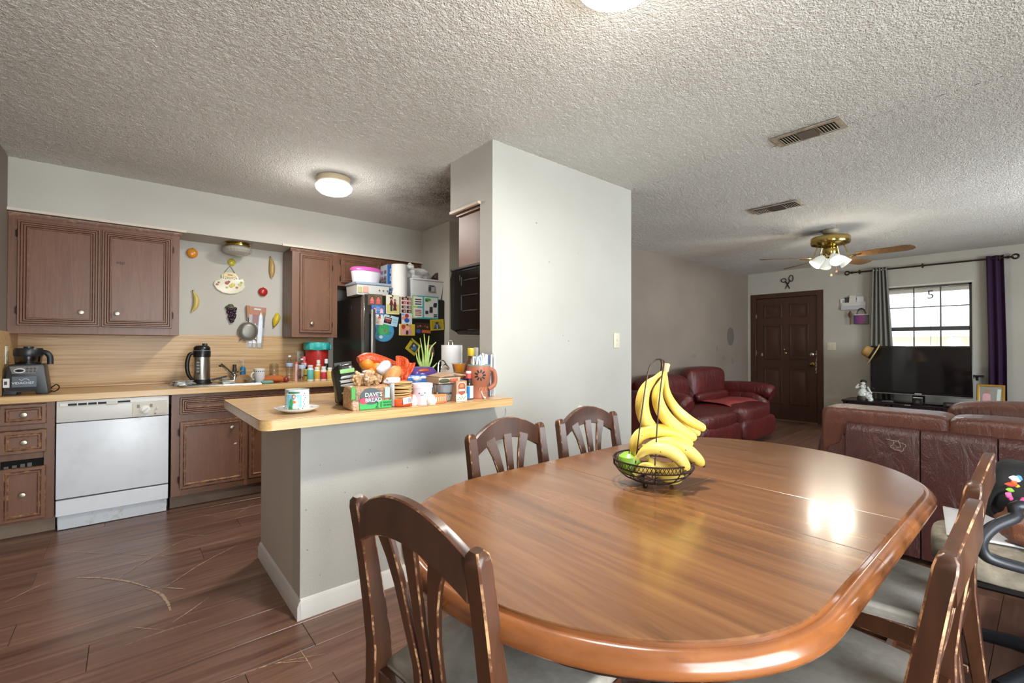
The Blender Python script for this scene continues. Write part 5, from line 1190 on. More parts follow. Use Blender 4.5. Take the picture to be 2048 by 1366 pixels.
Y = 4.36; t = thing('foil_wrap', 'crumpled silver foil beside the kettle on the worktop', 'foil', at(366, Y, KZ)); ob('sheet', blob(newbm(), (0, 0, .022), (.065, .05, .024), 6, .4, 18, 12, 2.4, freq=2), C('#b9bab6', .3, .6), t, smooth=25)
t = thing('table_knife', 'silver knife lying flat on the worktop', 'knife', at(342, 4.33, KZ), R(8)); ob('blade', B(-.1, .02, -.008, .008, .001, .004, bev=.001), M['steel'], t); ob('handle', B(.02, .1, -.009, .009, .0, .012, bev=.004), C('#bab5ab', .4), t)
t = thing('spatula', 'black spatula lying behind the kettle', 'spatula', at(434, 4.60, .9), R(0)); bm = newbm(); prism(bm, [(-.05, 0), (.07, .03), (.075, .018), (-.03, -.012)], -.012, .012, 'y'); ob('head', bm, M['black'], t, (0, 0, .02)); ob('handle', T([(-.05, 0, .012), (-.14, 0, .006)], .006, 6), M['black'], t)
t = thing('soap_dish', 'cream oval soap dish behind the sink', 'dish', at(452, 4.60, .899)); ob('dish', L([(0, 0), (.02, 0), (.05, .016), (.052, .022), (.046, .02), (0, .006)], 20, sy=.7), C('#ded2b4', .4), t); ob('soap_bar', blob(newbm(), (0, 0, .022), (.034, .02, .012), 2, .05, 14, 8, 3), C('#cfc09a', .5), t, smooth=80)
t = bottle('spray_bottle', 'small dark pump bottle behind the tap', 'bottle', 469.5, 4.66, KZ, 729, 10, '#3b3733', '#2b2826', '#cfcfc9', 'pill', capf=.22, bandz=(.3, .55))
Y = 4.62; t = thing('dish_soap_bottle', 'blue dish soap bottle with a clear pump behind the sink', 'bottle', at(486, Y, KZ)); H = hpx(486, 719, Y, KZ); r = wpx(486, 12, Y)/2
ob('body', L([(0, 0), (r*.95, 0), (r, .006), (r, H*.5), (r*.85, H*.62), (r*.5, H*.68)], 18, sy=.7), C('#1f6f9e', .2), t, smooth=50); ob('shoulder', L([(r*.86, H*.6), (r*.5, H*.69), (r*.3, H*.74)], 18, sy=.7), M['plastic'], t); ob('pump', T([(0, 0, H*.7), (0, 0, H*.95), (-.03, -.01, H*.97)], .005, 8), C('#c9cfd0', .3), t)
t = thing('wooden_bowl', 'tipped wooden bowl beside the tap', 'bowl', at(486, 4.30, KZ+.03), rot=(R(35), R(-20), 0)); ob('bowl', L([(0, -.026), (.035, -.024), (.058, .012), (.052, .012), (.03, -.018), (0, -.02)], 22), C('#8a6a45', .6), t, smooth=60)
t = thing('drinking_glass', 'clear glass lying on its side by the wooden bowl', 'glass', at(500, 4.24, KZ+.026), rot=(R(0), R(80), R(25))); ob('glass_wall', L([(0, -.04), (.022, -.04), (.026, .04), (.023, .04), (.02, -.034), (0, -.034)], 20), M['glass'], t, smooth=60); ob('foot_ring', L([(.02, -.042), (.023, -.04), (.02, -.038)], 18), M['glass'], t)
Y = 4.30; t = thing('white_mug', 'white mug dotted with black prints beside the draining things', 'mug', at(519, Y, KZ)); H = hpx(519, 737, Y, KZ); r = wpx(519, 24, Y)/2
ob('cup', L([(0, 0), (r*.82, 0), (r*.88, .005), (r, H), (r*.93, H), (r*.8, .01), (0, .008)], 24), C('#e1e2e4', .25), t, smooth=50); ob('handle', T([(-r*.9-.022*math.sin(a), -.01, H*.5+.03*math.cos(a)) for a in [PI*i/12 for i in range(13)]], .0055, 8), C('#e1e2e4', .25), t)
for i in range(7): a = R(-150+20*i); ob('dot', L([(0, 0), (.0045, 0), (.0, .001)], 8), M['black'], t, (r*.985*math.cos(a), r*.985*math.sin(a), H*.83), (R(90), 0, a+R(90)))
Y = 4.30; t = thing('oven_mitt', 'rust orange oven mitt lying on the worktop', 'oven mitt', at(549, Y, KZ)); b_ = newbm(); blob(b_, (0, 0, .03), (.095, .05, .032), 4, .2, 22, 12, 2.3); ob('mitt', b_, C('#b0602c', .85), t, smooth=80); ob('thumb', blob(newbm(), (.07, -.03, .018), (.05, .02, .018), 3, .1, 14, 10), C('#a85a2a', .85), t, smooth=80)
t = thing('sponge', 'teal sponge in front of the oven mitt', 'sponge', at(535, 4.215, KZ)); ob('sponge_body', blob(newbm(), (0, 0, .012), (.045, .02, .013), 2, .06, 18, 10, 4), C('#6fa29b', .9), t, smooth=80)
Y = 4.62; t = thing('glass_jar', 'upturned clear glass jar behind the oven mitt', 'jar', at(548, Y, KZ)); H = hpx(548, 727, Y, KZ); r = wpx(548, 19, Y)/2; ob('jar_wall', L([(r*.9, 0), (r, .01), (r, H*.93), (r*.85, H), (0, H), (0, H*.97), (r*.8, H*.97), (r*.94, H*.92), (r*.94, .01)], 22), M['glass'], t, smooth=50); ob('base_ring', L([(r*.5, H), (r*.55, H+.003), (r*.5, H+.004)], 18), M['glass'], t)
t = thing('red_onion', 'small red onion beside the oven mitt', 'onion', at(572, 4.26, KZ)); ob('bulb', L([(0, 0), (.014, .002), (.025, .018), (.022, .034), (.008, .043), (.003, .05), (0, .05)], 18), C('#7d2b2c', .3), t, smooth=80); ob('root_tuft', L([(0, -.001), (.005, -.0), (0, .002)], 8), C('#b39a78', .9), t)
GV = 'bottles and vitamins at the end of the back worktop'
bottle('water_bottle', 'clear water bottle with a blue label beside the ivory outlet', 'bottle', 579, 4.45, KZ, 711, 15, '#fff', '#e8ecef', '#a9bfdd', 'water', GV, glassy=True, bandz=(.56, .70))
bottle('water_bottle', 'clear water bottle with a blue label nearer the red canister', 'bottle', 604, 4.27, KZ, 717, 15, '#fff', '#d9dfe6', '#b5c8e3', 'water', GV, glassy=True, bandz=(.56, .72))
bottle('cream_tube', 'slim pink tube standing between the two water bottles', 'tube', 593, 4.33, KZ, 724, 7, '#e3b9bb', '#c9656a', None, 'tube', GV, capf=.1)
bottle('pump_bottle', 'small red topped bottle behind the second water bottle', 'bottle', 608, 4.55, KZ, 713, 11, '#c9505a', '#d8626b', '#e9d3d2', 'pill', GV)
Y = 4.55; t = thing('red_canister', 'large red canister with a turquoise clip lid under the wall cabinet', 'canister', at(634, Y, KZ)); H = hpx(634, 685, Y, KZ); r = wpx(634, 44, Y)/2
ob('body', L([(0, 0), (r*.92, 0), (r*.96, .008), (r, H*.80), (0, H*.80)], 32), C('#b8312c', .3), t, smooth=50); ob('lid', L([(0, H*.79), (r*1.12, H*.79), (r*1.18, H*.82), (r*1.18, H*.95), (r*1.12, H), (0, H)], 32), C('#33b3ad', .35), t, smooth=40)
for a in (-130, -75, -20, 50): ob('lid_clip', B(-.02, .02, -.006, .006, H*.80, H*.97, bev=.004), C('#5cc8c2', .3), t, (r*1.18*math.cos(R(a)), r*1.18*math.sin(R(a)), 0), (0, 0, R(a+90)))
for i in range(7): ob('measure_mark', B(-.012+.004*(i % 2), .008, -r*1.003, -r*.985, H*(.55+.035*i), H*(.553+.035*i)), C('#e6c9c2', .5), t)
bottle('vitamin_bottle', 'yellow and black bottle beside the water bottle', 'bottle', 611.5, 4.38, KZ, 733, 9, '#d9c03a', '#1c1a17', '#2a2620', 'pill', GV, bandz=(.3, .4))
bottle('vitamin_bottle', 'white vitamin bottle with a teal label', 'bottle', 621, 4.25, KZ, 730, 14, '#dfe9e8', '#d9cfcf', '#67bcbc', 'pill', GV)
bottle('vitamin_bottle', 'squat white vitamin bottle with a yellow label', 'bottle', 634.5, 4.30, KZ, 734, 13, '#ece7d3', '#f0efea', '#d9b64a', 'pill', GV)
bottle('vitamin_bottle', 'white vitamin bottle with a red and magenta label', 'bottle', 647.5, 4.28, KZ, 733, 12, '#e9e2e4', '#e7ece6', '#c0384a', 'pill', GV, bandz=(.1, .6))
bottle('vitamin_bottle', 'small bottle with a pale yellow label at the worktop end', 'bottle', 660, 4.26, KZ, 735, 12, '#e9dba0', '#eeeee9', '#dcc467', 'pill', GV)
bottle('vitamin_bottle', 'white bottle with an amber label standing behind the squat one', 'bottle', 637, 4.45, KZ, 720, 10, '#e7e2d8', '#efefec', '#d9a53e', 'pill', GV)
bottle('medicine_bottle', 'dark bottle with a white dropper cap in front of the red canister', 'bottle', 652.5, 4.42, KZ, 718, 9, '#25191c', '#e8e6ea', '#1a1416', 'pill', GV, capf=.42, bandz=(.1, .4))
t = thing('can_opener', 'black can opener at the worktop end', 'can opener', at(668, 4.3, KZ)); ob('body', B(-.02, .02, -.02, .02, 0, .09, bev=.006), M['black'], t); ob('lever', T([(-.015, 0, .085), (-.03, -.01, .11), (.0, -.01, .115)], .005, 6), M['black'], t)

# ================================================================== fruit and things on the kitchen wall
def wl(px, py, Y=YB): return P(px, py, Y=Y)
KW = 4.85/FPX  # metres for one image pixel on the back wall, roughly
def wr(px, py, dx): return (P(px+dx, py, Y=YB).x-P(px, py, Y=YB).x)
def wfruit(name, label, cat, px, py, build):
    return build(thing(name, label, cat, wl(px, py)))
GW = 'ceramic fruit on the kitchen wall'
def rnd(px, py, r, col, name, label, stemc='#4a5a2a', sz=1.0):
    t = thing(name, label, 'wall decoration', wl(px, py), 0, GW); q = wr(px, py, r)
    ob('fruit', L([(0, -q*sz), (q*.5, -q*.88*sz), (q*.9, -q*.45*sz), (q, 0), (q*.92, q*.42*sz), (q*.55, q*.82*sz), (q*.15, q*.92*sz), (0, q*.85*sz)], 22, sy=.55), C(col, .25), t, (0, -q*.5, 0), smooth=80)
    ob('stem', T([(0, -q*.5, q*.8*sz), (q*.12, -q*.5, q*1.05*sz)], .004, 6), C(stemc, .6), t)
rnd(384, 507, 11.5, '#d98c2b', 'wall_orange', 'ceramic orange on the kitchen wall by the big cabinet', '#6a4a20', 1.06)
rnd(463, 525, 8, '#c9bb3a', 'wall_lemon', 'ceramic lemon on the wall under the soffit lamp', '#8a8030', 1.06)
rnd(525, 584, 9.5, '#b32a24', 'wall_tomato', 'red ceramic tomato on the kitchen wall', '#5a2a1a', 1.03)
def curved(name, label, pts, rad, col, tipc, flat=.7):
    c = wl(*pts[len(pts)//2]); t = thing(name, label, 'wall decoration', c, 0, GW); q = wr(*pts[0], 1)
    cp = [wl(*p)-c+Vector((0, -rad*q*.75, 0)) for p in pts]; path = curve(cp, 18)
    ob('fruit', T(path, lambda k: rad*q*max(.18, math.sin(PI*min(.96, max(.05, k)))**.6), 12), C(col, .35), t, smooth=80)
    ob('stem', T([path[0], path[0]+(path[0]-path[1]).normalized()*.012], rad*q*.25, 6), C(tipc, .6), t); return t
curved('wall_banana', 'ceramic banana on the kitchen wall beside the big cabinet', [(386, 583), (392, 598), (391, 612), (383, 624)], 6.2, '#cdb765', '#7a6a2a')
curved('wall_corn', 'tan ceramic corn cob high on the kitchen wall', [(540, 516), (543, 530), (543, 545), (542, 557)], 6.2, '#b9985c', '#6e6a38')
curved('wall_squash', 'yellow ceramic squash on the wall beside the narrow cabinet', [(547, 652), (550, 643), (553, 634), (553, 626)], 7, '#d3b92e', '#6a6a28')
t = thing('wall_grapes', 'dark purple ceramic grape bunch on the kitchen wall', 'wall decoration', wl(463, 627), 0, GW); q = wr(463, 627, 1); random.seed(2)
for i in range(44):
    z = random.uniform(-17, 10); w2 = 8*(1-max(0, -z)/22); x = random.uniform(-w2, w2); gx, gz = x*q, z*q
    ob('grape', L([(0, -.014), (.010, -.010), (.014, 0), (.010, .010), (0, .014)], 8, c=(gx, -.012-random.uniform(0, .012), gz)), C('#33202b', .25), t, smooth=80)
ob('grape_leaf', blob(newbm(), (-.01, -.018, 12*q), (.034, .012, .026), 3, .3, 14, 8), C('#4a5232', .5), t, smooth=80); ob('stem', T([(0, -.01, 13*q), (0, -.01, 17*q)], .003, 5), C('#5a4a30', .6), t)
# plaque shaped like a tureen
c = wl(459, 567); t = thing('tureen_plaque', 'painted tureen-shaped ceramic plaque hung on a wire on the kitchen wall', 'wall decoration', c); q = wr(459, 567, 1)
outl = [(-24, 9), (-16, 10), (-17, 17), (-11, 22), (0, 24), (11, 22), (17, 15), (19, 9), (26, 11), (30, 6), (26, 1), (31, -4), (26, -12), (14, -20), (0, -23), (-14, -21), (-26, -13), (-33, -4), (-30, 4)]
outl = [(a, b) for a, b in [(-16, 10), (-17, 17), (-11, 22), (0, 24), (11, 22), (17, 15), (18, 9), (26, 12), (30, 6), (29, 0), (32, -5), (26, -14), (14, -21), (0, -23), (-14, -21), (-26, -14), (-32, -4), (-29, 3), (-22, 6)]]
bm = newbm(); prism(bm, [(a*q, b*q*.96) for a, b in outl], -.022, -.002, 'y', bev=.006, seg=2); ob('body', bm, C('#e2dbc0', .3), t)
bm = newbm(); prism(bm, [(a*q, b*q) for a, b in [(-14, 12), (-13, 18), (-7, 20.5), (7, 20.5), (13, 16), (14, 11)]], -.028, -.021, 'y', bev=.003); ob('lid', bm, C('#e3c78d', .35), t)
for x, z, rx, col in ((-6, 0, 4.5, '#a8402e'), (-2, 3, 3, '#8d4a32'), (6, -3, 5, '#d6cb5a'), (2, -6, 4.5, '#cdbf4c'), (20, -2, 4, '#b8c05a'), (23, 3, 3, '#9aa848'), (-25, -4, 3, '#b5563c'), (-22, 0, 2.5, '#6a7a3a'), (-6, -9, 3, '#b7b04a'), (14, -8, 3, '#a85a3a')):
    ob('painted_fruit', L([(0, 0), (rx*q, 0), (rx*q*.8, .004), (0, .006)], 12, sy=.8), C(col, .4), t, (x*q, -.021, z*q), (R(90), 0, 0))
for i in range(7): ob('painted_leaf', L([(0, 0), (2.2*q, 0), (0, .003)], 8, sy=.45), C('#5b7048', .5), t, ((-13+4.4*i)*q, -.0215, (10-1.2*(i % 2))*q), (R(90), R(25), 0))
ob('lid_slot', B(-5*q, 5*q, -.030, -.027, 16*q, 17.5*q), C('#7a4a3a', .6), t)
ob('hanging_wire', T([(-11*q, -.008, 21*q), (-1.5*q, -.004, 34*q), (2*q, -.004, 34*q), (11*q, -.008, 21*q)], .002, 5), M['nickel'], t); ob('nail', L([(0, 0), (.004, 0), (0, .012)], 6), M['nickel'], t, (0, -.001, 34.5*q), (R(90), 0, 0))
# knife pack
c = wl(511, 656); t = thing('knife_set_card', 'boxed knife set hanging on the wall behind the strainer', 'knife set', c, rot=(0, R(3.5), 0)); q = wr(511, 656, 1)
ob('card', B(-18.5*q, 18.5*q, -.008, -.002, -42*q, 42*q, bev=.001), C('#b9b7bb', .45), t); ob('card_header', B(-18.5*q, 18.5*q, -.0095, -.0078, 26*q, 42*q), C('#b27a5f', .5), t); ob('header_band', B(-6*q, 8*q, -.0105, -.009, 36*q, 39*q), C('#d9d9dc', .5), t)
ob('red_print', B(-8*q, 4*q, -.0098, -.0079, 6*q, 26*q), C('#9e4a44', .5), t)
for i, (x, ln, wd) in enumerate(((-9, 32, 3), (-1, 40, 3), (9, 62, 4.2))):
    bm = newbm(); prism(bm, [(-wd*q, -30*q), (wd*q, -30*q), (wd*q, (-30+ln*.7)*q), (-wd*q*.2, (-30+ln)*q), (-wd*q, (-30+ln*.8)*q)], -.014, -.008, 'y'); k_ = ob('knife', bm, C('#d3d6da', .25, .7), t, (x*q, 0, 0)); ob('knife_handle', B(-wd*q*.9, wd*q*.9, -.018, -.008, -39*q, -30*q, bev=.003), C('#dfe0e2', .35), k_)
ob('side_knife', B(14*q, 17*q, -.016, -.008, 2*q, 32*q, bev=.002), C('#8a7a55', .4), t); ob('blister', B(-17*q, 17.5*q, -.019, -.0185, -41*q, 25*q), M['film'], t)
# strainer
c = wl(496, 663, YB-.03); t = thing('strainer', 'round wire strainer with a wooden handle hung over the knife set', 'strainer', c); q = wr(496, 663, 1); RR = 19*q
ob('rim', T([(RR*math.cos(a), -.004, RR*math.sin(a)) for a in [2*PI*i/32 for i in range(32)]], .004, 8, closed=True), M['nickel'], t)
mt_ = NT('wire_mesh'); vv = mt_.coord((1, 1, 1)); ck = mt_.n('ShaderNodeTexChecker'); ck.inputs['Scale'].default_value = 300; mt_.l(vv, ck.inputs['Vector']); mt_.base('#8d8a80').set(Roughness=.4, Metallic=.7); mh = mt_.n('ShaderNodeMath', operation='MULTIPLY_ADD'); mh.inputs[1].default_value = .35; mh.inputs[2].default_value = .45; mt_.l(ck.outputs['Fac'], mh.inputs[0]); mt_.set(Alpha=mh.outputs[0])
ob('mesh_bowl', L([(RR*.98, 0), (RR*.9, -.018), (RR*.6, -.024), (0, -.026)], 28), mt_.m, t, (0, -.004, 0), (R(-90), 0, 0), smooth=80)
ob('neck', T([(0, -.004, RR), (0, -.004, RR+11*q)], .007, 8), M['chrome'], t); ob('handle', T([(-.5*q, -.004, RR+9*q), (-1*q, -.004, RR+24*q), (-1*q, -.004, RR+33*q)], lambda k: .009+.006*k, 10), C('#b98a63', .6), t)
for x in (-13, 13): ob('rest_ear', T([(x*q, -.004, -RR*.75), (x*1.3*q, -.004, -RR*.98)], .004, 6), M['nickel'], t)

for n_ in ('tureen_plaque', 'knife_set_card', 'strainer', 'wall_grapes'): bpy.data.objects[n_].scale = (1, 1, 1.13)

# ================================================================== things on top of the fridge
FZ = 1.6685; FYf = 3.935
def prismbox(bm, b0, b1, z0, z1, mi=0):
    """tapered box: b=(x0,x1,y0,y1)"""
    v = [bm.verts.new((x, y, z)) for (x0, x1, y0, y1), z in ((b0, z0), (b1, z1)) for x, y in ((x0, y0), (x1, y0), (x1, y1), (x0, y1))]
    fs = [bm.faces.new(q) for q in ((v[3], v[2], v[1], v[0]), (v[4], v[5], v[6], v[7]))]+[bm.faces.new((v[i], v[(i+1) % 4], v[4+(i+1) % 4], v[4+i])) for i in range(4)]
    for f in fs: f.material_index = mi
    bmesh.ops.recalc_face_normals(bm, faces=fs); return bm
Y = 4.12; c = at(735, Y, FZ); s_ = wpx(735, 1, Y)
t = thing('plastic_tray_box', 'low clear plastic box with a blue-grey lid on the fridge', 'storage box', c); H = hpx(735, 568, Y, FZ)
ob('tub', prismbox(newbm(), (-31*s_, 30*s_, -.12, .12), (-32*s_, 32*s_, -.13, .13), 0, H*.78), C('#c9c8c2', .3), t); ob('lid', B(-34*s_, 35*s_, -.14, .14, H*.78, H, bev=.006), C('#93a3b3', .35), t)
ob('sticker', B(-30*s_, -22*s_, -.1285, -.124, H*.15, H*.6), C('#a8a878', .5), t); ob('sticker', B(-20*s_, -10*s_, -.1285, -.124, H*.18, H*.65), C('#c99a8a', .5), t)
for i in range(3): ob('latch_hole', L([(0, 0), (.008, 0), (0, .002)], 10), C('#5a5a58', .6), t, ((12+8*i)*s_, -.1285, H*.42), (R(90), 0, 0))
z2 = FZ+H+.001; c = at(731, Y, z2); H2 = hpx(731, 536, Y, z2)
t = thing('food_tub', 'white oval food tub with a magenta lid on the clear box', 'food container', c)
ob('tub', L([(0, 0), (25*s_, 0), (26*s_, H2*.05), (29.5*s_, H2*.76), (0, H2*.76)], 32, sy=.6), C('#dcd9df', .3), t, smooth=50); ob('lid', L([(0, H2*.74), (31*s_, H2*.74), (31.5*s_, H2*.84), (28*s_, H2*.97), (25*s_, H2), (0, H2*.97)], 32, sy=.6), C('#c957a6', .3), t, smooth=40)
Y = 4.16; c = at(774, Y, FZ); s_ = wpx(779, 1, Y); H = hpx(778, 529, Y, FZ)
t = thing('foil_box', 'tall blue and white carton standing on the fridge', 'box', c); ob('carton', B(0, 14*s_, 0, .16, 0, H, bev=.002), C('#c3c7d0', .5), t); ob('blue_panel', B(0, 14.2*s_, -.002, 0, .002, H-.002), C('#2c6cb5', .4), t)
for i in range(4): ob('white_mark', ringloft(newbm(), 5*s_, 11*s_, H*(.08+.22*i), H*(.22+.22*i), [(0, -.002), (0, -.0032), (.007, -.0032), (.007, -.002)], cap=False), C('#e6ebf2', .5), t)
for i in range(10): ob('print_patch', B(-.0012, 0, .02+.07*(i % 2), .07+.07*(i % 2), H*(.06+.17*(i//2)), H*(.16+.17*(i//2))), C(['#7a86a8', '#9a7a8a', '#6a6a80'][i % 3], .5), t)
Y = 4.03; c = at(798, Y, FZ); s_ = wpx(798, 1, Y); H = hpx(798, 530, Y, FZ); t = thing('paper_towel_roll', 'white paper towel roll standing on the fridge', 'paper towel', c)
ob('roll', L([(14*s_*.3, 0), (14.5*s_, 0), (14.5*s_, H), (14*s_*.3, H), (14*s_*.3, 0)], 32), C('#e4e1dd', .85), t, smooth=50); ob('core', L([(14*s_*.24, 0), (14*s_*.3, 0), (14*s_*.3, H*.995), (14*s_*.24, H*.995), (14*s_*.24, 0)], 20), C('#b59a78', .8), t)
ob('loose_sheet', B(13.9*s_, 14.6*s_, -.004, .07, 0, H), C('#d9d6d2', .85), t)
Y = 4.08; c = at(844.5, Y, FZ); s_ = wpx(844, 1, Y); H = hpx(844, 561, Y, FZ); t = thing('storage_bin', 'white plastic storage bin with a small printed label on the fridge', 'storage bin', c)
ob('bin', prismbox(newbm(), (-29*s_, 26.5*s_, -.10, .11), (-31*s_, 31*s_, -.12, .13), 0, H*.94), C('#dfe0e1', .35), t); ob('rim', B(-32*s_, 32*s_, -.13, .14, H*.92, H, bev=.004), C('#e4e5e6', .35), t)
ob('label', B(-1*s_, 12*s_, -.122, -.112, H*.40, H*.72), C('#aeb4b8', .5), t); ob('label_print', B(0, 5*s_, -.1235, -.12, H*.42, H*.62), C('#3f4a52', .5), t); ob('label_print', B(1*s_, 11*s_, -.1235, -.12, H*.64, H*.70), C('#3f4a52', .5), t)
z2 = FZ+H+.001; t = thing('shopping_bag', 'crumpled white plastic bag on the storage bin', 'plastic bag', at(830, Y, z2)); b_ = newbm(); blob(b_, (0, 0, .055), (22*s_, .09, .056), 4, .3, 26, 16, 2.4, freq=1.7); blob(b_, (-10*s_, -.02, .11), (7*s_, .03, .035), 7, .4, 14, 10); ob('film', b_, C('#cfd2d0', .35), t, smooth=50); ob('knot', blob(newbm(), (-13*s_, -.03, .145), (.016, .012, .012), 3, .3, 10, 8), C('#dadcda', .4), t, smooth=60)
t = thing('brown_pouch', 'dark brown foil pouch leaning behind the storage bin', 'pouch', at(869, 4.10, FZ+H+.001), rot=(0, R(35), 0)); ob('pouch', blob(newbm(), (0, 0, .075), (.045, .035, .08), 6, .25, 20, 14, 3), C('#4a3a34', .35), t, smooth=40); ob('crimped_top', B(-.03, .03, -.004, .004, .145, .19), C('#b3a394', .3, .5), t)

# ================================================================== photographs and cards held on the fridge door
def card(name, label, cat, x0, x1, y0, y1, base, shapes, rot=0, layer=0, thick=.0016, rnd_=0, magnet=None, group='photos and cards on the fridge door'):
    yy = FYf-.0012-.0022*layer; cx, cy = (x0+x1)/2, (y0+y1)/2; c = P(cx, cy, Y=yy); w2 = wpx(cx, x1-x0, yy)/2; h2 = (P(cx, y0, Y=yy).z-P(cx, y1, Y=yy).z)/2
    t = thing(name, label, cat, c, rot=(0, R(rot), 0), group=group); bm = newbm(); mats = [C(base, .4)]; 
    if rnd_: prism(bm, rrect(-w2, w2, -h2, h2, min(w2, h2)*rnd_), -thick, 0, 'y')
    else: box(bm, -w2, w2, -thick, 0, -h2, h2)
    ob('card', bm, mats, t); bm = newbm(); mats = []
    for i, s in enumerate(shapes):
        k, u, v, a, b, col = s[:6]; m = C(col, .4)
        if m not in mats: mats.append(m)
        mi = mats.index(m); y = -thick-.0002-.00012*i
        if k == 'r': quadp(bm, [((u-a)*w2, (v-b)*h2), ((u+a)*w2, (v-b)*h2), ((u+a)*w2, (v+b)*h2), ((u-a)*w2, (v+b)*h2)], y, mi)
        elif k == 't': quadp(bm, [((u-a)*w2, (v-b)*h2), ((u+a)*w2, (v-b)*h2), ((u+a*.45)*w2, (v+b)*h2), ((u-a*.45)*w2, (v+b)*h2)], y, mi)
        else: disc(bm, u*w2, v*h2, a*w2, b*h2, y, 14, mi)
    if shapes: ob('print', bm, mats, t, smooth=0)
    if magnet:
        for u, v, col in magnet: ob('magnet', L([(0, 0), (.008, 0), (.006, .006), (0, .007)], 10), C(col, .4), t, (u*w2, -thick, v*h2), (R(90), 0, 0))
    return t
def fig(u, v, s, shirt, skirt=None, hair='#1d1413', skin='#b78668', leg='#6a4a40'):
    """a small printed standing figure"""
    o = [('e', u, v+.52*s, .20*s, .17*s, hair), ('e', u, v+.48*s, .13*s, .12*s, skin), ('t', u, v+.1*s, .30*s, .26*s, shirt)]
    if skirt: o.append(('t', u, v-.35*s, .32*s, .26*s, skirt))
    else: o.append(('r', u, v-.45*s, .16*s, .33*s, leg))
    return o
PH = 'photo'
card('photo_print', 'photo of two children in coral tops at the fridge door corner', PH, 735.5, 765, 588.5, 611, '#4a3d30', [('r', -.45, 0, .5, .9, '#5a4c3a'), ('r', .5, 0, .45, .9, '#6b5a44')]+fig(-.42, -.1, .95, '#d9696a', '#c9585c')+fig(.42, -.05, 1.0, '#d96066', '#d05a60'))
card('photo_print', 'photo of two children in pink on a blue backdrop', PH, 743, 770, 610, 629, '#3c5f9a', [('r', 0, 0, .95, .92, '#4a6fae'), ('e', -.1, .2, .5, .5, '#6a8cc4')]+fig(-.5, -.1, .95, '#e0a9ae', '#e4b3b6')+fig(.48, -.1, .95, '#e4aab0', '#eec0c0'), layer=1)
card('photo_print', 'tall photo of a couple embracing on a pale background', PH, 772, 799, 590, 628.5, '#d9d3a8', [('r', 0, .5, .9, .42, '#ddd9c8'), ('r', 0, -.45, .9, .45, '#c9c276')]+fig(-.22, .1, 1.0, '#6a2426', None, leg='#2c4250')+[('e', -.24, .72, .26, .05, '#2a1d18')]+fig(.3, -.05, .92, '#6a2030', '#5c1c2a', '#5a3022'), rnd_=.12, magnet=[(-.05, .9, '#1d1d1d')])
card('baby_card', 'small white card with a baby picture', 'card', 751, 766, 629, 650, '#dcd6ce', [('e', 0, .3, .42, .26, '#c98b74'), ('e', 0, .5, .42, .12, '#7a4a3a'), ('e', 0, -.4, .5, .35, '#e3c3b6'), ('e', -.6, -.5, .15, .12, '#c9876f')], layer=2, magnet=[(.1, .85, '#1d2422')])
card('announcement_card', 'tilted pale blue card with a dark group photo', 'card', 766, 796, 631, 651, '#a8d0dc', [('r', -.35, -.1, .55, .72, '#e6e9ea'), ('r', -.35, -.1, .5, .64, '#241a1e'), ('e', -.6, -.1, .12, .3, '#7a3a44'), ('e', -.35, -.2, .14, .34, '#8a3f4c'), ('e', -.1, -.1, .12, .3, '#7a3a44'), ('r', -.35, .25, .4, .12, '#c9a896'), ('r', .55, .3, .3, .12, '#86b9cf'), ('r', .55, -.2, .3, .1, '#86b9cf')], rot=11, layer=1, magnet=[(-.15, .85, '#4a3a30')])
card('photo_strip', 'white photo-booth strip with eight small pictures', PH, 801, 823, 593, 627, '#dedad4', [s for j in range(4) for i in range(2) for s in (('r', -.46+.92*i, .74-.49*j, .40, .19, ['#8a5a4a', '#b3555c', '#7a7064', '#5a3c30'][j]), ('e', -.6+.92*i, .72-.49*j, .14, .12, '#2a1f1c'), ('e', -.32+.92*i, .72-.49*j, .14, .12, '#c9a08a'))], magnet=[(.0, .93, '#15191a')])
card('school_calendar', 'turquoise folder page with school schedule boxes on the fridge door', 'calendar', 824.5, 877, 592, 638, '#4fb0b4', [('r', -.8, 0, .18, .96, '#b9c768'), ('r', -.55, .48, .33, .40, '#dfe3e0'), ('r', -.55, -.48, .33, .40, '#dfe3e0'), ('r', .42, .02, .52, .88, '#e4e7e6')]+[('r', -.55, .65-.2*i, .24, .05, '#33383a') for i in range(3)]+[('r', -.55, -.28-.14*i, .24, .04, ['#b3505c', '#a84a5a', '#c99a4a', '#8a4a4a'][i]) for i in range(4)]+[('r', .10+.33*((i*2) % 3), .66-.36*i, .12, .14, '#35383c') for i in range(4)]+[('r', .72, .2, .12, .14, '#3a3d40'), ('e', .22, .70, .2, .12, '#3cb83f'), ('r', .76, -.6, .13, .05, '#222'+'222'), ('r', .76, -.75, .13, .05, '#222222'), ('r', .42, -.3, .12, .14, '#3a3436')])
card('toy_photo', 'bright photo with a blue ball and red shapes', PH, 803, 824, 627, 648, '#c9d3de', [('e', 0, .55, .4, .4, '#a8342e'), ('e', -.55, .1, .4, .35, '#d98a7a'), ('e', .6, .1, .35, .35, '#dcc3b6'), ('e', 0, -.3, .5, .45, '#2a57a8'), ('e', -.7, .75, .25, .2, '#6fa0cf')], layer=1)
card('framed_photo', 'yellow bordered photo of people in red and pink', PH, 798, 830, 648, 671, '#cfb83a', [('r', -.93, 0, .06, .95, '#d8d5cc'), ('r', -.1, 0, .62, .85, '#c9907a'), ('e', 0, .3, .35, .35, '#e3b08a'), ('e', -.45, .5, .25, .4, '#b03a34'), ('e', -.4, -.45, .3, .45, '#d89aa8'), ('e', .3, -.45, .3, .45, '#c98a9a'), ('e', 0, -.5, .16, .4, '#3a2422')], layer=1, magnet=[(0, .92, '#222426')])
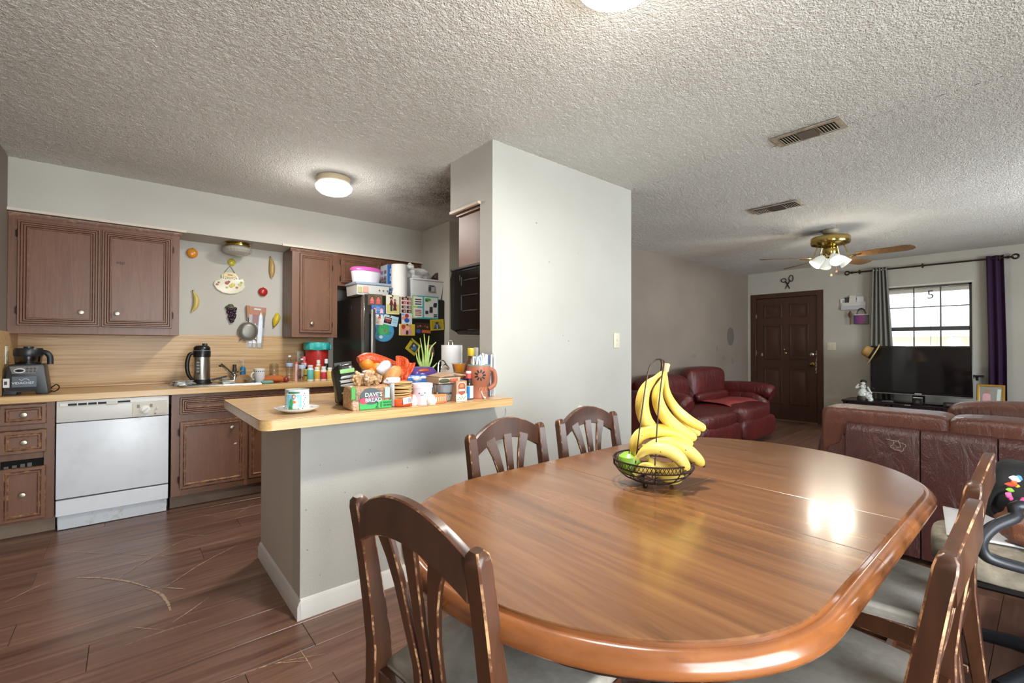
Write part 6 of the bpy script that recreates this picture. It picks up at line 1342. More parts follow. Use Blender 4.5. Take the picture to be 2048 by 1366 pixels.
card('photo_print', 'dark group photo with orange tones under the calendar', PH, 831, 862, 646, 667, '#3d2a22', [('e', -.6, -.6, .3, .4, '#31549a'), ('r', .4, -.6, .58, .3, '#b3552a'), ('r', .4, -.62, .5, .2, '#c9743a')]+[('e', -.7+.3*i, .25+.15*(i % 2), .13, .2, ['#8a4a3a', '#a06a54', '#6a2c2a'][i % 3]) for i in range(6)], rot=1.5)
card('framed_photo', 'small yellow bordered photo of a person in grey', PH, 860.5, 887.5, 639, 660.5, '#cdb92c', [('r', 0, 0, .8, .75, '#b9a428'), ('t', 0, -.35, .55, .42, '#4a5a74'), ('e', 0, .2, .22, .22, '#5a6478'), ('e', 0, .38, .25, .14, '#2a2420'), ('r', 0, -.35, .07, .4, '#c3cbe0')], rot=-5, layer=1)
card('round_placemat', 'round blue and green picture disc stuck on the fridge door', 'picture', 745.5, 788.5, 641, 683.5, '#3f86b5', [('e', 0, 0, .93, .93, '#4a93b8'), ('t', .0, .15, .62, .5, '#3f9a5c'), ('e', -.1, .1, .5, .45, '#4aa868'), ('e', .15, .45, .4, .35, '#3f9f5a'), ('e', -.78, .1, .12, .35, '#2a4f9a'), ('e', .1, .05, .12, .12, '#8a6a5a'), ('e', -.25, -.55, .17, .15, '#dfe0c8'), ('e', -.22, -.52, .09, .08, '#9fc4d0'), ('e', .65, -.15, .1, .08, '#5a6a8a')], rnd_=1.0)
card('framed_photo', 'tilted yellow bordered photo near the spring onions', PH, 814.5, 838, 681.5, 707, '#c6b42e', [('r', .12, .05, .6, .62, '#3a4654'), ('e', .0, .25, .25, .2, '#d3c9c0'), ('e', .3, .0, .28, .4, '#4a86b5'), ('e', -.05, -.35, .2, .16, '#b08a78')], rot=37, layer=1, magnet=[(-.9, .7, '#3a3d42')])
t = thing('snack_pouch', 'red and clear snack pouch clipped low on the fridge door', 'pouch', P(860, 702, Y=FYf-.012)); ob('pouch', blob(newbm(), (0, 0, 0), (.045, .012, .06), 4, .12, 18, 12, 4), C('#9a7f72', .35), t, smooth=60); ob('red_print', B(-.035, -.005, -.0135, -.011, -.02, .045), C('#a8382f', .4), t)

# ================================================================== things on the breakfast bar
def txt(body, size, col, par, loc, rot=(R(90), 0, 0), sx=1.): return text('lettering', body, size, C(col, .5), par, loc, rot, .0004, 'CENTER', sx)
Y = 2.13; c = at(595, Y, BZ); s_ = wpx(595, 1, Y)
t = thing('saucer', 'white saucer with small dark sprigs under the candle', 'saucer', c); ob('plate', L([(0, 0), (22*s_, 0), (30*s_, .006), (43*s_, .017), (44*s_, .021), (41*s_, .019), (29*s_, .009), (0, .006)], 36), C('#e2e2de', .2), t, smooth=50)
for a in (200, 235, 290, 330, 20, 70, 120, 160): ob('sprig', L([(0, 0), (.007, 0), (0, .0008)], 8, sy=.4), C('#4a4e58', .5), t, (36*s_*math.cos(R(a)), 36*s_*math.sin(R(a)), .0155), (0, 0, R(a+40)))
z2 = BZ+.0085; H = hpx(595, 778, Y, z2); r = 23.5*s_
t = thing('candle_jar', 'glass candle jar with a printed green robed figure on the saucer', 'candle', (c.x, c.y, z2))
ob('glass', L([(0, 0), (r, 0), (r*1.01, .004), (r*1.01, H), (r*.95, H), (r*.95, H*.86), (0, H*.86)], 30), C('#d8e2e0', .15), t, smooth=50); ob('wax', L([(0, H*.8), (r*.94, H*.8), (r*.94, H*.862), (0, H*.863)], 24), C('#ece9df', .6), t); ob('glass_rim', L([(r*.95, H*.86), (r*1.01, H*.86), (r*1.01, H*1.0), (r*.96, H*1.0)], 30), M['glass'], t)
for i in range(3): ob('wick', T([((-.014+.014*i), 0, H*.86), ((-.014+.014*i), 0, H*.9)], .0016, 5), C('#f2f0ea', .5), t)
def onjar(u, v, a, b, col, lay, kind='e', nm='print_shape'):
    """patch wrapped on the jar wall: u angle in degrees from the viewer's side, v height fraction"""
    bm = newbm(); rr = r*1.012+.0003*lay; n = 16; base = R(-120)
    if kind == 'e': pts = [(u+a*math.cos(2*PI*i/n), v+b*math.sin(2*PI*i/n)) for i in range(n)]
    else: pts = [(u-a, v-b), (u-a*.5, v-b), (u, v-b), (u+a*.5, v-b), (u+a, v-b), (u+a, v+b), (u+a*.5, v+b), (u, v+b), (u-a*.5, v+b), (u-a, v+b)] if kind == 'r' else [(u-a, v-b), (u-a*.3, v-b), (u+a*.3, v-b), (u+a, v-b), (u+a*.4, v+b), (u-a*.4, v+b)]
    f = bm.faces.new([bm.verts.new((rr*math.cos(base+R(p)), rr*math.sin(base+R(p)), q*H)) for p, q in pts]); f.normal_update()
    cc = f.calc_center_median()
    if f.normal.dot(Vector((cc.x, cc.y, 0))) < 0: f.normal_flip()
    ob(nm, bm, C(col, .4), t, smooth=0)
for k_ in (-24, 0, 24): onjar(k_, .47, 12.2, .30, '#7ec4e4', 0, 'r')
onjar(-3, .33, 26, .22, '#2f8f4e', 2, 't'); onjar(9, .42, 14, .26, '#e6e8ea', 3, 't'); onjar(-1, .68, 9, .11, '#6a3a2a', 4); onjar(0, .68, 6, .08, '#e3bfa2', 5); onjar(2, .43, 8, .07, '#c9864a', 5); onjar(-14, .40, 9, .2, '#3aa05c', 4)
for k_ in (-18, 0, 18): onjar(k_, .87, 9.3, .045, '#3d6b4a', 3, 'r'); onjar(k_, .06, 9.3, .04, '#3a7a4a', 3, 'r')
for i in range(8): onjar(-42-((i*7) % 13), .12+.1*i, 2.5, .03, '#3f5a48', 2); onjar(42+((i*5) % 13), .12+.1*i, 2.5, .03, '#4a4f58', 2)

def bag(name, label, cat, px, Y, z, top, w_, dep, col, seed, sq=3, amp=.12, rot=0, tilt=0, rough=.3, n=26, m=16):
    c = at(px, Y, z); H = hpx(px, top, Y, z); W = wpx(px, w_, Y); t = thing(name, label, cat, c, rot=(0, R(tilt), R(rot)))
    ob('bag', blob(newbm(), (0, 0, H/2), (W/2, dep, H/2), seed, amp, n, m, sq, freq=1.6), C(col, rough), t, smooth=50); return t, W, H
# black and green snack bag
t, W, H = bag('snack_bag', 'crumpled black and green snack bag behind the bread', 'snack bag', 694, 2.26, BZ, 728, 40, .05, '#23241f', 3, 4, .12, 0, -6)
ob('green_band', B(-W*.36, W*.34, -.056, -.05, H*.80, H*.90), C('#8fc07a', .4), t)
for i, (z_, a, col) in enumerate(((.70, .36, '#b9bec0'), (.60, .38, '#c9cdcc'), (.50, .36, '#aeb4b0'), (.32, .30, '#a5bb6a'), (.24, .26, '#c2cc8a'))): ob('print_bar', blob(newbm(), (0, -.05, H*z_), (W*a, .006, H*.035), i, .25, 16, 8, 4), C(col, .35), t, smooth=60)
bm = newbm(); prism(bm, [(-W*.4, 0), (W*.4, 0), (W*.3, H*.17), (-W*.25, H*.17)], -.062, -.055, 'y'); ob('yellow_print', bm, C('#8f8a3c', .4), t); ob('crimp', B(-W*.42, W*.42, -.006, .006, H*.97, H*1.05), C('#2b2c27', .35), t)
# sliced bread
Y = 2.06; c = at(735, Y, BZ); s_ = wpx(735, 1, Y); H = hpx(735, 770, Y, BZ)
t = thing('bread_loaf', 'bag of seeded bread with a green wrapper at the front of the bar', 'bread', c)
seed_ = NT('seeded_crust'); seed_.base(seed_.mix(seed_.ramp(seed_.noise(seed_.coord(), 170, 3, .7), [(.45, 0.), (.6, 1.)]), '#9a6f4c', '#d0ad86')).set(Roughness=.4); M['seed'] = seed_.m
bm = newbm(); W2_ = 40*s_; dp_ = .055
prof_ = [(-dp_, 0), (dp_, 0), (dp_*1.02, H*.6), (dp_*.8, H*.92), (dp_*.3, H), (-dp_*.3, H), (-dp_*.85, H*.92), (-dp_*1.02, H*.6)]
prism(bm, prof_, -W2_, W2_*.95, 'x', bev=.012, seg=2); ob('loaf', bm, M['seed'], t, smooth=60)
ob('green_wrapper', B(-W2_*.62, W2_*.96, -dp_*1.08, -dp_*1.0, 0.001, H*.34, bev=.001), C('#3fae5c', .35), t); ob('green_side', B(-W2_*1.02, -W2_*.78, -dp_*1.05, -dp_*.98, H*.45, H*.98, bev=.003), C('#4f9e4a', .35), t)
bm = newbm(); disc(bm, 0, 0, 20*s_, H*.36, 0, 24); ob('logo_disc', bm, C('#4c565a', .4), t, (-3*s_, -dp_*1.09, H*.56)); bm = newbm(); disc(bm, 0, 0, 8.5*s_, H*.13, 0, 16); ob('red_blot', bm, C('#c9405a', .4), t, (-17*s_, -dp_*1.095, H*.37))
txt("DAVE'S", .026, '#eef0f0', t, (2*s_, -dp_*1.1, H*.62)); txt('KILLER', .017, '#e68aa8', t, (2*s_, -dp_*1.1, H*.50)); txt('BREAD', .026, '#eef0f0', t, (2*s_, -dp_*1.1, H*.39)); txt('21', .038, '#14341f', t, (13*s_, -dp_*1.1, H*.16)); txt('WHOLE\nGRAINS', .0125, '#14341f', t, (29.5*s_, -dp_*1.1, H*.19))
ob('seal_print', B(25*s_, 35*s_, -dp_*1.07, -dp_*1.0, H*.45, H*.9), C('#a8c8c4', .4), t); ob('clear_wrap', B(-W2_*1.03, W2_*.97, -dp_*1.04, -dp_*1.03, H*.36, H*.9), M['film'], t)
# peanuts bag on the loaf
z2 = BZ+H+.002; Hq = hpx(735, 741, 2.08, z2); c = at(732, 2.08, z2); W = wpx(732, 58, 2.08)
t = thing('peanut_bag', 'clear bag of peanuts in shells tied at the top, resting on the bread', 'bag of nuts', c); random.seed(9)
PN = worn('peanut_shell', '#d8b588', '#bd9264', .4, .62, .7, 40)
core_ = blob(newbm(), (0, 0, Hq*.42), (W*.40, .05, Hq*.38), 4, .1, 20, 12); ob('heap', core_, PN, t, smooth=60)
for i in range(46):
    a, u = random.uniform(0, 2*PI), random.uniform(-1, 1); x, z_, y_ = W*.42*math.cos(a)*math.sqrt(1-u*u*.5), Hq*.42+Hq*.36*u, -.055*abs(math.sin(a))*math.sqrt(max(.05, 1-u*u))-.002
    bm = newbm(); lathe(bm, [(0, -.02), (.007, -.016), (.0085, -.008), (.0065, 0), (.0085, .008), (.007, .016), (0, .02)], 8); xf(bm, Matrix.Rotation(random.uniform(0, 6), 4, 'X') @ Matrix.Rotation(random.uniform(0, 6), 4, 'Y')); ob('peanut', bm, PN, t, (x, y_, z_), smooth=80)
ob('clear_bag', blob(newbm(), (0, 0, Hq*.43), (W*.5, .075, Hq*.44), 5, .06, 22, 14, 2.4), M['film'], t, smooth=70); ob('bag_neck', blob(newbm(), (.01, 0, Hq*.9), (.022, .015, Hq*.14), 8, .4, 12, 8), C('#cfcfcb', .3), t, smooth=50)
# orange net and sweet potatoes
Y = 2.32; c = at(765, Y, BZ); s_ = wpx(765, 1, Y); t = thing('orange_mesh_bag', 'orange net bag of oranges lying on top of the bread and bags', 'produce bag', (c.x, Y, BZ+.165))
nt = NT('orange_net'); vor = nt.n('ShaderNodeTexVoronoi'); vor.inputs['Scale'].default_value = 130; nt.l(nt.coord(), vor.inputs['Vector']); nt.base(nt.ramp(vor.outputs['Distance'], [(.2, '#e07034'), (.6, '#b83a1c')])).set(Roughness=.45); M['net'] = nt.m
def mp(px, py, Yq): v = P(px, py, Y=Yq); return v-Vector((c.x, Y, BZ+.165))
for i, (a, b, rr) in enumerate(((733, 725, 14), (752, 733, 14), (741, 742, 10))):
    o_ = ob('orange', L([(0, -1), (.5, -.87), (.87, -.5), (1, 0), (.87, .5), (.5, .87), (0, 1)], 18), C('#e08a2c', .4), t, mp(a, b, Y), smooth=80); o_.scale = (rr*s_,)*3
b_ = newbm(); p0, p1 = mp(722, 716, Y), mp(792, 726, Y)
tube(b_, curve([mp(716, 720, Y), mp(735, 716, Y), mp(760, 722, Y), mp(785, 728, Y), mp(806, 733, Y)], 22), lambda k: s_*(5+9*math.sin(PI*min(.9, k+.1))), 14, flat=.8); ob('net', b_, M['net'], t, smooth=40)
ob('white_label', blob(newbm(), mp(771, 737, Y-.04), (15*s_, .03, 15*s_), 3, .2, 18, 12), C('#e3e3ea', .4), t, smooth=60)
t = thing('sweet_potato', 'sweet potato poking out of the orange net', 'sweet potato', P(784, 752, Y=2.2)); a_ = P(798, 735, Y=2.2)-P(784, 752, Y=2.2); ob('tuber', T(curve([-a_*1.25, -a_*.6, Vector((0, 0, 0)), a_*.7, a_*1.1], 16), lambda k: .038*max(.25, math.sin(PI*min(.97, max(.06, k)))**.55), 12), worn('sweet_potato_skin', '#d39a5c', '#b5743e', .4, .65, .55, 22), t, smooth=80); ob('root_end', T([-a_*1.25, -a_*1.4], .006, 6), C('#8a5a34', .7), t)
t = thing('net_funnel', 'flared orange net end standing above the tortillas', 'produce bag', P(808, 762, Y=2.2)); bm = newbm(); n = 18; A_ = []; tp0 = P(788, 716, Y=2.22)-P(808, 762, Y=2.2); tp1 = P(829, 728, Y=2.2)-P(808, 762, Y=2.2)
for i in range(n+1):
    u = i/n; top = tp0.lerp(tp1, u)+Vector((0, .02*math.sin(9*u)-.02, .012*math.sin(7*u)+.012*math.sin(PI*u))); bot = Vector((-.035+.05*u, .012*math.sin(12*u), 0)); A_.append([bm.verts.new(bot.lerp(top, k/5)+Vector((0, .008*math.sin(14*u+k), 0))) for k in range(6)])
for i in range(n):
    for k in range(5): bm.faces.new((A_[i][k], A_[i+1][k], A_[i+1][k+1], A_[i][k+1]))
o_ = ob('net', bm, M['net'], t, smooth=60); md = o_.modifiers.new('thick', 'SOLIDIFY'); md.thickness = .004; ob('neck_tie', L([(.02, 0), (.024, .006), (.02, .012)], 12), C('#c9502a', .5), t, (-.01, 0, -.004))
# tortilla / tostada stack in a bag
Y = 2.04; c = at(799, Y, BZ); s_ = wpx(799, 1, Y); H = hpx(799, 762, Y, BZ); t = thing('tostada_bag', 'bag of stacked tostadas with an orange and white wrapper', 'tortillas', c); random.seed(12)
for i in range(13): ob('tostada', L([(0, 0), (20*s_, 0), (20.5*s_, .003), (20*s_, .0055), (0, .0055)], 22), C(['#cfa66c', '#dcb77f', '#c49a5e'][i % 3], .7), t, (3*s_+random.uniform(-1, 1)*s_, random.uniform(-.003, .003), .004+i*H/13.6), (R(random.uniform(-3, 3)), R(random.uniform(-4, 4)), 0), smooth=30)
rr = 21.8*s_
def wrap(a0, a1, z0, z1, col, nm, dr=0, top=None):
    bm = newbm(); n = 14; A_ = []
    for i in range(n+1):
        a = R(a0+(a1-a0)*i/n); zz = z1 if top is None else z1+(top-z1)*i/n; A_.append([bm.verts.new((3*s_+(rr+dr)*math.cos(a), (rr+dr)*math.sin(a), z)) for z in (z0, (z0+zz)/2, zz)])
    for i in range(n):
        for k in range(2): bm.faces.new((A_[i][k], A_[i+1][k], A_[i+1][k+1], A_[i][k+1]))
    o = ob(nm, bm, C(col, .35), t, smooth=60); md = o.modifiers.new('thick', 'SOLIDIFY'); md.thickness = .0015; return o
wrap(-150, -10, .002, H*.28, '#df5a2c', 'orange_wrapper', 0, H*.52); wrap(-205, -148, .002, H*.93, '#d5d7da', 'white_wrapper', .0005)
ob('barcode_label', B(-9*s_, 9*s_, -.0015, 0, -H*.13, H*.13), C('#dfe4ea', .4), t, (4*s_, -rr-.004, H*.25), (0, R(-6), R(8)))
for i in range(7): ob('barcode_bar', B(-.0015, .0015, -.0007, 0, -H*.1, H*.1), C('#3a5a80', .4), t, (4*s_+(-6+2*i)*s_, -rr-.0058+i*.0004, H*.25), (0, R(-6), R(8)))
ob('twisted_end', blob(newbm(), (-14*s_, 0, H*1.04), (16*s_, .02, .016), 5, .3, 16, 10), C('#d8dade', .3), t, smooth=50)
# chip bags
t, W, H = bag('chip_bag', 'purple and red crisp bag lying behind the pink canister', 'snack bag', 838, 2.40, BZ+.098, 733, 56, .09, '#5a3f86', 5, 3, .1)
for (u, v, a, b, col) in ((-.1, .72, .5, .16, '#b5502c'), (.25, .5, .5, .12, '#7a2a5a'), (-.3, .45, .4, .1, '#d9c9d3'), (.1, .36, .7, .06, '#c98a3c')): ob('print_patch', blob(newbm(), (u*W*.5, -.075, H*v), (a*W*.42, .014, b*H), 3, .2, 14, 8), C(col, .35), t, smooth=60)
t, W, H = bag('cookie_bag', 'blue foil snack bag under the purple one', 'snack bag', 836, 2.34, BZ, 748, 52, .07, '#3f79c9', 8, 3, .1)
for (u, v, a, b, col) in ((-.45, .82, .35, .13, '#cfd8e2'), (.05, .86, .3, .08, '#e0e6ee'), (.55, .8, .25, .16, '#2f4f9c')): ob('print_patch', blob(newbm(), (u*W*.45, -.058, H*v), (a*W*.42, .014, b*H), 3, .2, 14, 8), C(col, .3), t, smooth=60)
# pink canister
Y = 2.02; c = at(844.5, Y, BZ); s_ = wpx(844, 1, Y); H = hpx(844, 766, Y, BZ); r = 18*s_
t = thing('pink_canister', 'pale pink canister with a tiny smiling face and white paws', 'canister', c)
ob('body', L([(0, 0), (r*.86, 0), (r*.9, .004), (r, H*.80), (0, H*.80)], 30), C('#e0d3dc', .35), t, smooth=50); ob('lid', L([(0, H*.79), (r*1.03, H*.79), (r*1.05, H*.82), (r*1.04, H*.98), (r*.95, H), (0, H)], 30), C('#e6dde2', .35), t, smooth=40)
fa = math.atan2(-c.y, -c.x)
for da, z_ in ((-16, .55), (16, .57)):
    a = fa+R(da); ob('eye', L([(0, 0), (.0035, .001), (0, .003)], 8), C('#3f5a66', .3), t, (r*.955*math.cos(a), r*.955*math.sin(a), H*z_), (R(90), 0, a+R(90)))
ob('mouth', T([(r*.965*math.cos(fa+R(q*9)), r*.965*math.sin(fa+R(q*9)), H*(.47+.02*q*q)) for q in (-1, -.5, 0, .5, 1)], .0012, 5), C('#5a7a86', .4), t)
for da in (-58, 58): a = fa+R(da); ob('paw', blob(newbm(), (r*1.05*math.cos(a), r*1.05*math.sin(a), H*.18), (.024, .024, .032), 3, .1, 14, 10), C('#e4dfd6', .5), t, smooth=80)
# clear containers, packet and carton
Y = 2.07; c = at(885, Y, BZ); s_ = wpx(885, 1, Y)
t = thing('ribbed_cup', 'clear plastic cup holding a white ribbed liner at the base of the stack', 'food container', at(888, Y, BZ)); h1 = hpx(888, 787, Y, BZ)
ob('cup', L([(0, 0), (13*s_, 0), (17*s_, h1), (16.4*s_, h1), (12.5*s_, .003), (0, .003)], 26), M['plastic'], t, smooth=50); ob('white_liner', L([(0, .004), (12*s_, .004), (15.6*s_, h1*.92), (0, h1*.9)], 26), C('#d9dde4', .4), t, smooth=50); ob('rim', L([(17*s_, h1), (19*s_, h1+.001), (19*s_, h1+.004), (16*s_, h1+.003)], 26), M['plastic'], t)
z2 = BZ+h1+.005; h2 = hpx(886, 766, Y, z2); t = thing('ribbed_cup', 'upper clear plastic cup with a white ribbed liner', 'food container', at(887, Y, z2)); 
ob('cup', L([(0, 0), (15*s_, 0), (19*s_, h2), (18.4*s_, h2), (14.5*s_, .003), (0, .003)], 26), M['plastic'], t, smooth=50); ob('white_liner', L([(0, .004), (14*s_, .004), (17.6*s_, h2*.9), (0, h2*.88)], 26), C('#d9dde4', .4), t, smooth=50)
z3 = z2+h2+.002; h3 = hpx(886, 754, Y, z3); t = thing('herb_tray', 'clear tray of herbs and meat on the stacked cups', 'food container', at(886, Y, z3)); ob('tray', prismbox(newbm(), (-20*s_, 20*s_, -.06, .06), (-21*s_, 22*s_, -.065, .065), 0, h3), C('#c9b49a', .4), t); ob('herbs', blob(newbm(), (-9*s_, -.062, h3*.5), (10*s_, .006, h3*.36), 3, .2, 14, 8, 3), C('#41492f', .6), t, smooth=60); ob('meat', blob(newbm(), (9*s_, -.062, h3*.5), (9*s_, .006, h3*.36), 5, .2, 14, 8, 3), C('#a8553c', .5), t, smooth=60)
z4 = z3+h3+.001; t = thing('cardboard_lid', 'flat brown card lid on the herb tray', 'lid', at(894, Y, z4), R(4)); bm = newbm(); prism(bm, [(-28*s_, 0), (0, .014), (26*s_, .004), (26*s_, .010), (0, .022), (-28*s_, .006)], -.06, .06, 'y'); ob('card', bm, C('#a98a6c', .7), t); ob('fold', B(-20*s_, 18*s_, -.061, -.058, .004, .008), C('#8a6b50', .7), t)
t = thing('orange_packet', 'small orange clear packet in front of the cups', 'packet', at(877, 1.995, BZ)); h_ = hpx(877, 788, 1.995, BZ); ob('packet', blob(newbm(), (0, 0, h_/2), (14.5*s_, .016, h_/2), 2, .05, 20, 12, 6), C('#d5804f', .35), t, smooth=60)
for i in range(6): ob('white_streak', B((-11+4*i)*s_, (-10+4*i)*s_, -.0168, -.0155, h_*.25, h_*(.7+.05*(i % 2))), C('#efe0d3', .4), t)
Y = 2.02; c = at(917, Y, BZ); s_ = wpx(917, 1, Y); H = hpx(917, 761, Y, BZ); t = thing('cocoa_carton', 'small brown and white carton with a red crest on the bar', 'carton', c)
ob('carton', B(-10.5*s_, 10.5*s_, -.03, .03, 0, H, bev=.001), C('#b98a68', .5), t); ob('white_base', B(-10.7*s_, 10.7*s_, -.031, -.0298, 0.001, H*.36), C('#e3e6dc', .5), t)
bm = newbm(); quadp(bm, [(-8*s_, H*.38), (0, H*.25), (8*s_, H*.38), (8.5*s_, H*.8), (5*s_, H*.93), (-5*s_, H*.93), (-8.5*s_, H*.8)], -.0318, 0); quadp(bm, [(-7*s_, H*.40), (0, H*.29), (7*s_, H*.40), (7.5*s_, H*.79), (4.5*s_, H*.9), (-4.5*s_, H*.9), (-7.5*s_, H*.79)], -.0321, 1); quadp(bm, [(-6*s_, H*.5), (6*s_, H*.5), (6*s_, H*.6), (-6*s_, H*.6)], -.0324, 2); quadp(bm, [(-4*s_, H*.69), (4*s_, H*.69), (3*s_, H*.84), (-3*s_, H*.84)], -.0324, 3)
ob('crest', bm, [C('#efe6d8', .5), C('#a8553c', .5), C('#e8ddd0', .5), C('#c98a5a', .5)], t, smooth=0)
for i in range(6): ob('leaf_print', L([(0, 0), (.006, 0), (0, .0006)], 8, sy=.5), C('#7a9a4a', .5), t, ((-7+2.8*i)*s_, -.0312, H*(.12+.08*(i % 2))), (R(90), R(30*i), 0))
bottle('small_box_bottle', 'narrow green and white carton bottle beside the crest carton', 'bottle', 929, 2.10, BZ, 762, 8, '#dfe6ec', '#9fb8d9', '#7a9a3c', 'tube', None, capf=.12, bandz=(.05, .42))
Y = 2.05; c = at(938.5, Y, BZ); s_ = wpx(938, 1, Y); t = thing('medicine_bottle', 'small medicine bottle with a blue and white label beside the clay mug', 'bottle', c); H = hpx(938, 764, Y, BZ)
ob('body', L([(0, 0), (6.6*s_, 0), (6.8*s_, .004), (6.8*s_, H*.8), (4*s_, H*.92), (3.4*s_, H)], 20), C('#3a2a24', .25), t, smooth=50); ob('label_band', L([(6.85*s_, H*.06), (7*s_, H*.07), (7*s_, H*.78), (6.85*s_, H*.79)], 20), C('#d3dbe4', .4), t)
bm = newbm(); A_ = [[bm.verts.new((7.05*s_*math.cos(R(a)), 7.05*s_*math.sin(R(a)), z_)) for z_ in (H*.08, H*.77)] for a in range(-185, -110, 12)]
for i in range(len(A_)-1): bm.faces.new((A_[i][0], A_[i+1][0], A_[i+1][1], A_[i][1]))
ob('blue_stripe', bm, C('#2f84c9', .4), t); ob('cap', L([(0, H), (4.4*s_, H), (4.4*s_, H+.02), (0, H+.02)], 14), C('#2c2422', .5), t)
t = thing('spice_bottle', 'tiny red and white bottle standing on the medicine bottle', 'bottle', (at(937, 2.05, 0).x, 2.05, BZ+H+.0205)); H5 = hpx(937, 742, 2.05, BZ+H+.0205); ob('body', L([(0, 0), (4.6*s_, 0), (4.8*s_, .003), (4.8*s_, H5*.7), (0, H5*.7)], 16), C('#c9504e', .35), t, smooth=50); ob('cap', L([(0, H5*.7), (4.6*s_, H5*.7), (4.4*s_, H5), (0, H5)], 16), C('#e8e3de', .4), t)
# fruit cups
Y = 2.22; s_ = wpx(917, 1, Y)
zz_ = BZ
t = thing('blue_box', 'blue carton half hidden behind the crest carton', 'box', at(925, 2.2, BZ)); hb = hpx(925, 757, 2.2, BZ); ob('carton', B(-15*s_, 12*s_, -.05, .05, 0, hb, bev=.001), C('#5a86bd', .5), t); ob('print_bar', B(-12*s_, 10*s_, -.0515, -.05, hb*.8, hb*.95), C('#9ab5d6', .5), t)
for k_, (px_, top_, lab) in enumerate(((921, 744, 'lower orange fruit cup on the blue carton'), (918, 726, 'upper orange fruit cup stacked on another cup'))):
    zb0 = BZ+hb+.001 if k_ == 0 else zn; Hc = hpx(px_, top_, Y, zb0); t = thing('fruit_cup', lab, 'fruit cup', at(px_, Y, zb0), 0, 'orange fruit cups'); r0_ = 9*s_; r1_ = 12*s_
    ob('fruit', L([(0, .001), (r0_*.97, .001), (r1_*.95, Hc*.9), (0, Hc*.9)], 22), C('#d98a1f', .25), t, smooth=50); ob('cup', L([(0, 0), (r0_, 0), (r1_, Hc*.93), (r1_*1.12, Hc*.95), (r1_*1.12, Hc), (0, Hc)], 22), M['film'], t, smooth=40); zn = zb0+Hc+.001
# paper towel on a holder
Y = 2.55; c = at(901, Y, BZ); s_ = wpx(901, 1, Y); H = hpx(901, 690, Y, BZ); t = thing('paper_towel_holder', 'white paper towel roll on a wire holder behind the fruit cups', 'paper towel', c)
ob('roll', L([(5*s_, .012), (15*s_, .012), (15.5*s_, H), (5*s_, H), (5*s_, .012)], 30), C('#e6e6e6', .85), t, smooth=50); ob('base', L([(0, 0), (19*s_, 0), (19*s_, .01), (0, .01)], 28), M['chrome'], t); ob('loop_top', T([(-4*s_, 0, H), (-4*s_, 0, H+.022), (-2*s_, 0, H+.032), (2*s_, 0, H+.032), (4*s_, 0, H+.022), (4*s_, 0, H)], .004, 8), M['chrome'], t); ob('sheet_edge', B(13*s_, 15.6*s_, -.05, -.01, .012, H), C('#dedede', .85), t)
t = thing('wire_stand', 'bent chrome wire stand beside the paper towel', 'wire stand', at(882, 2.5, BZ)); h_ = hpx(882, 722, 2.5, BZ)
for k_, (a, hh) in enumerate(((0, h_), (.02, h_*.86))): ob('wire_loop', T(curve([(-.02+a, 0, 0), (-.02+a, 0, hh*.8), (-.008+a, 0, hh), (.02+a, 0, hh), (.04+a, 0, hh*.86)], 16), .0045, 8), M['chrome'], t)
ob('base_bar', T([(-.03, 0, .005), (.07, 0, .005)], .005, 8), M['chrome'], t)
# spring onions
Y = 2.56; c = at(848, Y, BZ); t = thing('spring_onions', 'bunch of sprouting spring onions in a cup behind the crisp bags', 'spring onions', c); hz = hpx(848, 742, Y, BZ); random.seed(21)
ob('cup', L([(0, 0), (.035, 0), (.042, hz*.9), (.038, hz*.9), (.032, .004), (0, .004)], 20), M['glass'], t, smooth=50)
LEAF = worn('onion_leaf', '#93b653', '#bccf86', .4, .65, .4, 12)
lv = [((845, 742), (838, 715), (838, 690)), ((850, 742), (851, 705), (848, 668)), ((852, 742), (855, 700), (858, 672)), ((853, 742), (860, 700), (872, 684)), ((846, 742), (836, 722), (832, 706)), ((855, 740), (862, 722), (866, 705)), ((843, 743), (846, 715), (840, 676)), ((856, 742), (866, 735), (874, 726)), ((849, 744), (846, 720), (845, 700))]
for i, (a, b, d) in enumerate(lv):
    pts = [P(*a, Y=Y)-c+Vector((0, random.uniform(-.01, .01), 0)), P(*b, Y=Y-.02)-c, P(*d, Y=Y-.04+.02*(i % 3))-c]; ob('leaf', T(curve(pts, 12), lambda k: .0085*(1-.85*k)+.001, 7), LEAF, t, smooth=80)
for x in (-.012, .004, .016): ob('onion_bulb', L([(0, 0), (.009, .006), (.01, .03), (.007, .055), (0, .06)], 10, c=(x, .003, hz*.5)), C('#d9dcc0', .4), t, smooth=80)
# syrup and oil bottles
bottle('syrup_bottle', 'dark syrup bottle with a yellow cap behind the clay mug', 'bottle', 942, 2.30, BZ, 696, 24, '#5a3a22', '#d6bb2c', '#6a2c28', 'jug', None, capf=.17, bandz=(.25, .62))
bottle('oil_bottle', 'pale bottle with a grey cap behind the clay mug', 'bottle', 954, 2.33, BZ, 695, 24, '#c9cdd2', '#a9a9a6', '#b9bec6', 'jug', None, capf=.18, bandz=(.2, .6))
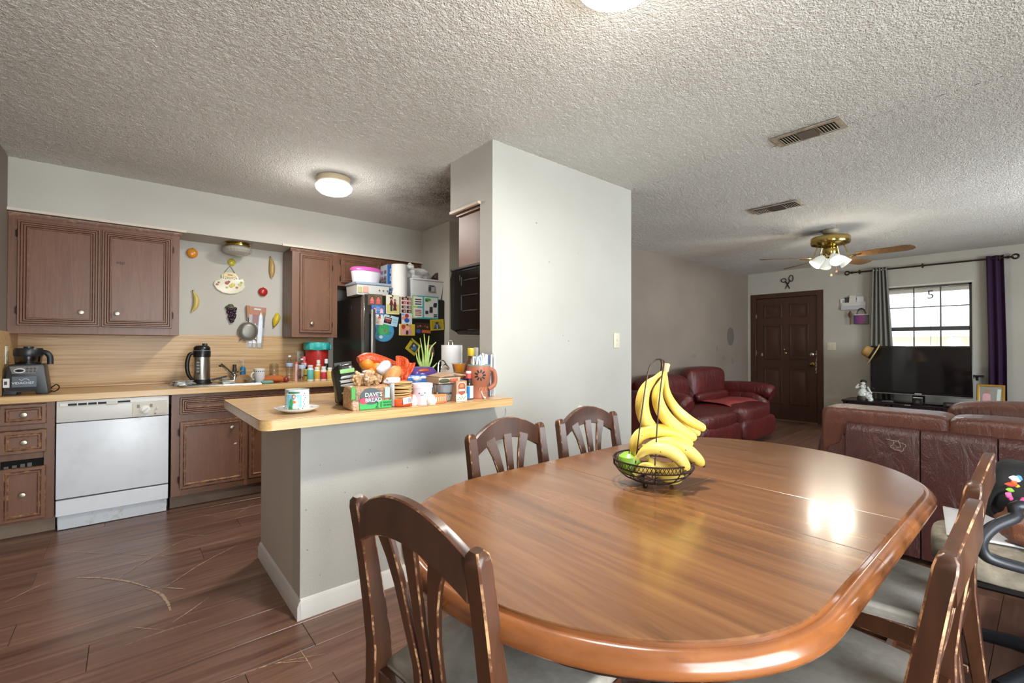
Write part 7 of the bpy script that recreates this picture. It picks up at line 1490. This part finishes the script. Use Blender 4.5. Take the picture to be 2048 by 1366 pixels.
# clay mug
Y = 2.06; c = at(957.5, Y, BZ); s_ = wpx(957, 1, Y); H = hpx(957, 729, Y, BZ); r = 18.5*s_; CL = C('#a8674c', .45)
t = thing('clay_mug', 'tall red clay mug with a black flower and cutlery packets inside', 'mug', c)
ob('cup', L([(0, 0), (r*.78, 0), (r*.8, H*.06), (r*.76, H*.1), (r*.80, H*.38), (r*1.0, H*.47), (r*1.02, H*.92), (r*1.0, H*.96)], 28), CL, t, smooth=50); ob('glazed_rim', L([(r*.99, H*.955), (r*1.01, H*.965), (r*1.0, H), (r*.9, H), (r*.88, H*.9), (0, H*.88)], 28), C('#7f9a8c', .25), t, smooth=50)
ob('handle', T(curve([(r*.9, -.005, H*.86), (r*1.5, -.01, H*.80), (r*1.68, -.012, H*.55), (r*1.55, -.01, H*.36), (r*.95, -.005, H*.25)], 18), .0135, 10), CL, t)
for i in range(9):
    a = R(40*i); rx, rz = .022*math.cos(a), .022*math.sin(a)
    fa_ = R(-118)+rx/r; ob('petal', L([(0, 0), (.011, 0), (0, .0014)], 10, sy=.45), C('#1d1613', .5), t, (r*1.022*math.cos(fa_), r*1.022*math.sin(fa_), H*.70+rz), (R(90), -a, fa_+R(90)))
for k_ in range(3): a = R(-112+20*k_); ob('engraved_mark', T([(r*.805*math.cos(a)+.008*math.cos(q)*math.cos(a+PI/2), r*.805*math.sin(a)+.008*math.cos(q)*math.sin(a+PI/2), H*.26+.013*math.sin(q)) for q in [2*PI*i/12 for i in range(12)]], .0012, 5, closed=True), C('#d39a78', .5), t)
random.seed(8)
for i in range(9): x = -.028+.007*i; ob('cutlery_packet', B(-.007, .007, -.002, .002, 0, .06+.02*random.random()), C(['#e6e8ec', '#d5dae2', '#7fa6cf', '#e9e9e6'][i % 4], .4), t, (x, random.uniform(-.014, .01), H*.9), (R(random.uniform(-12, 12)), R(random.uniform(-16, 16)), R(20*i)))
# papers against the pillar
t = thing('envelope_stack', 'stack of white envelopes standing against the pillar', 'envelopes', at(978, 2.10, BZ)); c = Vector(t.location); random.seed(6); cols = ['#e2e4ea', '#d8dbe3', '#e9eaec', '#cfd4de', '#e4e4e4', '#5b6f96', '#e6e8ee', '#dadde6']
for i in range(9):
    px_ = 961+3.4*i; v = at(px_, 2.13-.004*i, BZ); h_ = hpx(px_, 707-.0*i+random.uniform(-2, 4), 2.1, BZ); ob('envelope', B(-.0035, .0035, -.03, .045, 0.001, h_, bev=.0008), C(cols[i % 8], .6), t, v-c, (R(random.uniform(-1.5, 1.5)), R(random.uniform(-2, 2)), R(-40)))
t = thing('plastic_spoon', 'small white plastic spoon leaning against the clay mug', 'spoon', at(968, 2.0, BZ)); ob('handle', T(curve([(0, 0, .004), (-.006, .012, .035), (-.002, .022, .06), (.006, .03, .085)], 12), .0028, 6), C('#e3d9cd', .4), t); ob('bowl', blob(newbm(), (.002, -.004, .007), (.006, .009, .007), 2, .05, 10, 8), C('#e6ddd2', .4), t, smooth=80)
t = thing('white_cable', 'thin white cord hanging from the bar end against the wall', 'cable', P(1012, 828, Y=WY-.006)); ob('cord', T(curve([P(a, b, Y=WY-.006)-P(1012, 828, Y=WY-.006) for a, b in ((1011, 816), (1012, 825), (1008, 834), (1003, 838))], 12), .0015, 5), C('#9aa09c', .5), t); ob('cord_end', blob(newbm(), P(1003, 838, Y=WY-.006)-P(1012, 828, Y=WY-.006), (.004, .003, .004), 2, .05, 8, 6), C('#8a908c', .5), t, smooth=80)

# ================================================================== office chair with bags
oc = thing('office_chair', 'beige office chair with a looped black arm beside the loveseat', 'office chair', (2.50, -.03, 0), R(8))
SEATM = worn('beige_upholstery', '#8d8474', '#a39a88', .4, .62, .9, 30)
ob('seat', pillow(-.27, .27, -.30, .35, .405, .48, 3, 5, .02), SEATM, oc, smooth=80)
ob('seat_pan', B(-.22, .22, -.22, .26, .375, .41, bev=.01), M['black'], oc)
ob('gas_column', L([(0, .09), (.03, .09), (.03, .24), (.022, .24), (.022, .38), (0, .38)], 16), M['black'], oc)
GM = C('#26282d', .35)
for k in range(5):
    a = 2*PI*k/5+R(70); lg = ob('base_leg', T([(0, 0, .12), (.14*math.cos(a), .14*math.sin(a), .11), (.31*math.cos(a), .31*math.sin(a), .075)], lambda q: .03-.009*q, 10), GM, oc)
    ob('caster', L([(0, -.012), (.026, -.012), (.028, 0), (.026, .012), (0, .012)], 14), M['black'], lg, (.31*math.cos(a), .31*math.sin(a), .029), (R(90), 0, a))
    ob('caster_stem', T([(.31*math.cos(a), .31*math.sin(a), .05), (.31*math.cos(a), .31*math.sin(a), .08)], .008, 8), M['black'], lg)
q0 = Vector((2.50, -.03, 0)); R8 = Matrix.Rotation(R(-8), 3, 'Z')
def oo(px, py, D): return R8 @ (P(px, py, D=D)-q0)
ad = 1.40
ob('arm_loop', T(curve([Vector((-.22, -.36, .64)), oo(2075, 1015, ad), oo(2030, 1035, ad), oo(1985, 1055, ad), oo(1962, 1082, ad-.01), oo(1968, 1108, ad-.03), oo(1995, 1122, ad-.04), oo(2060, 1140, ad-.05), oo(2110, 1152, ad-.05), Vector((-.2, -.2, .40))], 44), .0165, 12), GM, oc)
ob('back_post', T([(.0, -.28, .40), (.0, -.34, .46), (.0, -.36, .62)], .018, 10), M['black'], oc); ob('backrest', pillow(-.22, .22, -.42, -.33, .55, .98, 5, 4, .02), SEATM, oc, smooth=80)
# white cloth, bags
SZ = .484
t = thing('white_cloth', 'folded white cloth on the office chair seat', 'cloth', P(2008, 1062, Z=SZ), R(8)); bm = newbm(); n = 16; V_ = []
for i in range(n+1):
    for j in range(9): u, v = i/n-.5, j/8-.5; V_.append(bm.verts.new((.40*u, .34*v, .006+.004*math.sin(9*u+4*v))))
for i in range(n):
    for j in range(8): bm.faces.new((V_[i*9+j], V_[(i+1)*9+j], V_[(i+1)*9+j+1], V_[i*9+j+1]))
o_ = ob('cloth', bm, C('#e2e2e4', .85), t, smooth=80); md = o_.modifiers.new('thick', 'SOLIDIFY'); md.thickness = .006
v = P(2010, 1010, Z=.60); t = thing('embroidered_bag', 'black bag with bright embroidered flowers on the office chair', 'bag', (v.x, v.y, SZ+.012)); BK = C('#19191b', .8)
bd_ = depth(v)
def bb(px, py, dd=0): return P(px, py, D=bd_+dd)-Vector((v.x, v.y, SZ+.012))
b_ = newbm(); blob(b_, bb(2035, 985, .02), (.13, .10, .12), 4, .12, 24, 16, 2.5); ob('body', b_, BK, t, smooth=80)
ob('flap', blob(newbm(), bb(2002, 960, .03), (.06, .06, .045), 7, .15, 18, 12, 2.6), BK, t, smooth=80); ob('side_fold', blob(newbm(), bb(1992, 1000, .04), (.055, .05, .07), 9, .15, 18, 12, 2.5), BK, t, smooth=80)
ob('strap', T(curve([bb(1995, 1035, -.02), bb(1978, 1012, -.01), bb(1990, 985, -.02), bb(2015, 975, -.05)], 16), .012, 8, flat=.5), BK, t)
for px_, py_, sx_, sz_, col, rt in ((2030, 958, .020, .011, '#dfe6ee', .3), (2038, 956, .012, .009, '#5aa0cf', .5), (2022, 969, .020, .008, '#d9442e', .1), (2028, 965, .012, .01, '#e0672e', .9), (2020, 980, .013, .008, '#8cc63f', .2), (2017, 990, .012, .011, '#e0609a', .6), (2021, 996, .007, .01, '#d94a8a', .2), (2046, 1001, .010, .012, '#c93f7a', .1), (2034, 972, .008, .006, '#f0c23a', .0)):
    p_ = bb(px_, py_, -.115); e_ = ob('embroidery', blob(newbm(), (0, 0, 0), (sx_, .006, sz_), 3, .2, 10, 8, 2), C(col, .6), t, p_, (0, rt, R(-40)), smooth=80)
t = thing('brown_bag', 'gathered brown leather pouch on the office chair', 'pouch', P(2066, 1092, Z=SZ+.012)); ob('pouch', blob(newbm(), (0, 0, .065), (.085, .085, .068), 6, .15, 30, 16, 2.4, freq=2.4), leather('brown_pouch_leather', '#6b4230', '#80513b', .4), t, smooth=80); ob('cuff', L([(.03, .125), (.04, .13), (.038, .145), (.03, .14)], 16), C('#7a4e38', .5), t)
t = thing('floor_bag', 'dark navy bag on the floor at the corner beside the office chair', 'bag', (2.02, -.10, 0)); ob('body', blob(newbm(), (0, 0, .07), (.16, .13, .075), 3, .06, 22, 14, 3), C('#23262e', .8), t, smooth=80); ob('strap', T(curve([(-.1, 0, .12), (0, -.02, .17), (.1, 0, .12)], 12), .008, 8), C('#1b1d24', .8), t)
